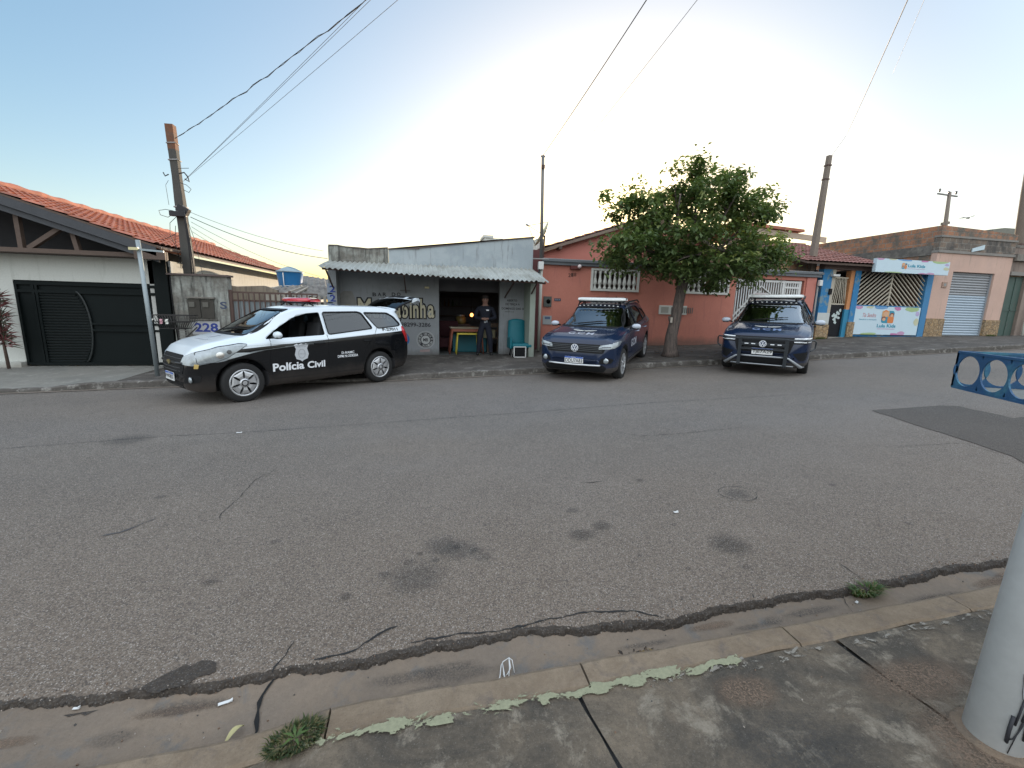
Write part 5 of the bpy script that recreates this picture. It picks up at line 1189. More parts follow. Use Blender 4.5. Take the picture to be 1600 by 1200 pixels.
# figure painting beside the name (reduced to plain shapes: hat, cup)
c_ = ps(541, 470); FP = mat('faded_mural_paint', (.24, .235, .22), .9, var=.25, sc=9)
wall_poly(mb, [(c_.x-.25, c_.z-.45), (c_.x+.35, c_.z-.45), (c_.x+.26, c_.z-.02), (c_.x+.16, c_.z+.26), (c_.x-.05, c_.z+.26), (c_.x-.25, c_.z+.12)], YW, FP); wall_poly(mb, blob(c_.x+.06, c_.z-.22, .18, .13), YW, mat('mural_ochre', (.27, .22, .11), .9, var=.2), .007); ring2d(mb, c_.x+.46, c_.z-.22, .13, .17, YW, FP)
mb.build('painted_sign', B)
mb = MB()
for s_, xa, xb, yt, yb in (('ABERTO', 792, 808, 467.5, 471.5), ('DE TERÇA A', 790, 812, 473.5, 478), ('DOMINGO DAS 16H', 784, 822, 480, 484.5), ('FESTAS', 789, 803, 486.5, 488)): sign_word(s_, xa, xb, yt, yb, INKB, .02)
mb.build('painted_notice', B)
mb = MB()
for i, ch in enumerate('228'):
    a = P(513.2, 446+i*14.5, 12.0); b = P(518.5, 456.5+i*14.5, 12.0); mb.add([(a.x-.03, 11.996, b.z-.05), (b.x+.03, 11.996, b.z-.05), (b.x+.03, 11.996, a.z+.05), (a.x-.03, 11.996, a.z+.05)], [(0, 1, 2, 3)], mat('pale_blue_wash', (.26, .31, .38), .9, var=.15)); wall_text(mb, ch, xl+.03, xl+.17, b.z, a.z, 12.0, BLUET, .02, lift=.007)
mb.build('house_number', B)
mb = MB(); p = ps(667, 449.5); mb.tube([(p.x-.06, YW-.05, p.z), (p.x+.06, YW-.05, p.z)], .028, mat('lamp_ivory', (.75, .68, .42), .4), 10); mb.b2((p.x-.02, YW-.05, p.z-.02), (p.x+.02, YW, p.z+.02), WHITEM); mb.build('wall_lamp', B)
mb = MB(); p = ps(634, 454); mb.b2((p.x-.15, YW-.05, p.z-.015), (p.x+.12, YW, p.z+.015), mat('dull_strip', (.15, .145, .14), .7)); mb.build('strip_light', B)
# room behind the doorway
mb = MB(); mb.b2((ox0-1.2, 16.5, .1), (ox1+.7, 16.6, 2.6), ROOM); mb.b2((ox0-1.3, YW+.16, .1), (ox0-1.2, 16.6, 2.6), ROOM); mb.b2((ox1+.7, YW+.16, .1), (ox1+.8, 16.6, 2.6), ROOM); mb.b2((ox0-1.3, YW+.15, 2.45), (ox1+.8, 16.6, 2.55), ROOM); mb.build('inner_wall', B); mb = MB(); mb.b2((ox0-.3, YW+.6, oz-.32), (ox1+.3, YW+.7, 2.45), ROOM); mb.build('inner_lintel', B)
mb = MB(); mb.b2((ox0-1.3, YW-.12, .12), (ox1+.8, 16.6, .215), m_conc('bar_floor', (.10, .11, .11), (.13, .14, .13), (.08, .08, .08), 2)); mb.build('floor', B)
mb = MB(); mb.tube([(xr+.10, 11.9, 2.5), (xr+.10, 11.9, .35)], .0, PLASTIC, 4) if False else None
# things in the doorway
def table():
    t = thing('table', 'table with a pale top and splayed red-brown legs in the bar doorway', 'table', (1.35, 12.85, .22)); x, y = P(729, 540, 12.75).x, 12.95
    RB = mat('red_brown_wood', (.24, .075, .045), .5, var=.15); w2 = .47
    mb = MB(); mb.box((x, y, .99), (2*w2+.04, .62, .03), mat('pale_tabletop', (.33, .29, .21), .6, var=.1)); mb.build('tabletop', t, bevel=.006)
    mb = MB(); mb.box((x, y, .925), (2*w2-.06, .54, .085), RB); mb.build('apron', t)
    for sx in (-1, 1):
        for sy in (-1, 1): mb = MB(); mb.tube([(x+sx*(w2-.05), y+sy*.24, .96), (x+sx*(w2+.03), y+sy*.28, .22)], [.035, .02], RB, 8); mb.build('leg', t)
    s_ = thing('stool', 'yellow framed stool tucked under the table in the bar doorway', 'stool', (x, 12.8, .22)); YL = mat('yellow_metal', (.55, .46, .06), .5, var=.1)
    mb = MB(); mb.box((x+.02, 12.76, .82), (.62, .34, .045), YL); mb.build('seat', s_, bevel=.008)
    for sx in (-1, 1):
        for sy in (-1, 1): mb = MB(); mb.tube([(x+.02+sx*.29, 12.76+sy*.15, .81), (x+.02+sx*.33, 12.76+sy*.17, .22)], .017, YL, 8); mb.build('leg', s_)
    c = thing('crate', 'teal storage box on the floor behind the table in the bar', 'box', (x+.05, 13.6, .22)); mb = MB(); TE = mat('teal_plastic', (.012, .12, .15), .5, var=.1); mb.box((x+.15, 13.5, .50), (1.05, .5, .55), TE); mb.build('box_body', c, bevel=.02); mb = MB(); mb.box((x+.15, 13.5, .80), (1.1, .54, .04), TE); mb.build('lid', c, bevel=.008)
    c = thing('cardboard_box', 'cream box on the teal box to the right of the table', 'box', (x+.6, 13.4, .8)); mb = MB(); cb = mat('cream_card', (.30, .27, .17), .8, var=.1); mb.box((x+.72, 13.15, .80), (.36, .26, .24), cb); mb.build('carton', c, bevel=.004); mb = MB(); mb.box((x+.72, 13.15, .9235), (.06, .262, .003), mat('tape', (.4, .34, .2), .4)); mb.build('tape', c)
    j = thing('jar', 'dim ochre food jar standing on the counter inside the bar', 'jar', (x-.2, 14.4, 1.1)); p = P(720, 500, 14.4); mb = MB(); mb.lathe([(.14, p.z-.13), (.17, p.z-.05), (.17, p.z+.08), (.12, p.z+.13)], (p.x, 14.4, 0), mat('ochre_jar', (.22, .17, .06), .3, var=.4, sc=12), n=16); mb.build('glass', j); mb = MB(); mb.lathe([(.13, p.z+.13), (.13, p.z+.17), (.02, p.z+.18)], (p.x, 14.4, 0), ALLOY, n=16); mb.build('lid', j)
    k = thing('counter', 'dark wooden bar counter inside the doorway', 'counter', (.9, 14.5, .2)); mb = MB(); mb.b2((ox0-.7, 14.2, .2), (ox1-.7, 14.75, p.z-.16), mat('dark_wood_counter', (.05, .025, .022), .5, var=.2)); mb.build('front', k); mb = MB(); mb.b2((ox0-.72, 14.15, p.z-.16), (ox1-.66, 14.8, p.z-.13), mat('counter_top', (.09, .05, .045), .35)); mb.build('top', k)
    sh = thing('bottle_shelf', 'shelf of glass bottles on the back wall of the bar, left in the doorway', 'shelf', (.6, 16.3, 1.2)); mb = MB()
    for z in (1.25, 1.6, 1.95): mb.b2((ox0-.2, 16.2, z-.02), (ox0+1.6, 16.48, z), WOODB)
    mb.build('board', sh)
    rr = random.Random(4)
    for z in (1.6,):
        for i in range(8):
            X = ox0-.1+i*.15; mb = MB(); bc = rr.choice([(.16, .18, .16), (.05, .08, .04), (.22, .2, .17), (.12, .07, .03)]); mb.lathe([(.035, 0), (.035, .15), (.013, .19), (.013, .25)], (X, 16.3, z), mat('bottle_%d' % int(bc[0]*100), bc, .15, coat=.5), n=10); b = mb.build('bottle')
            tag(b, 'glass bottle on the back shelf of the bar', 'bottle', 'bottles on the bar shelf')
    l = thing('pendant_lamp', 'small glowing orange lamp inside the dark bar, left of the officer', 'lamp', (1.7, 14.2, 1.5)); p = P(737, 492, 14.0)
    mb = MB(); mb.lathe([(.01, -.06), (.045, -.04), (.055, 0), (.035, .045), (.015, .06)], p, glow('lamp_orange', (1.0, .32, .08), 1.6), n=14); mb.build('bulb', l); mb = MB(); mb.tube([p+Vector((0, 0, .05)), (p.x, p.y, 2.46)], .006, PLASTIC, 5); mb.lathe([(.02, .05), (.03, .07), (.015, .1)], p, PLASTIC, n=10); mb.build('cord', l)
    # old chair by the right jamb
    ch = thing('wooden_chair', 'old brown wooden chair inside the bar, right of the officer', 'chair', (2.1, 13.3, .22)); BR = mat('worn_brown_wood', (.17, .12, .085), .7, var=.2); X = ox1-.05; Y = 13.3
    mb = MB(); mb.box((X, Y, .66), (.42, .42, .04), BR); mb.build('seat', ch, bevel=.005); mb = MB(); mb.box((X, Y+.2, 1.05), (.42, .03, .12), BR); mb.box((X, Y+.2, .88), (.42, .03, .06), BR); mb.build('backrest', ch)
    for sx in (-1, 1):
        for sy in (-1, 1): mb = MB(); mb.beam((X+sx*.18, Y+sy*.19, .21), (X+sx*.18, Y+sy*.19, 1.12 if sy > 0 else .66), .035, .035, BR); mb.build('leg', ch)
    # dark armchair on the left
    ch = thing('armchair', 'dark maroon upholstered armchair deep in the left of the doorway', 'armchair', (.8, 13.7, .22)); MR = mat('maroon_cloth', (.055, .018, .022), .9); X = ox0+.35; Y = 13.6
    mb = MB(); mb.box((X, Y, .5), (.6, .55, .3), MR); mb.build('seat', ch, bevel=.04); mb = MB(); mb.box((X, Y+.25, .85), (.6, .14, .6), MR); mb.build('backrest', ch, bevel=.04)
    for sx in (-1, 1): mb = MB(); mb.box((X+sx*.33, Y, .58), (.1, .55, .46), MR); mb.build('armrest', ch, bevel=.03)
table()
# turquoise chair and white framed stool outside
def teal_chair():
    c = P(812, 553, 12.0); t = thing('plastic_chair', 'turquoise upholstered chair standing against the grey bar wall', 'chair', (c.x, 12.1, .24)); TQ = mat('turquoise_vinyl', (.006, .135, .17), .55, var=.12, sc=4); x = c.x-.0; y = 12.05
    n = 10; vs = []
    mb = MB(); W2 = .27
    for i in range(n+1):
        u = i/n; z = lerp(.55, 1.30, u); yy = y+.18+.10*u; w_ = W2*(1-.12*u**3)
        for k in range(5): q = (k/4-.5)*2; vs.append((x-.03+q*w_, yy-.02*(1-q*q)+.03*abs(q), z-(.05*q*q if i == n else 0)))
    N = len(vs); vs += [(a, b+.06, c2) for a, b, c2 in vs]; F = []
    for i in range(n):
        for k in range(4): a = i*5+k; F += [(a, a+1, a+6, a+5), (N+a, N+a+5, N+a+6, N+a+1)]
        F += [(i*5, (i+1)*5, N+(i+1)*5, N+i*5), (i*5+4, N+i*5+4, N+(i+1)*5+4, (i+1)*5+4)]
    F += [tuple(range(5))[::-1]+tuple(range(N, N+5)), tuple(range(n*5, n*5+5))+tuple(range(N+n*5+4, N+n*5-1, -1))]
    mb.add(vs, F, TQ, True); mb.build('backrest', t)
    mb = MB(); mb.box((x+.02, y-.05, .56), (.58, .52, .13), TQ); mb.build('seat', t, bevel=.05)
    for sx in (-1, 1):
        mb = MB(); mb.box((x+.01+sx*.30, y+.02, .62), (.07, .46, .32), TQ); mb.build('armrest', t, bevel=.03)
        for sy in (-1, 1): mb = MB(); mb.tube([(x+sx*.22, y-.03+sy*.18, .52), (x+sx*.25, y-.03+sy*.22, .22)], .018, PLASTIC, 7); mb.build('leg', t)
    c = P(812, 557, 11.55); s_ = thing('tipped_stool', 'small square white metal stool tipped over in front of the turquoise chair', 'stool', (c.x, 11.6, .27)); a, b = P(803.5, 542, 11.6), P(821, 558, 11.6); mb = MB()
    for p, q in (((a.x, a.z), (b.x, a.z)), ((a.x, b.z), (b.x, b.z)), ((a.x, a.z), (a.x, b.z)), ((b.x, a.z), (b.x, b.z))): mb.beam((p[0], 11.6, p[1]), (q[0], 11.6, q[1]), .025, .025, WHITEM, (0, 1, 0))
    mb.build('seat_frame', s_); mb = MB(); mb.b2((a.x+.015, 11.605, b.z+.015), (b.x-.015, 11.625, a.z-.015), PLASTIC); mb.build('dark_panel', s_)
    for X in (a.x, b.x): mb = MB(); mb.beam((X, 11.62, a.z), (X, 11.9, b.z-.02), .02, .02, WHITEM); mb.build('leg', s_)
teal_chair()

# ---------------------------------------------------------------- salmon house
Hs = thing('salmon_house', 'salmon red house front with white balusters and a low tiled gable behind', 'house', (8.5, 13, .5))
YS = 12.8; sx0, sx1, sz1 = 3.55, 13.42, 3.07
w1 = (P(926, 440, YS).x, P(995, 440, YS).x, P(960, 452, YS).z, P(960, 424, YS).z); w2 = (P(1064, 445, YS).x, P(1136, 445, YS).x, P(1100, 456.5, YS).z, P(1100, 428, YS).z)
w3 = (P(1029, 484, YS).x, P(1072, 484, YS).x, P(1050, 491.5, YS).z, P(1050, 477.5, YS).z); gx0, gx1, gz1 = P(1146, 500, YS).x-.05, P(1253, 470, YS).x, P(1200, 436, YS).z
mb = MB(); wall_holes(mb, sx0, sx1, .1, sz1-.16, YS, YS+.18, SALM, [w1, w2, (gx0, gx1, -1, gz1)]); mb.b2((gx1+.06, YS-.04, .1), (gx1+.45, YS, sz1-.17), SALM2); mb.build('front_wall', Hs)
mb = MB(); mb.b2((sx0-.02, YS-.10, sz1-.16), (sx1+.08, YS+.28, sz1-.07), SLATE); mb.b2((sx0-.02, YS-.14, sz1-.07), (sx1+.12, YS+.30, sz1), SLATE); mb.b2((sx0-.02, YS-.10, sz1), (sx1+.1, YS+.25, sz1+.02), mat('coping_top', (.30, .32, .34), .6)); mb.build('coping', Hs)
def balusters(w_, n, hide=0):
    x0, x1, z0, z1 = w_; mb = MB(); f = .07
    mb.b2((x0-f, YS-.05, z0-f), (x1+f, YS+.10, z0), WHITEC); mb.b2((x0-f, YS-.05, z1), (x1+f, YS+.10, z1+f), WHITEC); mb.b2((x0-f, YS-.049, z0), (x0, YS+.09, z1), WHITEC); mb.b2((x1, YS-.049, z0), (x1+f, YS+.09, z1), WHITEC)
    wd = mb.build('baluster_window', Hs, bevel=.006); h = z1-z0
    for i in range(n):
        x = lerp(x0, x1, (i+.5)/n); mb = MB(); mb.lathe([(.055, 0), (.055, .04), (.032, .07), (.040, .12), (.068, h*.30), (.060, h*.42), (.036, h*.62), (.034, h*.80), (.055, h-.05), (.055, h)], (x, YS+.02, z0), WHITEC, n=10); mb.build('baluster', wd)
    mb = MB(); mb.b2((x0-.05, YS+.30, z0-.1), (x1+.05, YS+.33, z1+.1), mat('porch_shade', (.10, .08, .075), .9)); mb.build('porch_shade_panel', wd)  # dark panel behind the balusters, the porch's shade put into its colour
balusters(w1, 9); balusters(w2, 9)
mb = MB(); x0, x1, z0, z1 = w3; mb.b2((x0, YS-.05, z0), (x1, YS, z1), WHITEC); bx_ = mb.build('mailbox', Hs, bevel=.008); mb = MB()
for i in range(12): x = x0+.42+i*.068; mb.b2((x, YS-.058, z0+.05), (x+.03, YS-.0505, z1-.05), mat('slot_dark', (.12, .12, .11), .8))
mb.b2((x0+.06, YS-.055, z0+.05), (x0+.32, YS-.0505, z1-.05), mat('slot_grey', (.35, .34, .30), .8)); mb.build('vent_slots', bx_)
p = P(858, 458, YS); mb = MB(); mb.b2((P(849, 470, YS).x, YS-.06, P(850, 479, YS).z), (P(861, 470, YS).x, YS, P(850, 463, YS).z), mat('meter_grey', (.09, .095, .085), .6, var=.1)); e = mb.build('meter_box', Hs); mb = MB(); mb.lathe([(.07, 0), (.07, .03), (.05, .04)], (P(856, 471, YS).x, YS-.06, P(856, 471, YS).z), mat('meter_glass', (.22, .23, .20), .2), 'Y', 14, R=rotm(0, 0, 0)); mb.build('dial', e)
mb = MB(); a, b = P(866, 466, YS), P(876, 470.5, YS); mb.b2((a.x, YS-.015, b.z), (b.x, YS, a.z), mat('name_plate_dark', (.05, .055, .08), .5)); e = mb.build('name_plate', Hs); mb = MB(); wall_text(mb, 'RUA 24', a.x+.03, b.x-.03, b.z+.02, a.z-.02, YS-.015, mat('plate_ink', (.35, .36, .4), .5), .01); mb.build('plate_letters', e)
mb = MB(); a, b = P(848, 493, YS), P(861, 507, YS); mb.b2((a.x, YS-.03, b.z), (b.x, YS, a.z), mat('grey_panel', (.36, .38, .38), .6)); e = mb.build('letter_slot', Hs); mb = MB(); mb.b2((a.x+.06, YS-.036, b.z+.16), (b.x-.05, YS-.0305, a.z-.03), mat('slot_blue', (.10, .14, .22), .5)); mb.build('slot_flap', e)
mb = MB()
for i, ch in enumerate('218'): a, b = P(888+i*4.4, 427-.5*i, YS), P(891.5+i*4.4, 433-.5*i, YS); wall_text(mb, ch, a.x, b.x, b.z, a.z, YS, mat('rusty_number', (.10, .045, .035), .7), .02)
mb.build('house_number', Hs)
mb = MB(); p = P(903, 417, YS); mb.box((p.x-.1, YS-.05, p.z+.0), (.32, .1, .16), mat('lamp_maroon', (.12, .035, .03), .6)); e = mb.build('wall_lamp', Hs); mb = MB(); mb.lathe([(.02, -.06), (.055, -.03), (.06, 0), (.045, .04), (.01, .06)], (p.x, YS-.14, p.z), mat('lamp_globe', (.62, .52, .50), .3), n=12); mb.build('globe', e)
mb = MB(); mb.b2((3.11, YS+.02, .1), (sx0+.01, YS+2.0, sz1+.25), mat('dark_maroon_party_wall', (.14, .055, .055), .9, var=.2, sc=3)); mb.build('party_wall', Hs)
# gable behind
YG = 14.6; a = P(836, 392.5, YG); b = P(945, 360.5, YG); sl_g = (b.z-a.z)/(b.x-a.x); apx = P(1010, 400, YG).x; az = a.z+sl_g*(apx-a.x)
mb = MB(); mb.prism([(a.x+.2, YG, .2), (2*apx-a.x-.2, YG, .2), (2*apx-a.x-.2, YG, a.z-.05), (apx, YG, az-.05), (a.x+.2, YG, a.z-.05)], (0, .2, 0), SALM2); mb.build('gable_wall', Hs)
mb = MB(); V_ = (1, 0, -sl_g); tile_roof(mb, (apx, YG-.25, az+.02), (0, 1, 0), (-1, 0, -sl_g), 8, (apx-a.x)*1.05, TILE2); tile_roof(mb, (apx, YG-.25, az+.02), (0, 1, 0), (1, 0, -sl_g), 8, (apx-a.x)*1.05, TILE2)
for s_ in (-1, 1): mb.prism([(apx, YG-.25, az-.10), (apx, YG-.25, az+.0), (apx+s_*(apx-a.x), YG-.25, a.z-.0), (apx+s_*(apx-a.x), YG-.25, a.z-.10)], (0, 8, 0), mat('bleached_timber', (.20, .15, .12), .85, var=.2))
mb.build('roof', Hs)
mb = MB(); mb.beam((P(872, 388, YG).x, YG-.3, P(872, 388.5, YG).z), (P(872, 388, YG).x, YG, P(872, 388.5, YG).z), .10, .10, WOODB); mb.build('purlin_end', Hs)
# white gate
mb = MB(); zb = .56; fr_ = .045
mb.b2((gx0, YS+.05, zb), (gx0+fr_, YS+.09, gz1-.02), WHITEM); mb.b2((gx0+1.86, YS+.05, zb), (gx0+1.95, YS+.09, gz1-.02), WHITEM); mb.b2((gx1-.16, YS+.05, zb), (gx1-.06, YS+.09, gz1-.02), WHITEM)
mb.b2((gx0, YS+.045, gz1-.10), (gx1-.06, YS+.095, gz1-.03), WHITEM); mb.b2((gx0, YS+.045, zb), (gx1-.06, YS+.095, zb+.06), WHITEM); mb.b2((gx0+1.95, YS+.045, gz1-.28), (gx1-.16, YS+.095, gz1-.22), WHITEM)
wg = mb.build('white_gate', Hs)
mb = MB(); n = int((gx1-gx0-.1)/.095)
for i in range(1, n): x = gx0+i*.095; mb.b2((x-.018, YS+.055, zb), (x+.018, YS+.085, gz1-.06), WHITEM)
mb.build('bars', wg)
mb = MB(); ax_, az_ = P(1190, 447, YS).x, P(1190, 447, YS).z; bl = P(1146, 512, YS); br = P(1212, 470, YS); bc = (ax_+1.0, az_-.62)
mb.beam((gx0, YS+.03, az_-1.03), (ax_, YS+.03, az_), .03, .07, WHITEM, (0, 1, 0)); mb.beam((ax_, YS+.03, az_), (bc[0], YS+.03, bc[1]), .03, .07, WHITEM, (0, 1, 0)); mb.beam((gx0, YS+.028, az_-1.21), (ax_, YS+.028, az_-.16), .03, .04, WHITEM, (0, 1, 0))
mb.beam((ax_-.75, YS+.03, az_-.70), (bc[0], YS+.03, az_-.70), .03, .06, WHITEM, (0, 1, 0)); mb.build('diagonal_brace', wg)
mb = MB(); a = (ax_-.30, az_-.52); mb.b2((a[0], YS+.0, a[1]), (a[0]+.62, YS+.012, a[1]+.30), mat('notice_white', (.5, .48, .47), .6)); mb.add([(a[0]+.05, YS-.003, a[1]+.16), (a[0]+.57, YS-.003, a[1]+.16), (a[0]+.57, YS-.003, a[1]+.26), (a[0]+.05, YS-.003, a[1]+.26)], [(0, 1, 2, 3)], mat('notice_red', (.38, .16, .15), .6)); wall_text(mb, 'VENDE-SE', a[0]+.06, a[0]+.56, a[1]+.03, a[1]+.12, YS, BLACKP, .01); mb.build('notice', wg)
mb = MB(); mb.b2((gx0-1, 17, .1), (sx1, 17.1, 3.0), mat('carport_wall', (.16, .06, .05), .9)); mb.b2((gx0-1, YS+.3, 2.95), (sx1, 17.1, 3.0), DARK); mb.b2((sx1-.15, YS+.19, .1), (sx1, 17, 2.95), SALM); mb.b2((gx0-.1, YS+.19, .1), (gx0, 17, 2.95), SALM); mb.build('carport', Hs)  # shade of the carport put into the darker salmon of its back wall
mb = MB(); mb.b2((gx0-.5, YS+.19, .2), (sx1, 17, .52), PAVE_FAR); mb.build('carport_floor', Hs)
mb = MB(); mb.tube([(gx1+.5, YS-.06, sz1-.3), (gx1+.52, YS-.06, .7)], .03, mat('grey_conduit', (.25, .25, .24), .6), 8); p = (sx1+.03, YS-.12, sz1-.35); mb.build('downpipe', Hs)
mb = MB(); mb.box(p, (.13, .1, .2), WHITEM); mb.build('junction_box', Hs, bevel=.02)
# satellite dish and white block behind
D_ = thing('satellite_dish', 'old satellite dish seen edge-on above the corner between the bar and the salmon house', 'satellite dish', (3.7, 14.2, 3.2)); c = P(851, 368, 14.2)
R = rotm(0, radians(-62), radians(-8)); mb = MB(); mb.lathe([(.02, .0), (.2, .02), (.36, .07), (.47, .13)], c, mat('dish_cream', (.52, .50, .36), .6, var=.1), n=26, R=R); mb.build('dish', D_)
mb = MB(); tip = c+R @ Vector((0, 0, .62)); 
for t in (0.3, 2.4, 4.5): mb.tube([c+R @ Vector((.46*cos(t), .46*sin(t), .13)), tip], .012, GREYM, 5)
mb.lathe([(.03, 0), (.04, .05), (.03, .1)], tip, GREYM, n=8, R=R); mb.build('feed_arm', D_); mb = MB(); mb.tube([c, (c.x-.02, 14.25, 2.9)], .03, RUST, 8); mb.build('mount', D_)
D_ = tag(MB().b2((P(838, 385, 15.5).x, 15.5, 2.5), (P(851, 385, 15.5).x, 16.2, P(851, 373.5, 15.5).z), HOUSES).build('chimney_block'), 'small pale block on the roof beside the satellite dish', 'chimney')
D_ = thing('roof_tank', 'small white box-shaped tank just above the parapet of the bar', 'water tank', (2.0, 15, 3)); a, b = P(757, 374, 15.0), P(786, 371, 15.0); mb = MB(); mb.b2((a.x, 15, 2.6), (b.x, 15.8, a.z+.06), WHITEC); mb.build('tank', D_); mb = MB(); mb.b2((a.x-.04, 14.96, a.z+.06), (a.x+.3, 15.84, a.z+.14), WHITEC); mb.build('lid', D_)

# ---------------------------------------------------------------- brick wall, blue day-care house
Bw = thing('brick_wall', 'bare old brick wall between the salmon house and the blue house, under the tree crown', 'wall', (12.5, 13.4, 0)); Yb = 13.3; a = P(1190, 392, Yb); b = P(1277, 410, Yb)
mb = MB(); q = [(a.x, Yb, 1.0), (b.x, Yb, 1.0), (b.x, Yb, P(1277, 406, Yb).z), (P(1262, 404, Yb).x, Yb, P(1262, 404, Yb).z), (P(1225, 397, Yb).x, Yb, P(1225, 397, Yb).z), (a.x, Yb, a.z)]; mb.prism(q, (0, .2, 0), BRICK2); mb.build('masonry', Bw)
mb = MB(); mb.prism([(x, y-.02, z) for x, y, z in q[2:]]+[(x, y-.02, z+.05) for x, y, z in q[2:][::-1]], (0, .26, 0), CONCD); mb.build('coping', Bw)
Hb = thing('day_care_house', 'bright blue day care house with maroon tiles, slanted-bar gates and a children banner', 'house', (16.2, 13, .9)); YB = 12.9
def pb(x, y): return P(x, y, YB)
def quadcol(mb, xt0, xt1, yt, xb0, xb1, yb, m, Y=YB, th=.2):
    x0 = (P(xt0, yt, Y).x+P(xb0, yb, Y).x)/2; x1 = (P(xt1, yt, Y).x+P(xb1, yb, Y).x)/2; mb.b2((x0, Y, P(xb0, yb, Y).z), (x1, Y+th, P(xt0, yt, Y).z), m); return x0, x1
ground_b = .84
mb = MB(); zt1 = 3.22
A0, A1 = 13.72, 14.25; mb.b2((A0, YB-.04, 1.30), (A1-.14, YB+.18, zt1), BLUEP); bp = mb.build('blue_pillar', Hb)
mb = MB(); mb.b2((A1-.14, YB-.03, 1.30), (A1, YB+.18, zt1), BEIGE); mb.b2((A0-.0, YB-.05, 1.34), (A1-.02, YB-.041, 1.72), mat('white_tile_patch', (.48, .50, .48), .6, var=.1)); mb.build('peeled_strip', bp)
mb = MB(); mb.b2((A0-.02, YB-.07, ground_b-.3), (A1, YB+.18, 1.30), STONE); mb.build('stone_base', bp)
mb = MB(); mb.b2((A0+.31, YB-.09, 2.36), (A0+.42, YB-.041, 2.56), PLASTIC); mb.build('intercom', bp); mb = MB(); mb.b2((A0+.3, YB-.16, zt1-.24), (A0+.58, YB-.05, zt1-.17), WHITEM); mb.build('camera', bp)
# door
D0, D1 = A1, 15.02; mb = MB(); BLK = mat('black_sheet_door', (.010, .010, .013), .55, spec=.2, var=.15); mb.b2((D0+.03, YB+.05, ground_b+.06), (D1-.1, YB+.08, 2.02), BLK); dr = mb.build('door', Hb)
mb = MB(); mb.b2((D0+.03, YB+.05, 2.02), (D1-.1, YB+.08, 2.06), BARC); mb.b2((D0+.03, YB+.05, 2.94), (D1-.1, YB+.08, 2.98), BARC)
c0 = (D0+D1-.07)/2
for s_ in (-1, 1):
    for k in range(5): 
        xa = c0+s_*k*.06; xb = c0; mb.beam((xa, YB+.06, 2.95), (c0+s_*min(.31, .06+.085*k), YB+.06, 2.05), .02, .020, BARC, (0, 1, 0))
mb.build('door_bars', dr)
mb = MB(); FW = mat('white_flower_decal', (.45, .52, .50), .6); cx, cz = c0+.02, 1.62
for k, (dx, dz, r) in enumerate(((0, 0, .07), (.08, .1, .06), (-.1, .03, .06), (-.06, -.12, .07), (.1, -.06, .06), (.14, .2, .05), (-.02, -.22, .06), (.02, .12, .05), (-.16, .0, .04))): wall_poly(mb, blob(cx+dx, cz+dz, r, r, 10, .5), YB+.05, FW, .004+.001*k)
mb.build('flower_decal', dr); mb = MB(); mb.b2((D0, YB-.1, ground_b-.06), (D1, YB+.12, ground_b+.03), CONC); mb.build('threshold', dr)
mb = MB(); mb.b2((D1-.10, YB-.02, 1.86), (D1+.06, YB+.17, zt1), ORANGE); mb.b2((D1-.14, YB-.02, ground_b), (D1+.06, YB+.17, 1.86), mat('teal_blue_jamb', (.03, .20, .33), .7)); mb.build('door_jamb', Hb)
mb = MB(); P0, P1 = D1+.06, 15.32; mb.b2((P0, YB-.05, 1.42), (P1, YB+.17, zt1), BLUEP); bp = mb.build('blue_pillar', Hb); mb = MB(); mb.b2((P0-.02, YB-.08, ground_b-.3), (P1+.02, YB+.17, 1.42), STONE); mb.build('stone_base', bp)
# big gate with slanted bars
G0, G1, gzb, gzt = P1, 18.36, 2.02, 3.2
mb = MB(); mb.b2((G0, YB+.04, .9), (G1, YB+.07, .95), BLUEP)
gm = (G0+G1)/2; mb.b2((gm-.025, YB+.03, .95), (gm+.025, YB+.07, gzt), BARC); mb.b2((G0, YB+.03, gzb-.03), (G1, YB+.07, gzb+.02), BLUEP); gt = mb.build('bar_gate', Hb)
mb = MB(); step = .135; hh = gzt-gzb; sl_b = 1.0
for s_, xa, xb in ((1, G0, gm), (-1, gm, G1)):
    k = -hh
    while k < (xb-xa):
        # bar along direction (s_, 1): clip to the leaf rectangle
        if s_ > 0: x0_, z0_, x1_, z1_ = xa+k, gzb, xa+k+hh*1.25, gzt
        else: x0_, z0_, x1_, z1_ = xb-k, gzb, xb-k-hh*1.25, gzt
        lo, hi = 0.0, 1.0
        for lim, sg in ((xa, 1), (xb, -1)):
            f0 = sg*(x0_-lim); f1 = sg*(x1_-lim)
            if f0 < 0 and f1 < 0: lo = 2
            elif f0 < 0: lo = max(lo, f0/(f0-f1))
            elif f1 < 0: hi = min(hi, f0/(f0-f1))
        if hi-lo > .02: mb.beam((lerp(x0_, x1_, lo), YB+.05, lerp(z0_, z1_, lo)), (lerp(x0_, x1_, hi), YB+.05, lerp(z0_, z1_, hi)), .03, .038, BARC, (0, 1, 0))
        k += step*1.5
mb.build('slanted_bars', gt)
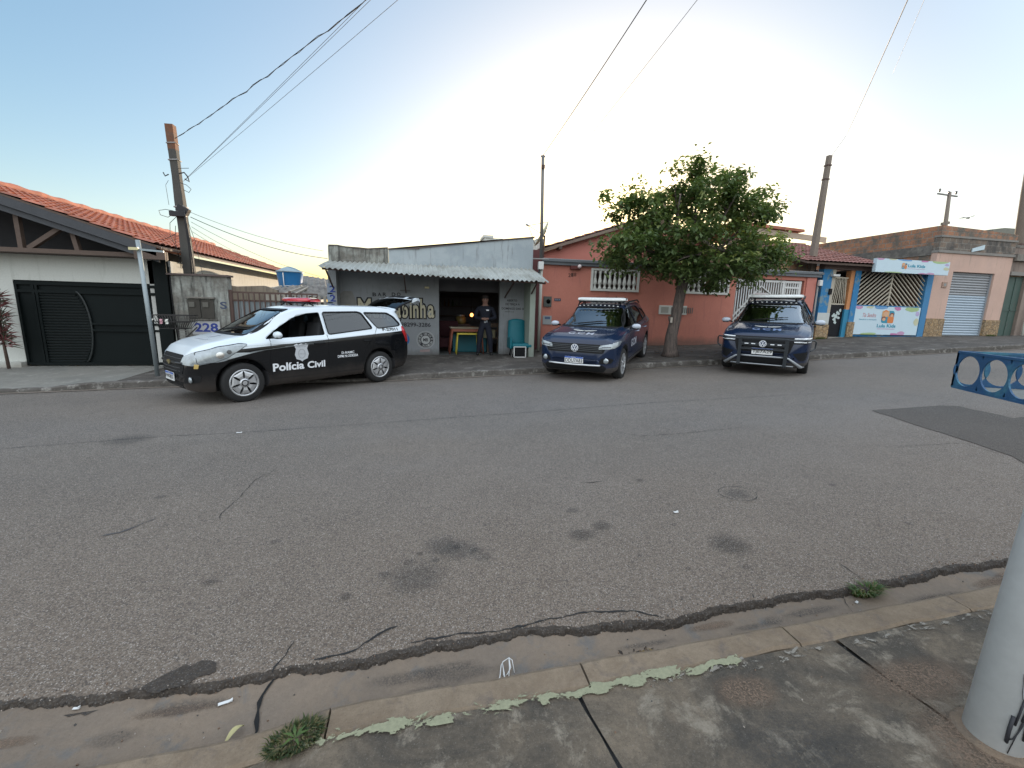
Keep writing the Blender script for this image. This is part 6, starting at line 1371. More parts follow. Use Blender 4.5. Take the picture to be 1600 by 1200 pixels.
# banner
def banner(name, parent, x0, x1, z0, z1, Y, big):
    BN = mat('banner_pale_blue', (.50, .62, .68), .55, var=.03); TL = mat('banner_teal', (.03, .25, .36), .6); mb = MB(); mb.b2((x0, Y, z0), (x1, Y+(.012 if big else .12), z1), BN); o = mb.build(name, parent); mb = MB(); W_ = x1-x0; H_ = z1-z0
    cols = {k: mat('banner_'+k, c, .6) for k, c in dict(pink=(.48, .28, .42), yellow=(.50, .50, .34), blue=(.14, .30, .52), green=(.34, .46, .22), magenta=(.46, .18, .34), lilac=(.42, .36, .55), orange=(.60, .20, .06), sand=(.58, .34, .16), skin=(.60, .36, .22), hair=(.22, .07, .04)).items()}
    def bl(u, v, a, b, k): 
        pts = [(min(x1, max(x0, x)), min(z1, max(z0, z))) for x, z in blob(x0+u*W_, z0+v*H_, a*W_, b*H_, 16, .2)]; wall_poly(mb, pts, Y, cols[k], .003+.0005*random.random())
    for a in ((.05, .97, .05, .09, 'pink'), (.21, .98, .05, .06, 'yellow'), (.38, .98, .10, .08, 'blue'), (.64, .97, .05, .09, 'magenta'), (.86, .96, .11, .12, 'green'), (.96, .48, .04, .12, 'yellow'), (.64, .02, .06, .05, 'magenta'), (.75, .04, .06, .09, 'pink'), (.96, .78, .03, .09, 'lilac'), (.25, .02, .12, .05, 'green')): bl(*a)
    if big: lx, lz, lw, lh = x0+W_*.41, z0+H_*.42, W_*.19, H_*.44; tx0, tx1, tz0, tz1 = x0+W_*.36, x0+W_*.65, z0+H_*.26, z0+H_*.38; ux0, ux1, uz = x0+W_*.37, x0+W_*.64, z0+H_*.20
    else: lx, lz, lw, lh = x0+W_*.34, z0+H_*.32, W_*.07, H_*.42; tx0, tx1, tz0, tz1 = x0+W_*.425, x0+W_*.66, z0+H_*.46, z0+H_*.68; ux0, ux1, uz = x0+W_*.42, x0+W_*.66, z0+H_*.34
    def sq(u0, u1, v0, v1, k, l=.005): wall_poly(mb, [(lx+p[0]*lw, lz+p[1]*lh) for p in rnd([(u0, v0), (u1, v0), (u1, v1), (u0, v1)], .12)], Y, cols[k], l)
    wall_poly(mb, [(lx+p[0]*lw, lz+p[1]*lh) for p in rnd([(0, 0), (1, 0), (1, 1), (0, 1)], .2)], Y, TL, .0045)
    sq(.0, .58, .5, 1, 'sand', .0055); sq(.5, 1, .0, .55, 'orange', .006)
    for u, v, r, k, l in ((.30, .74, .2, 'skin', .007), (.28, .88, .18, 'orange', .0065), (.18, .36, .18, 'hair', .0065), (.2, .30, .13, 'skin', .0075), (.80, .68, .17, 'hair', .0065), (.80, .62, .12, 'skin', .0075)): wall_poly(mb, disc2d(lx+u*lw, lz+v*lh, r*lw, r*lh, 14), Y, cols[k], l)
    wall_text(mb, 'Lula Kids', tx0, tx1, tz0, tz1, Y, TL, .03); mb.add([(ux0, Y-.004, uz), (ux1, Y-.004, uz), (ux1, Y-.004, uz+.02*H_), (ux0, Y-.004, uz+.02*H_)], [(0, 1, 2, 3)], cols['pink'])
    if big: wall_text(mb, 'Tia Sandra', x0+W_*.12, x0+W_*.32, z0+H_*.62, z0+H_*.76, Y, mat('banner_red_script', (.45, .12, .12), .6), .0, .3); wall_text(mb, '19 98221-0045' if False else 'Berçário e recreação', x0+W_*.08, x0+W_*.34, z0+H_*.50, z0+H_*.56, Y, TL, .005)
    mb.build('banner_print', o); return o
banner('banner', gt, G0+.02, G1-.03, .98, 2.0, YB-.03, True)
mb = MB(); mb.b2((G1, YB-.04, .9), (G1+.28, YB+.17, zt1), mat('steel_blue_post', (.05, .19, .36), .7, var=.1)); mb.build('blue_post', Hb)
# header beam, roof
mb = MB(); mb.b2((A0, YB-.06, zt1), (G1+.3, YB+.17, zt1+.34), mat('aged_header_beam', (.14, .10, .09), .9, var=.25, sc=3)); mb.build('header_beam', Hb)
er0 = P(1283, 411, 12.5); er1 = P(1375, 413, 12.5); rg = P(1290, 384, 17.0); ry = 16.6; rzz = P(1300, 384, ry).z
ez_ = (er0.z+er1.z)/2; L_ = sqrt((ry-12.45)**2+(rzz-ez_)**2)
mb = MB(); xa, xb = 12.6, 16.0; tile_roof(mb, (xa, ry, rzz), (1, 0, 0), (0, 12.45-ry, ez_-rzz), xb-xa, L_, TILE2, per=.165, amp=.028); mb.prism([(xa, 12.5, ez_-.06), (xa, ry, rzz-.06), (xa, ry, rzz-.0), (xa, 12.5, ez_-.0)], (xb-xa, 0, 0), WOODB); mb.build('roof', Hb)
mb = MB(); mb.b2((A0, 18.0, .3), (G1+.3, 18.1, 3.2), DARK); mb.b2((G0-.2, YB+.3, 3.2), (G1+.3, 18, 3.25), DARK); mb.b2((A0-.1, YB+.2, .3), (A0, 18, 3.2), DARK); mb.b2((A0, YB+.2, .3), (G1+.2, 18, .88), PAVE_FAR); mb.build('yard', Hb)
s_ = thing('sign_box', 'long white printed sign box above the slanted-bar gate', 'sign', (17.6, 12.6, 3.4)); a, b = P(1371, 403, 12.38), P(1481, 430, 12.38); q_ = P(1371, 425, 12.38); banner('sign_panel', s_, a.x, b.x, (q_.z+b.z)/2, a.z, 12.38, False)
mb = MB(); 
for X in (a.x+.3, b.x-.3): mb.beam((X, 12.50, a.z-.2), (X, 12.93, a.z-.2), .04, .04, RUST)
mb.build('bracket', s_)
# house behind with timber end
Hf = thing('rear_house', 'tiled house roof with a pale timber fascia behind the brick wall and the right pole', 'house', (15, 19, 0)); Yr = 19; a = P(1205, 355, Yr); b = P(1292, 371, Yr); mb = MB(); mb.prism([(a.x-2, Yr, a.z), (b.x, Yr, b.z), (b.x, Yr, b.z-.26), (a.x-2, Yr, a.z-.26)], (0, .08, 0), mat('pale_timber_fascia', (.42, .33, .25), .8, var=.1)); mb.build('fascia', Hf)
mb = MB(); mb.prism([(a.x-2, Yr-.1, a.z), (P(1255, 362, Yr).x, Yr-.1, P(1255, 363, Yr).z), (P(1255, 358, Yr).x, Yr-.1, P(1255, 359, Yr).z), (a.x-2, Yr-.1, a.z+.15)], (0, 5, 0), TILE); mb.build('roof', Hf); mb = MB(); mb.b2((a.x-2, Yr+.3, 0), (b.x-.9, Yr+.5, b.z-.3), BRICK2); mb.build('wall', Hf)

# ---------------------------------------------------------------- pink shop
Hp = thing('pink_shop', 'peach pink shop front with a rolling steel shutter under a raw brick parapet', 'building', (20.5, 13, 1)); X0, X1 = 18.66, 22.42; S0, S1, sz0, szt = 19.58, 21.66, .96, 3.38
pt = P(1520, 398, YB).z
mb = MB(); wall_holes(mb, X0, X1, 1.62, pt, YB, YB+.2, PINK, [(S0, S1, -1, szt)]); mb.build('front_wall', Hp)
mb = MB(); mb.b2((X0, YB-.04, .6), (S0, YB+.2, 1.62), STONE); mb.build('stone_base', Hp); mb = MB(); mb.b2((S1, YB-.04, .6), (X1, YB+.2, 1.62), STONE); mb.build('stone_base', Hp)
mb = MB(); mb.b2((X0-.02, YB-.05, pt), (X1+.02, YB+.2, pt+.09), CONC); mb.b2((X0, YB-.01, pt+.09), (X1, YB+.2, pt+.55), brick_mat('exposed_grey_block', (.22, .165, .125), (.15, .135, .12), (.24, .22, .19), d=(.45, .6), dirt=(.085, .08, .075))); mb.b2((X0-.02, YB-.04, pt+.55), (X1+.02, YB+.2, pt+.62), CONC); mb.build('ledge', Hp)
pa = P(1475, 355, YB); pb_ = P(1592, 361, YB); tz = 4.98; mb = MB(); mb.prism([(X0, YB, pt+.62), (X1, YB, pt+.62), (X1, YB, tz-.12), (20.3, YB, tz-.04), (X0, YB, tz)], (0, .2, 0), BRICK); mb.build('brick_parapet', Hp)
Yend = 24.0; mb = MB(); mb.prism([(X0, YB+.2, .5), (X0, Yend, .5), (X0, Yend, tz), (X0, YB+.2, tz)], (.2, 0, 0), BRICK); mb.build('side_wall', Hp); mb = MB(); mb.b2((X0-.03, YB+.2, 3.95), (X0, Yend, 4.3), CONCD); mb.build('concrete_band', Hp)
mb = MB(); mb.b2((X1-.2, YB+.2, .5), (X1, Yend, tz-.15), BRICK); mb.b2((X0+.2, YB+.3, 3.6), (X1-.2, Yend, 3.7), CONCD); mb.build('shell', Hp)
mb = MB(); n = 36; vs = []; SH = mat('shutter_steel', (.30, .31, .32), .4, metal=.3, var=.08); SH2 = mat('shutter_pale_lower', (.36, .43, .49), .4, metal=.1, var=.08)  # lower slats paler and bluer than the upper ones
for part, (za, zb_), m in ((0, (sz0+.02, 2.52), SH2), (1, (2.52, szt), SH)):
    k = int((zb_-za)/.095)*6; vs = []
    for i in range(k+1): z = lerp(za, zb_, i/k); yy = YB+.12-.034*abs(sin(pi*i/6)); vs += [(S0, yy, z), (S1, yy, z)]
    mb.add(vs, [(2*i, 2*i+1, 2*i+3, 2*i+2) for i in range(k)], m)
sh = mb.build('roller_shutter', Hp); mb = MB(); mb.b2((S0-.0, YB+.09, sz0-.06), (S1, YB+.13, sz0+.02), CONCD); mb.b2((S0, YB+.06, sz0), (S0+.05, YB+.1, szt), GREYM); mb.b2((S1-.05, YB+.06, sz0), (S1, YB+.1, szt), GREYM); mb.build('guide_rail', sh)
mb = MB(); p = P(1475, 445, YB); mb.b2((p.x-.12, YB-.03, p.z-.1), (p.x+.12, YB, p.z+.1), mat('box_tan', (.33, .22, .17), .7)); e = mb.build('socket_box', Hp); mb = MB(); mb.b2((p.x-.05, YB-.036, p.z-.05), (p.x+.06, YB-.0305, p.z+.05), mat('box_dark', (.25, .25, .24), .5)); mb.build('cover', e)
mb = MB(); a, b = P(1521, 384, YB-.06), P(1537, 395, YB-.06); mb.prism([(a.x, YB-.06, b.z), (b.x, YB-.06, b.z+.12), (b.x, YB-.06, a.z+.06), (a.x, YB-.06, a.z-.1)], (0, .03, 0), mat('pale_blue_board', (.50, .60, .64), .6)); mb.build('small_board', Hp)
# neighbour with green gate
Hn = thing('corner_building', 'dark weathered building with a green metal gate at the right edge', 'building', (24, 13, 1)); mb = MB(); wall_holes(mb, X1+.03, 30, .8, 4.4, YB+.02, YB+.2, mat('brown_weathered_render', (.23, .18, .15), .9, var=.25, sc=2, streak=((.10, .08, .07), 1.5, .5, .75)), [(X1+.06, 23.4, -1, 3.35)]); mb.build('front_wall', Hn)
mb = MB(); GG = mat('dark_green_sheet', (.055, .09, .075), .6, var=.15, sc=2, streak=((.09, .08, .07), 2, .55, .75)); mb.b2((X1+.06, YB+.12, .98), (23.4, YB+.15, 3.33), GG); gg = mb.build('green_gate', Hn); mb = MB(); mb.b2((X1+.58, YB+.10, .98), (X1+.63, YB+.12, 3.33), GG); mb.b2((X1+.06, YB+.10, 2.0), (23.4, YB+.12, 2.05), GG); mb.build('gate_rail', gg)
mb = MB(); mb.b2((X1+.04, YB-.03, 3.36), (30, YB+.02, 3.5), CONC); mb.b2((X1+.04, YB-.1, 3.9), (30, YB+.019, 4.15), CONCD); mb.b2((X1+.04, YB+.0, 4.4), (30, YB+3, 4.5), CONCD); mb.build('ledge', Hn)
mb = MB(); p = P(1595, 520, YB-.1); mb.tube([(p.x+.1, YB-.1, 1.0), (p.x+.1, YB-.1, 2.1)], .04, WHITEC, 8); mb.build('pale_pipe', Hn)
mb = MB(); a = P(1552, 358, 22); b = P(1592, 357, 22); 
T_ = thing('hill_house_roof', 'low grey-green roof showing over the right end of the brick parapet', 'roof', (a.x, 22, 0)); mb.prism([(a.x, 22, 1), (b.x+2, 22, 1), (b.x+2, 22, b.z), (P(1570, 356, 22).x, 22, P(1570, 356, 22).z), (a.x, 22, a.z)], (0, 2, 0), mat('lichen_roof', (.19, .19, .16), .9, var=.2)); mb.build('roof_slab', T_)
# ================================================================ POLES, WIRES, TREE, PERSON, STREET FURNITURE, LITTER
POLEC = mat('weathered_pole', (.075, .072, .065), .9, var=.25, sc=3, fine=.15, bump=.4, streak=((.06, .06, .055), 2, .5, .7))
WIRE = mat('cable_black', (.02, .02, .022), .6); WIREG = mat('cable_grey', (.07, .07, .075), .6)
YP = 11.25
t_ = thing('utility_pole', 'short square utility pole with a sunset-tinted orange top beside the mouldy wall, hung with cables', 'utility pole', (-4.95, YP, .1))
b = P(299, 445, YP); tp = P(266, 196, YP); dr_ = (tp-b)/(tp.z-b.z); base = b+dr_*(.1-b.z)
mb = MB(); vs = []; N_ = 10
for i in range(N_+1):
    k = i/N_; p = base.lerp(tp, k); w_ = lerp(.108, .068, k)+.004*sin(i*3)
    vs += [p+Vector((sx*w_, sy*w_, 0)) for sx, sy in ((-1, -1), (1, -1), (1, 1), (-1, 1))]
mb.add(vs, [(4*i+j, 4*i+(j+1) % 4, 4*i+4+(j+1) % 4, 4*i+4+j) for i in range(N_) for j in range(4)]+[(4*N_, 4*N_+1, 4*N_+2, 4*N_+3)], POLEC); mb.build('shaft', t_, bevel=.01)
q = base.lerp(tp, .90); mb = MB(); OR_ = mat('sunset_tinted_pole_top', (.17, .075, .042), .85, var=.3, sc=8, col2=(.12, .08, .06)); mb.beam(q, tp+dr_*.01, .15, .15, OR_, (0, 1, 0)); mb.build('pole_top', t_)  # sunset glow on the pole top put into its orange colour
mb = MB()
for k, r in ((.93, .012), (.865, .012), (.68, .016), (.66, .012)):
    p = base.lerp(tp, k); w_ = lerp(.118, .08, k); mb.tube([p+Vector((sx*w_, sy*w_, .01*sx)) for sx, sy in ((-1, -1), (1, -1), (1, 1), (-1, 1), (-1, -1))], r, mat('clamp_grey', (.28, .27, .26), .6), 5)
mb.build('clamp', t_)
mb = MB(); rr = random.Random(9)
for i in range(5):
    dx = .075+.017*i; pts = []
    for k in rng(.30, .66, 10): p = base.lerp(tp, k); pts.append(p+Vector((dx+.05*sin(k*9+i)*(.66-k)+.04*sin((k-.3)*8), -.14-.02*i, 0)))
    mb.tube(pts, .009, WIRE, 5)
p = base.lerp(tp, .665); mb.box(p+Vector((.10, -.14, 0)), (.22, .12, .14), WIRE, rotm(0, .5)); mb.box(p+Vector((.0, -.16, -.09)), (.3, .1, .1), WIRE); mb.build('cable_bundle', t_)
mb = MB()
def loopw(k, pts, r=.006): p = base.lerp(tp, k); mb.tube([p+Vector((a, -.12, c)) for a, c in pts], r, WIRE, 5)
loopw(.80, [(.1, .05), (.2, .08), (.26, .0), (.28, -.1), (.2, -.05)], .014); loopw(.79, [(.1, -.08), (.22, -.12), (.30, -.2), (.25, -.27), (.15, -.22)]); loopw(.83, [(.1, .0), (.3, .02)]); loopw(.80, [(-.1, .02), (-.17, -.02), (-.2, .05)], .012); loopw(.78, [(-.12, 0), (-.18, -.1), (-.16, -.5)], .004)
loopw(.66, [(-.1, .0), (-.25, .02), (-.38, -.01), (-.36, -.1), (-.22, -.14), (-.1, -.06)]); loopw(.62, [(-.05, .1), (-.2, -.05), (-.22, -.3), (-.12, -.6), (-.05, -1.0)]); loopw(.56, [(-.1, .05), (-.3, -.07), (-.42, -.11)]); loopw(.60, [(-.1, 0), (-.14, -.3), (-.08, -.9)]); loopw(.60, [(.15, .1), (.25, -.3), (.32, -.9), (.37, -1.5)], .005)
mb.build('loose_wires', t_)
def wire(name, label, a, b, sag=.25, r=.008, m=WIRE, tw=0, group='overhead wires'):
    a, b = Vector(a), Vector(b); n = 60 if tw else 26; pts = []
    for i in range(n+1): t = i/n; p = a.lerp(b, t); p.z -= sag*4*t*(1-t); pts.append(p+(Vector((random.uniform(-1, 1)*tw, random.uniform(-1, 1)*tw, random.uniform(-1, 1)*tw)) if 0 < i < n else Vector()))
    mb = MB(); mb.tube(pts, r, m, 5)
    if tw:
        mb.tube([p+Vector((.014*sin(i*1.7), 0, .014*cos(i*1.7))) for i, p in enumerate(pts)], r*.7, m, 5)
    return tag(mb.build(name), label, 'wire', group)
CY, CZ = 1.2, 7.0
P1 = base.lerp(tp, .945)+Vector((.1, -.1, 0)); wire('power_cable', 'thick twisted black cable rising from the sunset-tinted top of the left utility pole', P1, (4.85, CY, CZ), .30, .0052, WIRE, .012)
P2 = base.lerp(tp, .78)+Vector((.16, -.12, 0))
for X, lb in ((4.33, 'thin wire above its twin, rising from the left utility pole below the twisted cable'), (4.43, 'thin wire close under its twin, rising from the left utility pole below the twisted cable'), (5.03, 'single wire rising from the left utility pole, lowest of those going up to the right')): wire('overhead_wire', lb, P2, (X, CY, CZ), .03, .0030, WIREG)
for i, (e, Y, sg, lb) in enumerate(((((505, 392)), 12.15, .10, 'highest thin wire falling from the left utility pole to the bar'), (((512, 404)), 12.1, .14, 'second wire falling from the left utility pole to the bar parapet'), (((500, 432)), 13.5, .12, 'wire falling from the left utility pole to the shed beside the bar'), (((470, 428)), 17, .2, 'steep wire falling from the left utility pole over the blue tank'), (((452, 424)), 17, .2, 'lowest wire falling from the left utility pole towards the blue tank'))):
    P3 = base.lerp(tp, .66-.02*i)+Vector((.2, -.1, 0)); wire('service_wire', lb, P3, P(*e, Y), sg, .0045 if i != 1 else .007, WIREG if i != 1 else WIRE)
# slim service mast with pipe in front of the salmon wall
t_ = thing('service_mast', 'tall thin steel mast with a white lower pipe between bar and salmon house', 'mast', (3.42, 12.4, .35))
a = P(848.5, 243, 12.35); m1 = P(845.5, 403, 12.35); z0 = P(843, 548, 12.35)
mb = MB(); mb.tube([m1-Vector((0, 0, .05)), m1.lerp(a, .5), a], [.048, .045, .042], mat('mast_grey_steel', (.16, .155, .15), .6, metal=.3, var=.15, sc=4), 10); mb.build('upper_tube', t_)
mb = MB(); c = P(845, 415, 12.3); mb.tube([(3.40, 12.35, m1.z-.25), (3.40, 12.35, z0.z)], .045, mat('pvc_pipe', (.42, .42, .37), .6, var=.15, sc=3), 10); mb.build('lower_pipe', t_)
mb = MB(); mb.box(c, (.15, .12, .22), WHITEM); mb.tube([c+Vector((-.02, 0, -.1)), c+Vector((-.1, -.03, -.3)), c+Vector((-.12, 0, -.4))], .03, WIRE, 6); mb.build('entry_head', t_, bevel=.01)
mb = MB(); mb.beam((3.05, 12.3, m1.z-.04), (3.6, 12.3, m1.z-.02), .03, .03, mat('clamp_grey', (.28, .27, .26))); mb.tube([a+Vector((-.06, 0, -.02)), a+Vector((.06, 0, -.02))], .02, WIRE, 6); mb.box(a-Vector((0, .05, .3)), (.09, .05, .09), RUST); mb.build('bracket', t_)
wire('overhead_wire', 'wire rising from the tip of the thin mast between bar and salmon house', a, (3.42, CY, CZ), .12, .0085, WIRE)
wire('overhead_wire', 'faint thin wire in the sky between the thin mast and the tree top', P(920, 215, 14), (4.2, CY, CZ), .03, .005, WIREG)
# right utility pole
t_ = thing('utility_pole', 'weathered square concrete pole rising behind the tiled roof of the blue house', 'utility pole', (13.8, 13.25, .8)); a = P(1296, 243, 13.25); b = P(1270, 404, 13.25); dd = (a-b)/(a.z-b.z); base2 = b-dd*(b.z-.6)
mb = MB(); vs = []
for i in range(7):
    k = i/6; p = base2.lerp(a, k); w_ = lerp(.115, .065, k); vs += [p+Vector((sx*w_, sy*w_, 0)) for sx, sy in ((-1, -1), (1, -1), (1, 1), (-1, 1))]
PC2 = mat('tan_concrete_pole', (.20, .165, .135), .9, var=.2, sc=3, fine=.15, bump=.3); mb.add(vs, [(4*i+j, 4*i+(j+1) % 4, 4*i+4+(j+1) % 4, 4*i+4+j) for i in range(6) for j in range(4)]+[(24, 25, 26, 27)], PC2); mb.build('shaft', t_, bevel=.01)  # plain tan concrete, the pole's own colour
mb = MB(); 
for k in (.95, .88): p = base2.lerp(a, k); mb.box(p, (.17, .17, .04), RUST)
mb.build('clamp', t_)
wire('overhead_wire', 'wire rising from above the right utility pole to the top of the picture', P(1322, 212, 13.25), (3.01, CY, CZ), .12, .0085, WIRE)
wire('overhead_wire', 'rightmost faint wire near the top edge of the picture', P(1395, 115, 13.25), (2.93, CY, CZ), .06, .004, WIREG)
wire('overhead_wire', 'short wire linking the right utility pole to the wire above it', a-Vector((0, 0, .1)), P(1322, 212, 13.25), .02, .006, WIREG)
# pole at the right edge and the far pole with a crossarm
t_ = thing('utility_pole', 'concrete pole cut by the right edge of the picture above the green gate building', 'utility pole', (23, 14, 1)); a = P(1603, 300, 13.6); b = P(1590, 392, 13.6); mb = MB(); dd = (a-b)/(a.z-b.z); mb.tube([b-dd*(b.z-1), a, a+dd*1.0], [.17, .14, .12], PC2, 10); mb.build('shaft', t_); mb = MB(); mb.box(b+Vector((0, -.12, .2)), (.3, .1, .12), RUST); mb.build('clamp', t_)
t_ = thing('crossarm_pole', 'distant pole with a wooden crossarm and insulators above the brick parapet', 'utility pole', (26, 32, 0)); Yp = 32; a = P(1484, 300, Yp); b = P(1476, 360, Yp); mb = MB(); dd = (a-b)/(a.z-b.z); mb.tube([b-dd*(b.z), b, a], [.20, .17, .13], PC2, 9); mb.build('shaft', t_)
l, r_2 = P(1465, 302.5, Yp), P(1495.5, 307, Yp); mb = MB(); mb.beam(l, r_2, .12, .10, mat('arm_grey', (.2, .19, .18), .8)); mb.build('crossarm', t_)
for k in (.08, .92, .55): mb = MB(); p = l.lerp(r_2, k); mb.lathe([(.04, .05), (.09, .15), (.06, .22), (.10, .26), (.05, .34)], p+Vector((0, 0, .1 if k != .55 else .0)), mat('insulator', (.12, .11, .11), .4), n=8); mb.build('insulator', t_)
for sg in (-1, 1): mb = MB(); p = P(1477, 349, Yp); mb.box(p+Vector((sg*.25, 0, sg*.06)), (.28, .2, .22), PC2); mb.build('step_bracket', t_)
bd = thing('bird', 'tiny dark bird gliding in the white sky right of the crossarm pole', 'bird', P(1512, 341, 60)); c = P(1512, 341, 60); mb = MB(); DKB = mat('bird_dark', (.04, .04, .045)); mb.tube([c+Vector((-.45, 0, 0)), c+Vector((-.15, 0, .03)), c+Vector((.25, 0, .05)), c+Vector((.45, 0, .07))], [.03, .12, .13, .04], DKB, 8); mb.build('body', bd)
for sg in (-1, 1): mb = MB(); mb.prism([c+Vector((-.1, sg*.05, .08)), c+Vector((.2, sg*.05, .08)), c+Vector((.1, sg*.7, .28)), c+Vector((-.2, sg*1.2, .15))], (0, 0, .03), DKB); mb.build('wing', bd)

# ---------------------------------------------------------------- tree
t_ = thing('street_tree', 'leaning broad-crowned green street tree in front of the salmon wall', 'tree', (6.7, 10.65, .4))
BARK = mat('tree_bark', (.135, .105, .09), .9, var=.25, sc=6, fine=.25, fsc=40, bump=.9, bd=.02, streak=((.05, .045, .04), 5, .45, .65))
YT = 10.65; g0 = P(1047, 556, YT); g0.z = farZ(g0.x, YT)-.02
tr_pts = [g0, P(1049, 525, YT), P(1055, 500, YT), P(1062, 465, YT), P(1068, 438, YT), P(1078, 400, YT+.1), P(1086, 350, YT+.1)]
mb = MB(); mb.tube([tr_pts[0]]+[tr_pts[0].lerp(tr_pts[1], .25)]+tr_pts[1:], [.25, .19, .155, .14, .135, .13, .10, .05], BARK, 12)
rr = random.Random(11); limbs = []
def limb(a, b, r0, r1, bend=.25):
    m_ = a.lerp(b, .5)+Vector((rr.uniform(-bend, bend), rr.uniform(-bend, bend), rr.uniform(0, bend))); pts = [a*(1-t)**2+m_*2*t*(1-t)+b*t*t for t in rng(0, 1, 5)]; mb.tube(pts, [lerp(r0, r1, i/5) for i in range(6)], BARK, 7); return pts
fork = tr_pts[4]; ends = []
for e in ((4.9, 10.4, 3.3), (5.5, 11.3, 3.9), (6.3, 10.2, 4.5), (7.2, 11.0, 4.95), (7.9, 10.3, 4.6), (9.0, 11.0, 4.2), (9.6, 10.4, 3.3), (8.4, 9.7, 3.0), (6.6, 9.6, 3.0), (7.4, 12.0, 3.6)):
    e = Vector(e); st = fork.lerp(tr_pts[6], rr.uniform(0, .6)); pts = limb(st, e, .07, .018); ends.append(pts)
    for k in range(3): limb(pts[rr.randint(2, 4)], e+Vector((rr.uniform(-.6, .6), rr.uniform(-.6, .6), rr.uniform(-.5, .15))), .022, .006, .1)
p = P(1047, 505, YT); 
mb.tube([tr_pts[2]+Vector((-.1, -.05, -.1)), P(1047, 500, YT), P(1046, 494, YT)], [.05, .045, .04], BARK, 8); mb.build('trunk', t_)
mb = MB(); q = P(1049, 500, YT-.15); mb.box(q, (.05, .03, .14), mat('pale_cut_wood', (.42, .38, .32), .8)); mb.build('pruning_cut', t_)
def leaf_mat(name, a, b):
    t = NT(name); g = t.n('ShaderNodeNewGeometry'); rp = g.outputs['Random Per Island']; c = t.mix(rp, a, b); c = t.mix(t.ramp(t.noise(1.3, 3), .4, .65), c, tuple(x*.8 for x in a))
    d = t.n('ShaderNodeBsdfPrincipled'); t.put(d.inputs['Base Color'], c); d.inputs['Roughness'].default_value = .45; d.inputs['Specular IOR Level'].default_value = .35
    tl = t.n('ShaderNodeBsdfTranslucent'); t.put(tl.inputs[0], t.mix(.5, c, (.16, .24, .03))); mx = t.n('ShaderNodeMixShader'); mx.inputs[0].default_value = .35; t.t.links.new(d.outputs[0], mx.inputs[1]); t.t.links.new(tl.outputs[0], mx.inputs[2]); t.t.links.new(mx.outputs[0], t.out.inputs[0]); return t.m
LEAF = leaf_mat('leaf_green', (.078, .125, .045), (.175, .235, .085)); LEAFY = leaf_mat('leaf_young', (.21, .27, .08), (.29, .29, .11)); LEAFR = leaf_mat('leaf_reddish', (.14, .075, .05), (.11, .10, .05))
mb = MB(); rr = random.Random(21)
ell = [((7.2, 10.7, 3.85), (1.95, 1.8, 1.22), 112), ((5.35, 10.5, 3.15), (.95, 1.0, .60), 34), ((5.4, 10.6, 4.05), (.75, .8, .45), 16), ((8.95, 10.6, 3.15), (.85, 1.0, .50), 34), ((7.3, 10.7, 4.90), (1.0, 1.0, .55), 32), ((7.5, 10.2, 2.75), (1.35, 1.0, .5), 44), ((8.6, 10.7, 4.3), (1.0, 1.0, .6), 28), ((6.3, 10.4, 2.95), (.9, .9, .42), 22)]
cl = []
for c, r, n in ell:
    for i in range(n):
        while True:
            v = Vector([rr.uniform(-1, 1) for _ in range(3)])
            if .25 < v.length < 1: break
        v *= (rr.uniform(.55, 1.0)/max(v.length, .01)) if rr.random() < .6 else 1
        p_ = Vector(c)+Vector((v.x*r[0], v.y*r[1], v.z*r[2])); p_.x = 7.15+(p_.x-7.15)*.94; cl.append(p_)
for x, z in ((4.55, 4.45), (4.65, 4.25), (4.75, 4.1), (9.75, 3.75), (9.6, 3.5), (9.9, 3.1), (9.6, 2.85), (9.25, 4.2), (6.25, 5.15), (5.3, 4.65), (8.15, 5.1), (9.35, 4.5), (4.45, 3.25), (4.6, 2.95)): cl.append(Vector((x, 10.6+rr.uniform(-.2, .2), z)))
for c in cl:
    n = rr.randint(56, 92); R_ = rr.uniform(.16, .32); yng = rr.random()
    for i in range(n):
        d_ = Vector((rr.gauss(0, 1), rr.gauss(0, 1), rr.gauss(0, .8))); p = c+d_*R_*.54
        a = rr.uniform(0, 2*pi); el = rr.uniform(-1.1, .35); dr = Vector((cos(a)*cos(el), sin(a)*cos(el), sin(el))); L_ = rr.uniform(.10, .175); s_ = dr.cross(Vector((rr.uniform(-.5, .5), rr.uniform(-.5, .5), 1))).normalized()*L_*.27; up_ = s_.cross(dr).normalized()*L_*.08
        m = LEAFY if (d_.z > 1.0 and yng < .55) else (LEAFR if rr.random() < .04 else LEAF)
        mb.add([p, p+dr*L_*.45+s_+up_, p+dr*L_, p+dr*L_*.45-s_+up_, p+dr*L_*.5-up_*.3], [(0, 4, 1), (1, 4, 2), (0, 3, 4), (4, 3, 2)], m)
mb.build('crown', t_)
# leaves fallen under the tree
mb = MB(); FL = mat('fallen_leaf', (.16, .11, .06), .8, var=.3, sc=20)
for i in range(160):
    X = rr.uniform(5.0, 10.5); Y = rr.uniform(9.9, 12.6); z = farZ(X, Y)+.012; a = rr.uniform(0, 6.28); L_ = rr.uniform(.03, .06); mb.add([(X, Y, z), (X+cos(a)*L_+sin(a)*L_*.4, Y+sin(a)*L_, z+.012), (X+cos(a)*L_*2, Y+sin(a)*L_*2, z), (X+cos(a)*L_-sin(a)*L_*.4, Y+sin(a)*L_, z+.01)], [(0, 1, 2, 3)], FL)
tag(mb.build('fallen_leaves'), 'dry leaves scattered on the pavement around the tree trunk', 'leaves', kind='stuff')

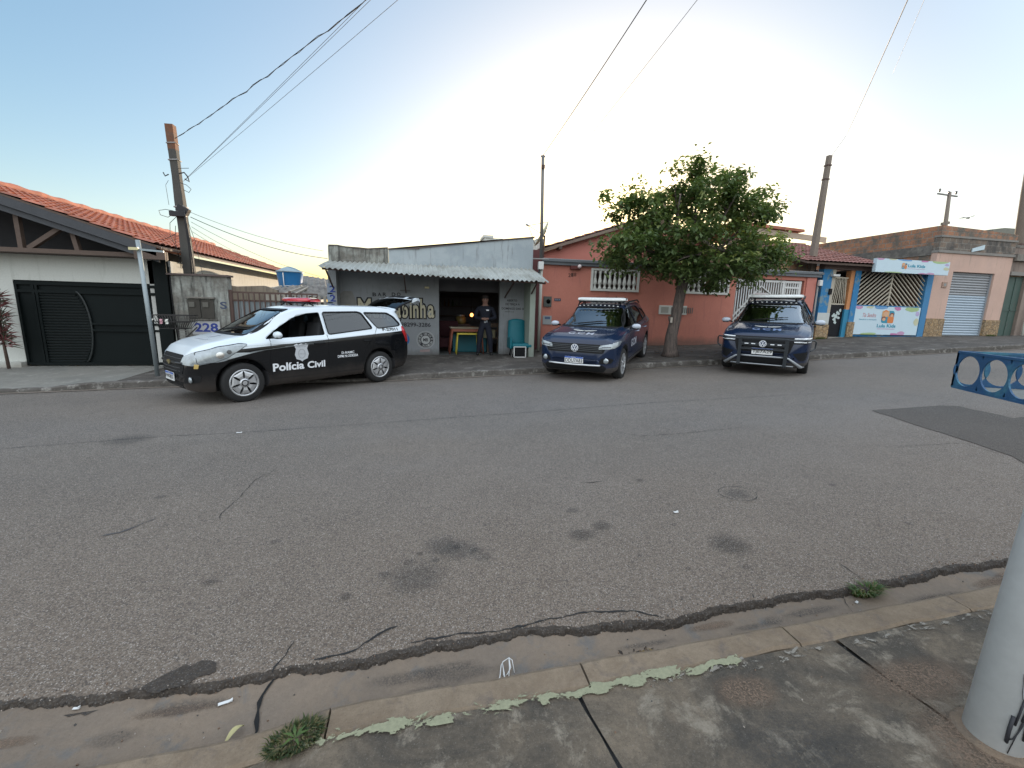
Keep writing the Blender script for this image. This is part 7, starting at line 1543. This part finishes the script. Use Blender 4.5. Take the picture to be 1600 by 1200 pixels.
# ---------------------------------------------------------------- officer in the doorway
def person(loc, rz):
    root = thing('person', 'person in a dark uniform standing in the bar doorway with hands joined at the waist', 'person', loc, rz)
    SKIN = mat('skin', (.20, .11, .08), .55, var=.05, bump=0); UNI = mat('navy_uniform', (.009, .011, .020), .85, var=.15, sc=6, fine=.1, bump=.3); BOOT = mat('black_boot_leather', (.012, .012, .013), .4); HAIR = mat('dark_brown_hair', (.018, .012, .010), .7)
    J = {'pel': (0, 0, .95, .175), 'wst': (0, 0, 1.08, .165), 'chs': (0, -.01, 1.27, .195), 'upc': (0, 0, 1.40, .15), 'nek': (0, -.005, 1.50, .066), 'hd0': (0, -.015, 1.575, .080), 'hd1': (0, -.010, 1.665, .104), 'hd2': (0, .005, 1.735, .060)}
    E_ = [('pel', 'wst'), ('wst', 'chs'), ('chs', 'upc'), ('upc', 'nek'), ('nek', 'hd0'), ('hd0', 'hd1'), ('hd1', 'hd2')]
    for s, sg in (('L', 1), ('R', -1)):
        J.update({s+'hip': (sg*.095, 0, .90, .125), s+'thi': (sg*.125, -.01, .70, .112), s+'kne': (sg*.155, -.02, .49, .085), s+'clf': (sg*.17, .01, .33, .08), s+'ank': (sg*.185, .02, .10, .058), s+'toe': (sg*.215, -.14, .045, .045),
                  s+'sho': (sg*.20, 0, 1.40, .088), s+'elb': (sg*.30, .02, 1.13, .062), s+'wri': (sg*.095, -.21, 1.10, .040), s+'plm': (sg*.035, -.24, 1.09, .034)})
        E_ += [('pel', s+'hip'), (s+'hip', s+'thi'), (s+'thi', s+'kne'), (s+'kne', s+'clf'), (s+'clf', s+'ank'), (s+'ank', s+'toe'), ('upc', s+'sho'), (s+'sho', s+'elb'), (s+'elb', s+'wri'), (s+'wri', s+'plm')]
        for k, dz in enumerate((.022, .007, -.008, -.022)):
            J[s+'f%da' % k] = (sg*.0, -.245-.002*k, 1.09+dz, .0095); J[s+'f%db' % k] = (-sg*(.035-.004*abs(k-1)), -.25, 1.085+dz, .0085); E_ += [(s+'plm', s+'f%da' % k), (s+'f%da' % k, s+'f%db' % k)]
        J[s+'th0'] = (sg*.03, -.25, 1.125, .011); J[s+'th1'] = (-sg*.0, -.265, 1.135, .009); E_ += [(s+'plm', s+'th0'), (s+'th0', s+'th1')]
    ks = list(J); me = bpy.data.meshes.new('body'); me.from_pydata([J[k][:3] for k in ks], [(ks.index(a), ks.index(b)) for a, b in E_], [])
    o = bpy.data.objects.new('tmpbody', me); COL.objects.link(o); sk_ = o.modifiers.new('skin', 'SKIN'); sk_.use_smooth_shade = True; sk_.branch_smoothing = .6
    if not me.skin_vertices: me.attributes.new if False else None
    bm = bmesh.new(); bm.from_mesh(me); lay = bm.verts.layers.skin.verify()
    for v, k in zip(bm.verts, ks): v[lay].radius = (J[k][3], J[k][3]*(.72 if k in ('pel', 'wst', 'chs', 'upc') else 1)); v[lay].use_root = (k == 'pel')
    bm.to_mesh(me); bm.free(); su = o.modifiers.new('s', 'SUBSURF'); su.levels = 2; su.render_levels = 2
    dg = bpy.context.evaluated_depsgraph_get(); dg.update(); m2 = bpy.data.meshes.new_from_object(o.evaluated_get(dg)); bpy.data.objects.remove(o)
    m2.materials.clear()
    for m in (UNI, SKIN, BOOT): m2.materials.append(m)
    for p in m2.polygons:
        c = p.center; p.use_smooth = True; p.material_index = 1 if (c.z > 1.475 or (c.y < -.185 and 1.03 < c.z < 1.18 and abs(c.x) < .10)) else (2 if c.z < .13 else 0)
    for v in m2.vertices:
        c = v.co
        if c.z > 1.52:      # face relief: brow, nose, chin
            if abs(c.x) < .018 and c.y < -.06 and 1.60 < c.z < 1.65: c.y -= .022
            if c.y < -.05 and 1.655 < c.z < 1.675 and .015 < abs(c.x) < .05: c.y += .010
            if abs(c.x) < .03 and c.y < -.05 and 1.545 < c.z < 1.58: c.y -= .008
    b = bpy.data.objects.new('body', m2); COL.objects.link(b); b.parent = root
    mb = MB(); vs = []; n = 16; prof = [(.106, 1.655), (.114, 1.69), (.108, 1.735), (.082, 1.775), (.025, 1.80)]
    for r, z in prof:
        for j in range(n):
            t = 2*pi*j/n; f = 1.0 if sin(t) > -.3 else .93; zz = z+(.03 if (sin(t) < -.3 and z < 1.7) else (-.07 if (sin(t) > .2 and z < 1.66) else 0)); vs.append((r*cos(t)*.93, r*sin(t)*f+.0, zz))
    mb.add(vs, [(i*n+j, i*n+(j+1) % n, (i+1)*n+(j+1) % n, (i+1)*n+j) for i in range(len(prof)-1) for j in range(n)]+[tuple(range((len(prof)-1)*n, len(prof)*n))], HAIR, True); mb.build('hair', root, local=True)
    for sg in (-1, 1):
        mb = MB(); mb.lathe([(.004, -.006), (.011, 0), (.004, .006)], (sg*.032, -.094, 1.662), mat('eye_dark', (.03, .02, .02), .2), 'Y', 8); mb.build('eye', root, local=True)
        mb = MB(); mb.lathe([(.008, -.008), (.024, -.004), (.020, .008)], (sg*.094, .0, 1.64), SKIN, 'X', 10); mb.build('ear', root, local=True)
    mb = MB(); mb.box((0, -.098, 1.583), (.042, .008, .009), mat('lips', (.28, .10, .09), .5)); mb.build('mouth', root, local=True)
    mb = MB(); n = 20; V = []
    for z, k in ((.985, 1.0), (1.025, 1.0)):
        for j in range(n): t = 2*pi*j/n; V.append((.148*cos(t)*k, .112*sin(t)*k, z))
    mb.add(V, [(j, (j+1) % n, n+(j+1) % n, n+j) for j in range(n)], PLASTIC, True); mb.box((0, -.115, 1.005), (.05, .012, .04), GREYM); mb.box((.15, -.02, .95), (.05, .09, .17), PLASTIC); mb.build('belt', root, local=True)
    mb = MB(); mb.box((.07, -.118, 1.35), (.075, .012, .035), WHITEP, rotm(0, 0, .2)); mb.build('chest_badge', root, local=True)
    mb = MB(); mb.box((.055, -.122, 1.03), (.03, .012, .06), mat('pale_tag', (.4, .45, .5), .5)); mb.build('key_tag', root, local=True)
    return root
pz_ = P(757, 556, 12.25); officer = person((pz_.x, 12.25, .222), radians(-8)); officer.scale = (.97, .97, .965)

# ---------------------------------------------------------------- sign post, wire litter basket
t_ = thing('sign_post', 'bare leaning galvanised post at the driveway in front of the black garage gate', 'post', G(247, 588)); a = P(247, 590, 9.72); b = P(215, 375, 9.72); GV = mat('galvanised_steel', (.27, .31, .32), .5, metal=.4, var=.1)
mb = MB(); mb.tube([a-Vector((0, 0, .1)), b], .037, GV, 12); mb.build('pole', t_); q = a.lerp(b, .93); mb = MB(); mb.beam(q+Vector((-.12, -.03, .02)), q+Vector((.42, -.03, -.01)), .03, .035, GV); mb.build('crossbar', t_); mb = MB(); mb.box(q+Vector((-.06, -.04, .02)), (.16, .05, .05), mat('brass_clamp', (.55, .50, .30), .4, metal=.4)); mb.build('clamp', t_)
mb = MB(); mb.beam(a+Vector((-.35, .1, -.05)), a+Vector((.35, .1, -.02)), .5, .04, EARTH) if False else None
t_ = thing('wire_basket', 'wire litter basket on a lattice post before the mouldy wall', 'litter basket', (-5.3, 10.5, .15)); Yk = 10.55; l0, l1 = P(244, 494, Yk), P(302, 493, Yk); zt_, zb_ = l0.z+.03, P(270, 513, Yk).z; DM = mat('dark_wire', (.035, .032, .03), .7)
mb = MB(); D2 = .36
for z, s_ in ((zt_, 1.0), ((zt_+zb_)/2, .88), (zb_, .7)):
    cx = (l0.x+l1.x)/2; hw = (l1.x-l0.x)/2*s_; mb.tube([(cx-hw, Yk-D2*s_/2, z), (cx+hw, Yk-D2*s_/2, z), (cx+hw, Yk+D2*s_/2, z), (cx-hw, Yk+D2*s_/2, z), (cx-hw, Yk-D2*s_/2, z)], .009, DM, 5)
cx = (l0.x+l1.x)/2; hw = (l1.x-l0.x)/2
for i in range(15):
    u = i/14*2-1
    for sy in (-1, 1): mb.tube([(cx+u*hw, Yk+sy*D2/2, zt_), (cx+u*hw*.9+.02, Yk+sy*D2*.46, (zt_+zb_)/2), (cx+u*hw*.7, Yk+sy*D2*.35, zb_)], .006, DM, 4)
mb.build('cage', t_); mb = MB(); px = cx+.12
for dx in (-.07, .07): mb.beam((px+dx, Yk, .1), (px+dx-.02, Yk, zb_), .02, .02, DM)
for i in range(16): z = .2+i*.05; mb.beam((px-.07, Yk-.01, z), (px+.07, Yk-.01, z+.0), .012, .012, mat('lattice_pale', (.22, .21, .2), .7))
mb.beam((px, Yk, .75), (px+.28, Yk, zb_+.03), .02, .02, DM); mb.build('lattice_post', t_)
r_ = thing('cloth_scrap', 'white and pink scrap of cloth caught in the wire litter basket', 'cloth', (cx-.28, Yk-.2, zb_)); 
for dx, m, nm in ((-.36, WHITEC, 'white_cloth'), (-.2, mat('pink_cloth', (.55, .30, .34), .8), 'pink_cloth'), (-.10, WHITEC, 'white_cloth')):
    mb = MB(); vs = []
    for i in range(6):
        for j in range(4): vs.append((cx+dx+.018*j-.012*i*(dx < -.3)+.010*rr.uniform(-1, 1), Yk-D2/2-.015+.015*sin(i*1.7+j), zt_-.08-.020*i+.006*rr.uniform(-1, 1)))
    F = [(i*4+j, (i+1)*4+j, (i+1)*4+j+1, i*4+j+1) for i in range(5) for j in range(3)]; k = len(vs); mb.add(vs+[(x, y+.008, z) for x, y, z in vs], F+[tuple(k+a for a in f[::-1]) for f in F], m, True); mb.build(nm, r_)

# ---------------------------------------------------------------- foreground: white pole, blue basket
bp_ = G(1553, 1148, .115); t_ = thing('white_pole', 'thick white painted pole with black scribbles in the right foreground', 'pole', (bp_.x, bp_.y, .16))
WP = mat('scuffed_white_pole_paint', (.68, .71, .72), .55, var=.10, sc=6, fine=.06, fsc=35, bump=.25, bd=.002, streak=((.52, .51, .48), 3, .62, .8))
top_ = Vector((bp_.x+.38, bp_.y+.02, 7.2)); mb = MB(); R0 = .083; mb.tube([Vector((bp_.x, bp_.y, bp_.z-.05)), Vector((bp_.x, bp_.y, bp_.z)).lerp(top_, .3), top_], [R0, R0-.004, R0-.02], WP, 40); mb.build('shaft', t_)
def on_pole(u, z, off=.0015):       # u angle towards the camera side
    c = Vector((bp_.x, bp_.y, bp_.z)).lerp(top_, (z-bp_.z)/(top_.z-bp_.z)); cd = math.atan2(-bp_.y, -bp_.x); return Vector((c.x+(R0+off)*cos(cd+u), c.y+(R0+off)*sin(cd+u), z))
mb = MB(); INK = mat('marker_scribble', (.03, .03, .035), .7); zb0 = bp_.z
def scr(pts, w_): mb.tube([on_pole(u, zb0+z) for u, z in pts], w_, INK, 4)
scr([(.05+.42, .22), (.05+.40, .17), (.42, .12)], .0035); scr([(.30+.02, .15), (.31, .10), (.33, .05), (.36, .05)], .006); scr([(.36, .06), (.50, .07), (.62, .12), (.66, .17)], .0025); scr([(.58, .14), (.62, .19), (.66, .165), (.74, .13), (.80, .07)], .0035); scr([(.45, .01), (.55, .09), (.62, .16), (.72, .30), (.85, .48)], .0015); scr([(.25, .31), (.36, .24), (.42, .22)], .001)
mb.build('scribble', t_)
mb = MB(); mb.lathe([(R0+.035, -.012), (R0+.028, .001), (R0+.010, .005), (R0-.01, .006)], (bp_.x, bp_.y, bp_.z-.004), m_conc('sandy_mortar', (.20, .145, .10), (.15, .115, .085), (.12, .10, .08), 9), n=36); mb.build('mortar_collar', t_)
tag(MB().tube([(-30, CY, CZ+.3), (-10, CY, CZ+.05), (2, CY, CZ-.02), (3.4, CY, CZ), (5, CY, CZ), (20, CY, CZ+.4)], .014, WIRE, 6).build('power_cable'), 'main cable above the camera along the near kerb that the wires hang from', 'cable')
# elevated basket of blue painted sheet with round holes
t_ = thing('elevated_litter_basket', 'blue painted raised litter basket of sheet metal with large round holes at the right edge', 'litter basket', (3.1, 1.3, .2))
kk = 2.36
def at_depth(x, y, d): r3 = ray(x, y); return Vector((0, 0, EYE))+r3*(d/r3.dot(FWD))
Ct = at_depth(1500, 549.5, kk); Cb = at_depth(1488.5, 604.5, kk); Rt = at_depth(1600, 557, kk*.84); Rb = at_depth(1600, 622, kk*.84)
h_ = Ct.z-Cb.z; D1_ = Vector((Rt.x-Ct.x, Rt.y-Ct.y, (Rt.z-Ct.z)*.5)).normalized(); C0 = Vector(((Ct.x+Cb.x)/2, (Ct.y+Cb.y)/2, Cb.z)); LL = .85; WWd = .55
BL1 = mat('worn_blue_metal_paint', (.018, .075, .17), .5, metal=.0, var=.25, sc=7, fine=.15, fsc=60, bump=.2, bd=.002, col2=(.045, .16, .22), c2=(.5, .64)); XA = Vector((1, .0, 0)); XA = Vector((-D1_.y, D1_.x, 0)).normalized(); XA = XA if XA.x > 0 else -XA
def holed(O, U, L_, Hh, n_, nm, m=BL1, r=None):
    U = U.normalized(); up_ = Vector((0, 0, 1)); N_ = U.cross(up_).normalized(); pit = L_/n_; r = r or Hh*.42; seg = 28; mb = MB(); vs = []; fs = []
    for side in (0, 1):
        off = N_*(.004*(1 if side else -1)); base_i = len(vs)
        for k in range(n_):
            cx = pit*(k+.5); b0 = len(vs)
            for j in range(seg):
                t = 2*pi*j/seg; ci, sj = cos(t), sin(t); s_ = 1/max(abs(ci)/(pit/2), abs(sj)/(Hh/2)); o_ = (cx+ci*s_, Hh/2+sj*s_); i_ = (cx+r*ci, Hh/2+r*sj)
                vs.append(O+U*o_[0]+up_*o_[1]+off); vs.append(O+U*i_[0]+up_*i_[1]+off)
            for j in range(seg): q = (j+1) % seg; f = (b0+2*j, b0+2*q, b0+2*q+1, b0+2*j+1); fs.append(f if side else f[::-1])
    half = len(vs)//2
    for k in range(n_):
        b0 = k*seg*2
        for j in range(seg): q = (j+1) % seg; fs.append((b0+2*j+1, b0+2*q+1, half+b0+2*q+1, half+b0+2*j+1))
    mb.add(vs, fs, m); a = O; b2 = O+U*L_
    for z in (0, Hh): mb.beam(a+up_*z, b2+up_*z, .014, .012, m)
    for p in (a, b2): mb.beam(p, p+up_*Hh, .012, .012, m)
    mb.build(nm, t_)
U1 = Vector((D1_.x, D1_.y, 0))
holed(C0, U1, LL, h_, 5, 'side_panel'); holed(C0, XA, WWd, h_, 4, 'end_panel'); holed(C0+U1*LL, XA, WWd, h_, 4, 'end_panel'); holed(C0+XA*WWd, U1, LL, h_, 5, 'side_panel')
mb = MB(); mb.prism([C0, C0+U1*LL, C0+U1*LL+XA*WWd, C0+XA*WWd], (0, 0, .006), mat('floor_mesh_grey', (.16, .165, .15), .8, var=.3, sc=14, fine=.3, fsc=90)); mb.build('floor_plate', t_)
mb = MB(); cc = C0+U1*LL*.62+XA*WWd*.75; mb.tube([(cc.x, cc.y, .1), (cc.x, cc.y, C0.z)], .03, BL1, 10); mb.build('post', t_)

# ---------------------------------------------------------------- grass, litter
GRS = leaf_mat('grass_green', (.05, .10, .03), (.12, .18, .05)); GRD = leaf_mat('grass_dry', (.20, .17, .08), (.12, .12, .05)); MOSS = leaf_mat('moss_green', (.035, .055, .02), (.07, .085, .03))
def tuft(mb, c, zf, n, rx, ry, h0, h1, seed, mats=(GRS, GRS, GRD), lean=1.0):
    r = random.Random(seed)
    for i in range(n):
        a = r.uniform(0, 2*pi); q = sqrt(r.random()); X = c[0]+cos(a)*q*rx; Y = c[1]+sin(a)*q*ry; z = zf(X, Y); h = r.uniform(h0, h1); b = a+r.uniform(-.9, .9); l = h*r.uniform(.5, 1.3)*lean; w_ = r.uniform(.0016, .0032); s = Vector((-sin(b), cos(b), 0))*w_
        p0 = Vector((X, Y, z)); p1 = p0+Vector((cos(b)*l*.35, sin(b)*l*.35, h*.7)); p2 = p0+Vector((cos(b)*l, sin(b)*l, h*.75)); mb.add([p0-s, p0+s, p1+s, p1-s, p2], [(0, 1, 2, 3), (3, 2, 4)], r.choice(mats))
t_ = thing('grass_tuft', 'bright green grass tuft growing from the gutter edge on the right', 'grass tuft', G(1355, 918)); c = G(1355, 920); mb = MB(); tuft(mb, (c.x, c.y), lambda x, y: hgt(x)-.035, 330, .09, .035, .02, .07, 1); mb.build('blades', t_)
t_ = thing('grass_tuft', 'dull green mossy grass patch at the broken kerb near the bottom edge', 'grass tuft', G(455, 1165)); c = G(452, 1170, .05); mb = MB(); tuft(mb, (c.x+.02, c.y), pz, 900, .10, .06, .008, .035, 2, (MOSS, MOSS, GRD)); mb.build('blades', t_)
mb = MB(); c2 = G(463, 1172, .05); r = random.Random(4)
for a in (.3, .9, 1.9, 2.8, 3.9, 5.2):
    d_ = Vector((cos(a), sin(a), 0)); s = Vector((-sin(a), cos(a), 0)); p0 = Vector((c2.x, c2.y, pz(c2.x, c2.y)+.02)); mb.add([p0, p0+d_*.02+s*.006+Vector((0, 0, .014)), p0+d_*.05+Vector((0, 0, .012)), p0+d_*.02-s*.006+Vector((0, 0, .014))], [(0, 1, 2, 3)], GRS)
tag(mb.build('weed'), 'small bright weed rosette in the mossy patch at the bottom edge', 'weed')
mb = MB(); tuft(mb, P(1548, 527, YB-.2)[:2], lambda x, y: .96, 260, .2, .08, .05, .16, 5, (MOSS, GRS)); tag(mb.build('weeds'), 'weeds at the foot of the stone base right of the shutter', 'weeds', kind='stuff')
mb = MB(); tuft(mb, (13.9, YB-.15), lambda x, y: .8, 200, .25, .06, .03, .12, 6, (MOSS, GRS)); tuft(mb, (15.2, YB-.15), lambda x, y: .84, 120, .12, .05, .03, .1, 7, (MOSS, GRS)); tag(mb.build('weeds'), 'weeds at the foot of the blue pillars beside the black door', 'weeds', kind='stuff')
# heap of dead leaves and debris in the gutter
mb = MB(); r = random.Random(8); c = G(1005, 1012); BRN = [mat('dead_leaf_brown', (.12, .075, .04), .8, var=.3, sc=30), mat('dead_leaf_ochre', (.20, .14, .06), .8, var=.3, sc=30), mat('dead_leaf_dark', (.04, .03, .022), .9)]
for i in range(150):
    X = c.x+r.gauss(0, .06); Y = c.y-.02+r.gauss(0, .018); a = r.uniform(0, 6.28); L_ = r.uniform(.006, .022); z = gz(X, Y)+r.uniform(.003, .028)*math.exp(-((X-c.x)/.07)**2); t1 = r.uniform(-.01, .012)
    mb.add([(X, Y, z), (X+cos(a)*L_-sin(a)*L_*.4, Y+sin(a)*L_+cos(a)*L_*.4, z+t1), (X+cos(a)*L_*2, Y+sin(a)*L_*2, z+t1*.5), (X+cos(a)*L_+sin(a)*L_*.4, Y+sin(a)*L_-cos(a)*L_*.4, z+.004)], [(0, 1, 2, 3)], r.choice(BRN))
tag(mb.build('dead_leaves'), 'small heap of dead leaves in the gutter against the kerb', 'leaf litter', kind='stuff')
def item(nm, lab, cat): return lambda o: tag(o, lab, cat)
# white string
pz2 = lambda x, y, dz=0: (lambda p: Vector((p.x, p.y, gz(p.x, p.y)+dz)))(G(x, y, -.03))
seq = [(758, 1068, .004), (763, 1064, .01), (776, 1063, .01), (781, 1058, .012), (783, 1042, .02), (786, 1039, .03), (795, 1036, .04), (798, 1045, .02), (793, 1052, .01), (789, 1055, .008), (785, 1042, .03), (787, 1053, .01), (790, 1060, .006)]
mb = MB(); mb.tube([pz2(*s) for s in seq], .0024, WHITEM, 6); mb.tube([pz2(795, 1036, .04), pz2(800, 1038, .035), pz2(804, 1049, .006)], .002, WHITEM, 6); mb.tube([pz2(795, 1036, .04), pz2(796, 1046, .02), pz2(795, 1056, .005)], .0024, WHITEM, 6); tag(mb.build('string'), 'tangled white string lying in the gutter', 'string')
p = G(363, 1141, .0); z0_ = gz(p.x, p.y); mb = MB(); LY = mat('dry_yellow_leaf', (.40, .36, .18), .7, var=.2, sc=30); vs = []
for i in range(7): t = i/6; w_ = .010*sin(pi*(t*.9+.05)); q = Vector((p.x-.02+.045*t, p.y-.035+.075*t+.01*sin(t*3), z0_+.014+.018*sin(pi*t))); vs += [q+Vector((-w_, w_*.5, .004)), q, q+Vector((w_, -w_*.5, .004))]
F = [(3*i+j, 3*i+j+1, 3*i+j+4, 3*i+j+3) for i in range(6) for j in (0, 1)]; k = len(vs); mb.add(vs+[v-Vector((0, 0, .0015)) for v in vs], F+[tuple(k+a for a in f[::-1]) for f in F], LY, True); tag(mb.build('dry_leaf'), 'curled pale yellow dry leaf on the left part of the gutter', 'leaf')
for (x, y, dx, dy, a, lab) in ((351, 1088, .026, .007, .35, 'white paper strip lying in the gutter near the broken asphalt edge'), (872, 1050, .010, .006, .2, 'tiny white paper scrap on the kerb in the middle'), (1056, 803, .018, .010, .1, 'small white paper scrap on the asphalt'), (1028, 1021, .010, .006, .4, 'white scrap beside the heap of dead leaves'), (118, 1100, .012, .005, 0, 'thin white scrap at the asphalt edge on the far left'), (1340, 933, .008, .006, .3, 'small pale scrap beside the green grass tuft'), (374, 679, .03, .014, .2, 'white scrap on the lane seam left of centre')):
    p = G(x, y, 0); zf = road_z if p.y > edgeY(p.x) else (gz if p.y > NK1 else (lambda X, Y: hgt(X)+nz(X))); z = zf(p.x, p.y)+.008; R = rotm(.05, .08, a); mb = MB(); mb.box((p.x, p.y, z), (dx*2, dy*2, .002), WHITEM, R); mb.box((p.x+dx*.7, p.y+dy*.3, z+.004), (dx*.8, dy*1.6, .0015), WHITEM, R @ rotm(0, -.5, 0)); tag(mb.build('paper_scrap'), lab, 'paper')
# pebbles and crumbs along the asphalt edge and pavement
mb = MB(); r = random.Random(12); PB = [mat('pebble_pale', (.30, .26, .22), .9, var=.2), mat('pebble_dark', (.07, .065, .06), .9, var=.2), mat('pebble_brown', (.17, .11, .075), .9, var=.2)]
for i in range(900):
    X = r.uniform(-2.2, 4.6); k = r.random()
    if k < .62: Y = edgeY(X)+abs(r.gauss(0, .05))-.015; z = road_z(X, Y) if Y > edgeY(X) else gz(X, Y)
    elif k < .78: Y = r.uniform(1.56, 1.8); z = gz(X, Y)
    else: Y = r.uniform(.3, 1.38); z = pz(X, Y)
    s = r.uniform(.0015, .0055)*(1 if k < .78 else .8); R = rotm(r.uniform(0, 3), r.uniform(0, 3), r.uniform(0, 3)); mb.box((X, Y, z+s*.5), (s*1.6, s*1.3, s), r.choice(PB), R, taper=.35)
tag(mb.build('pebbles'), 'loose stone crumbs along the broken asphalt edge and pavement', 'pebbles', kind='stuff')
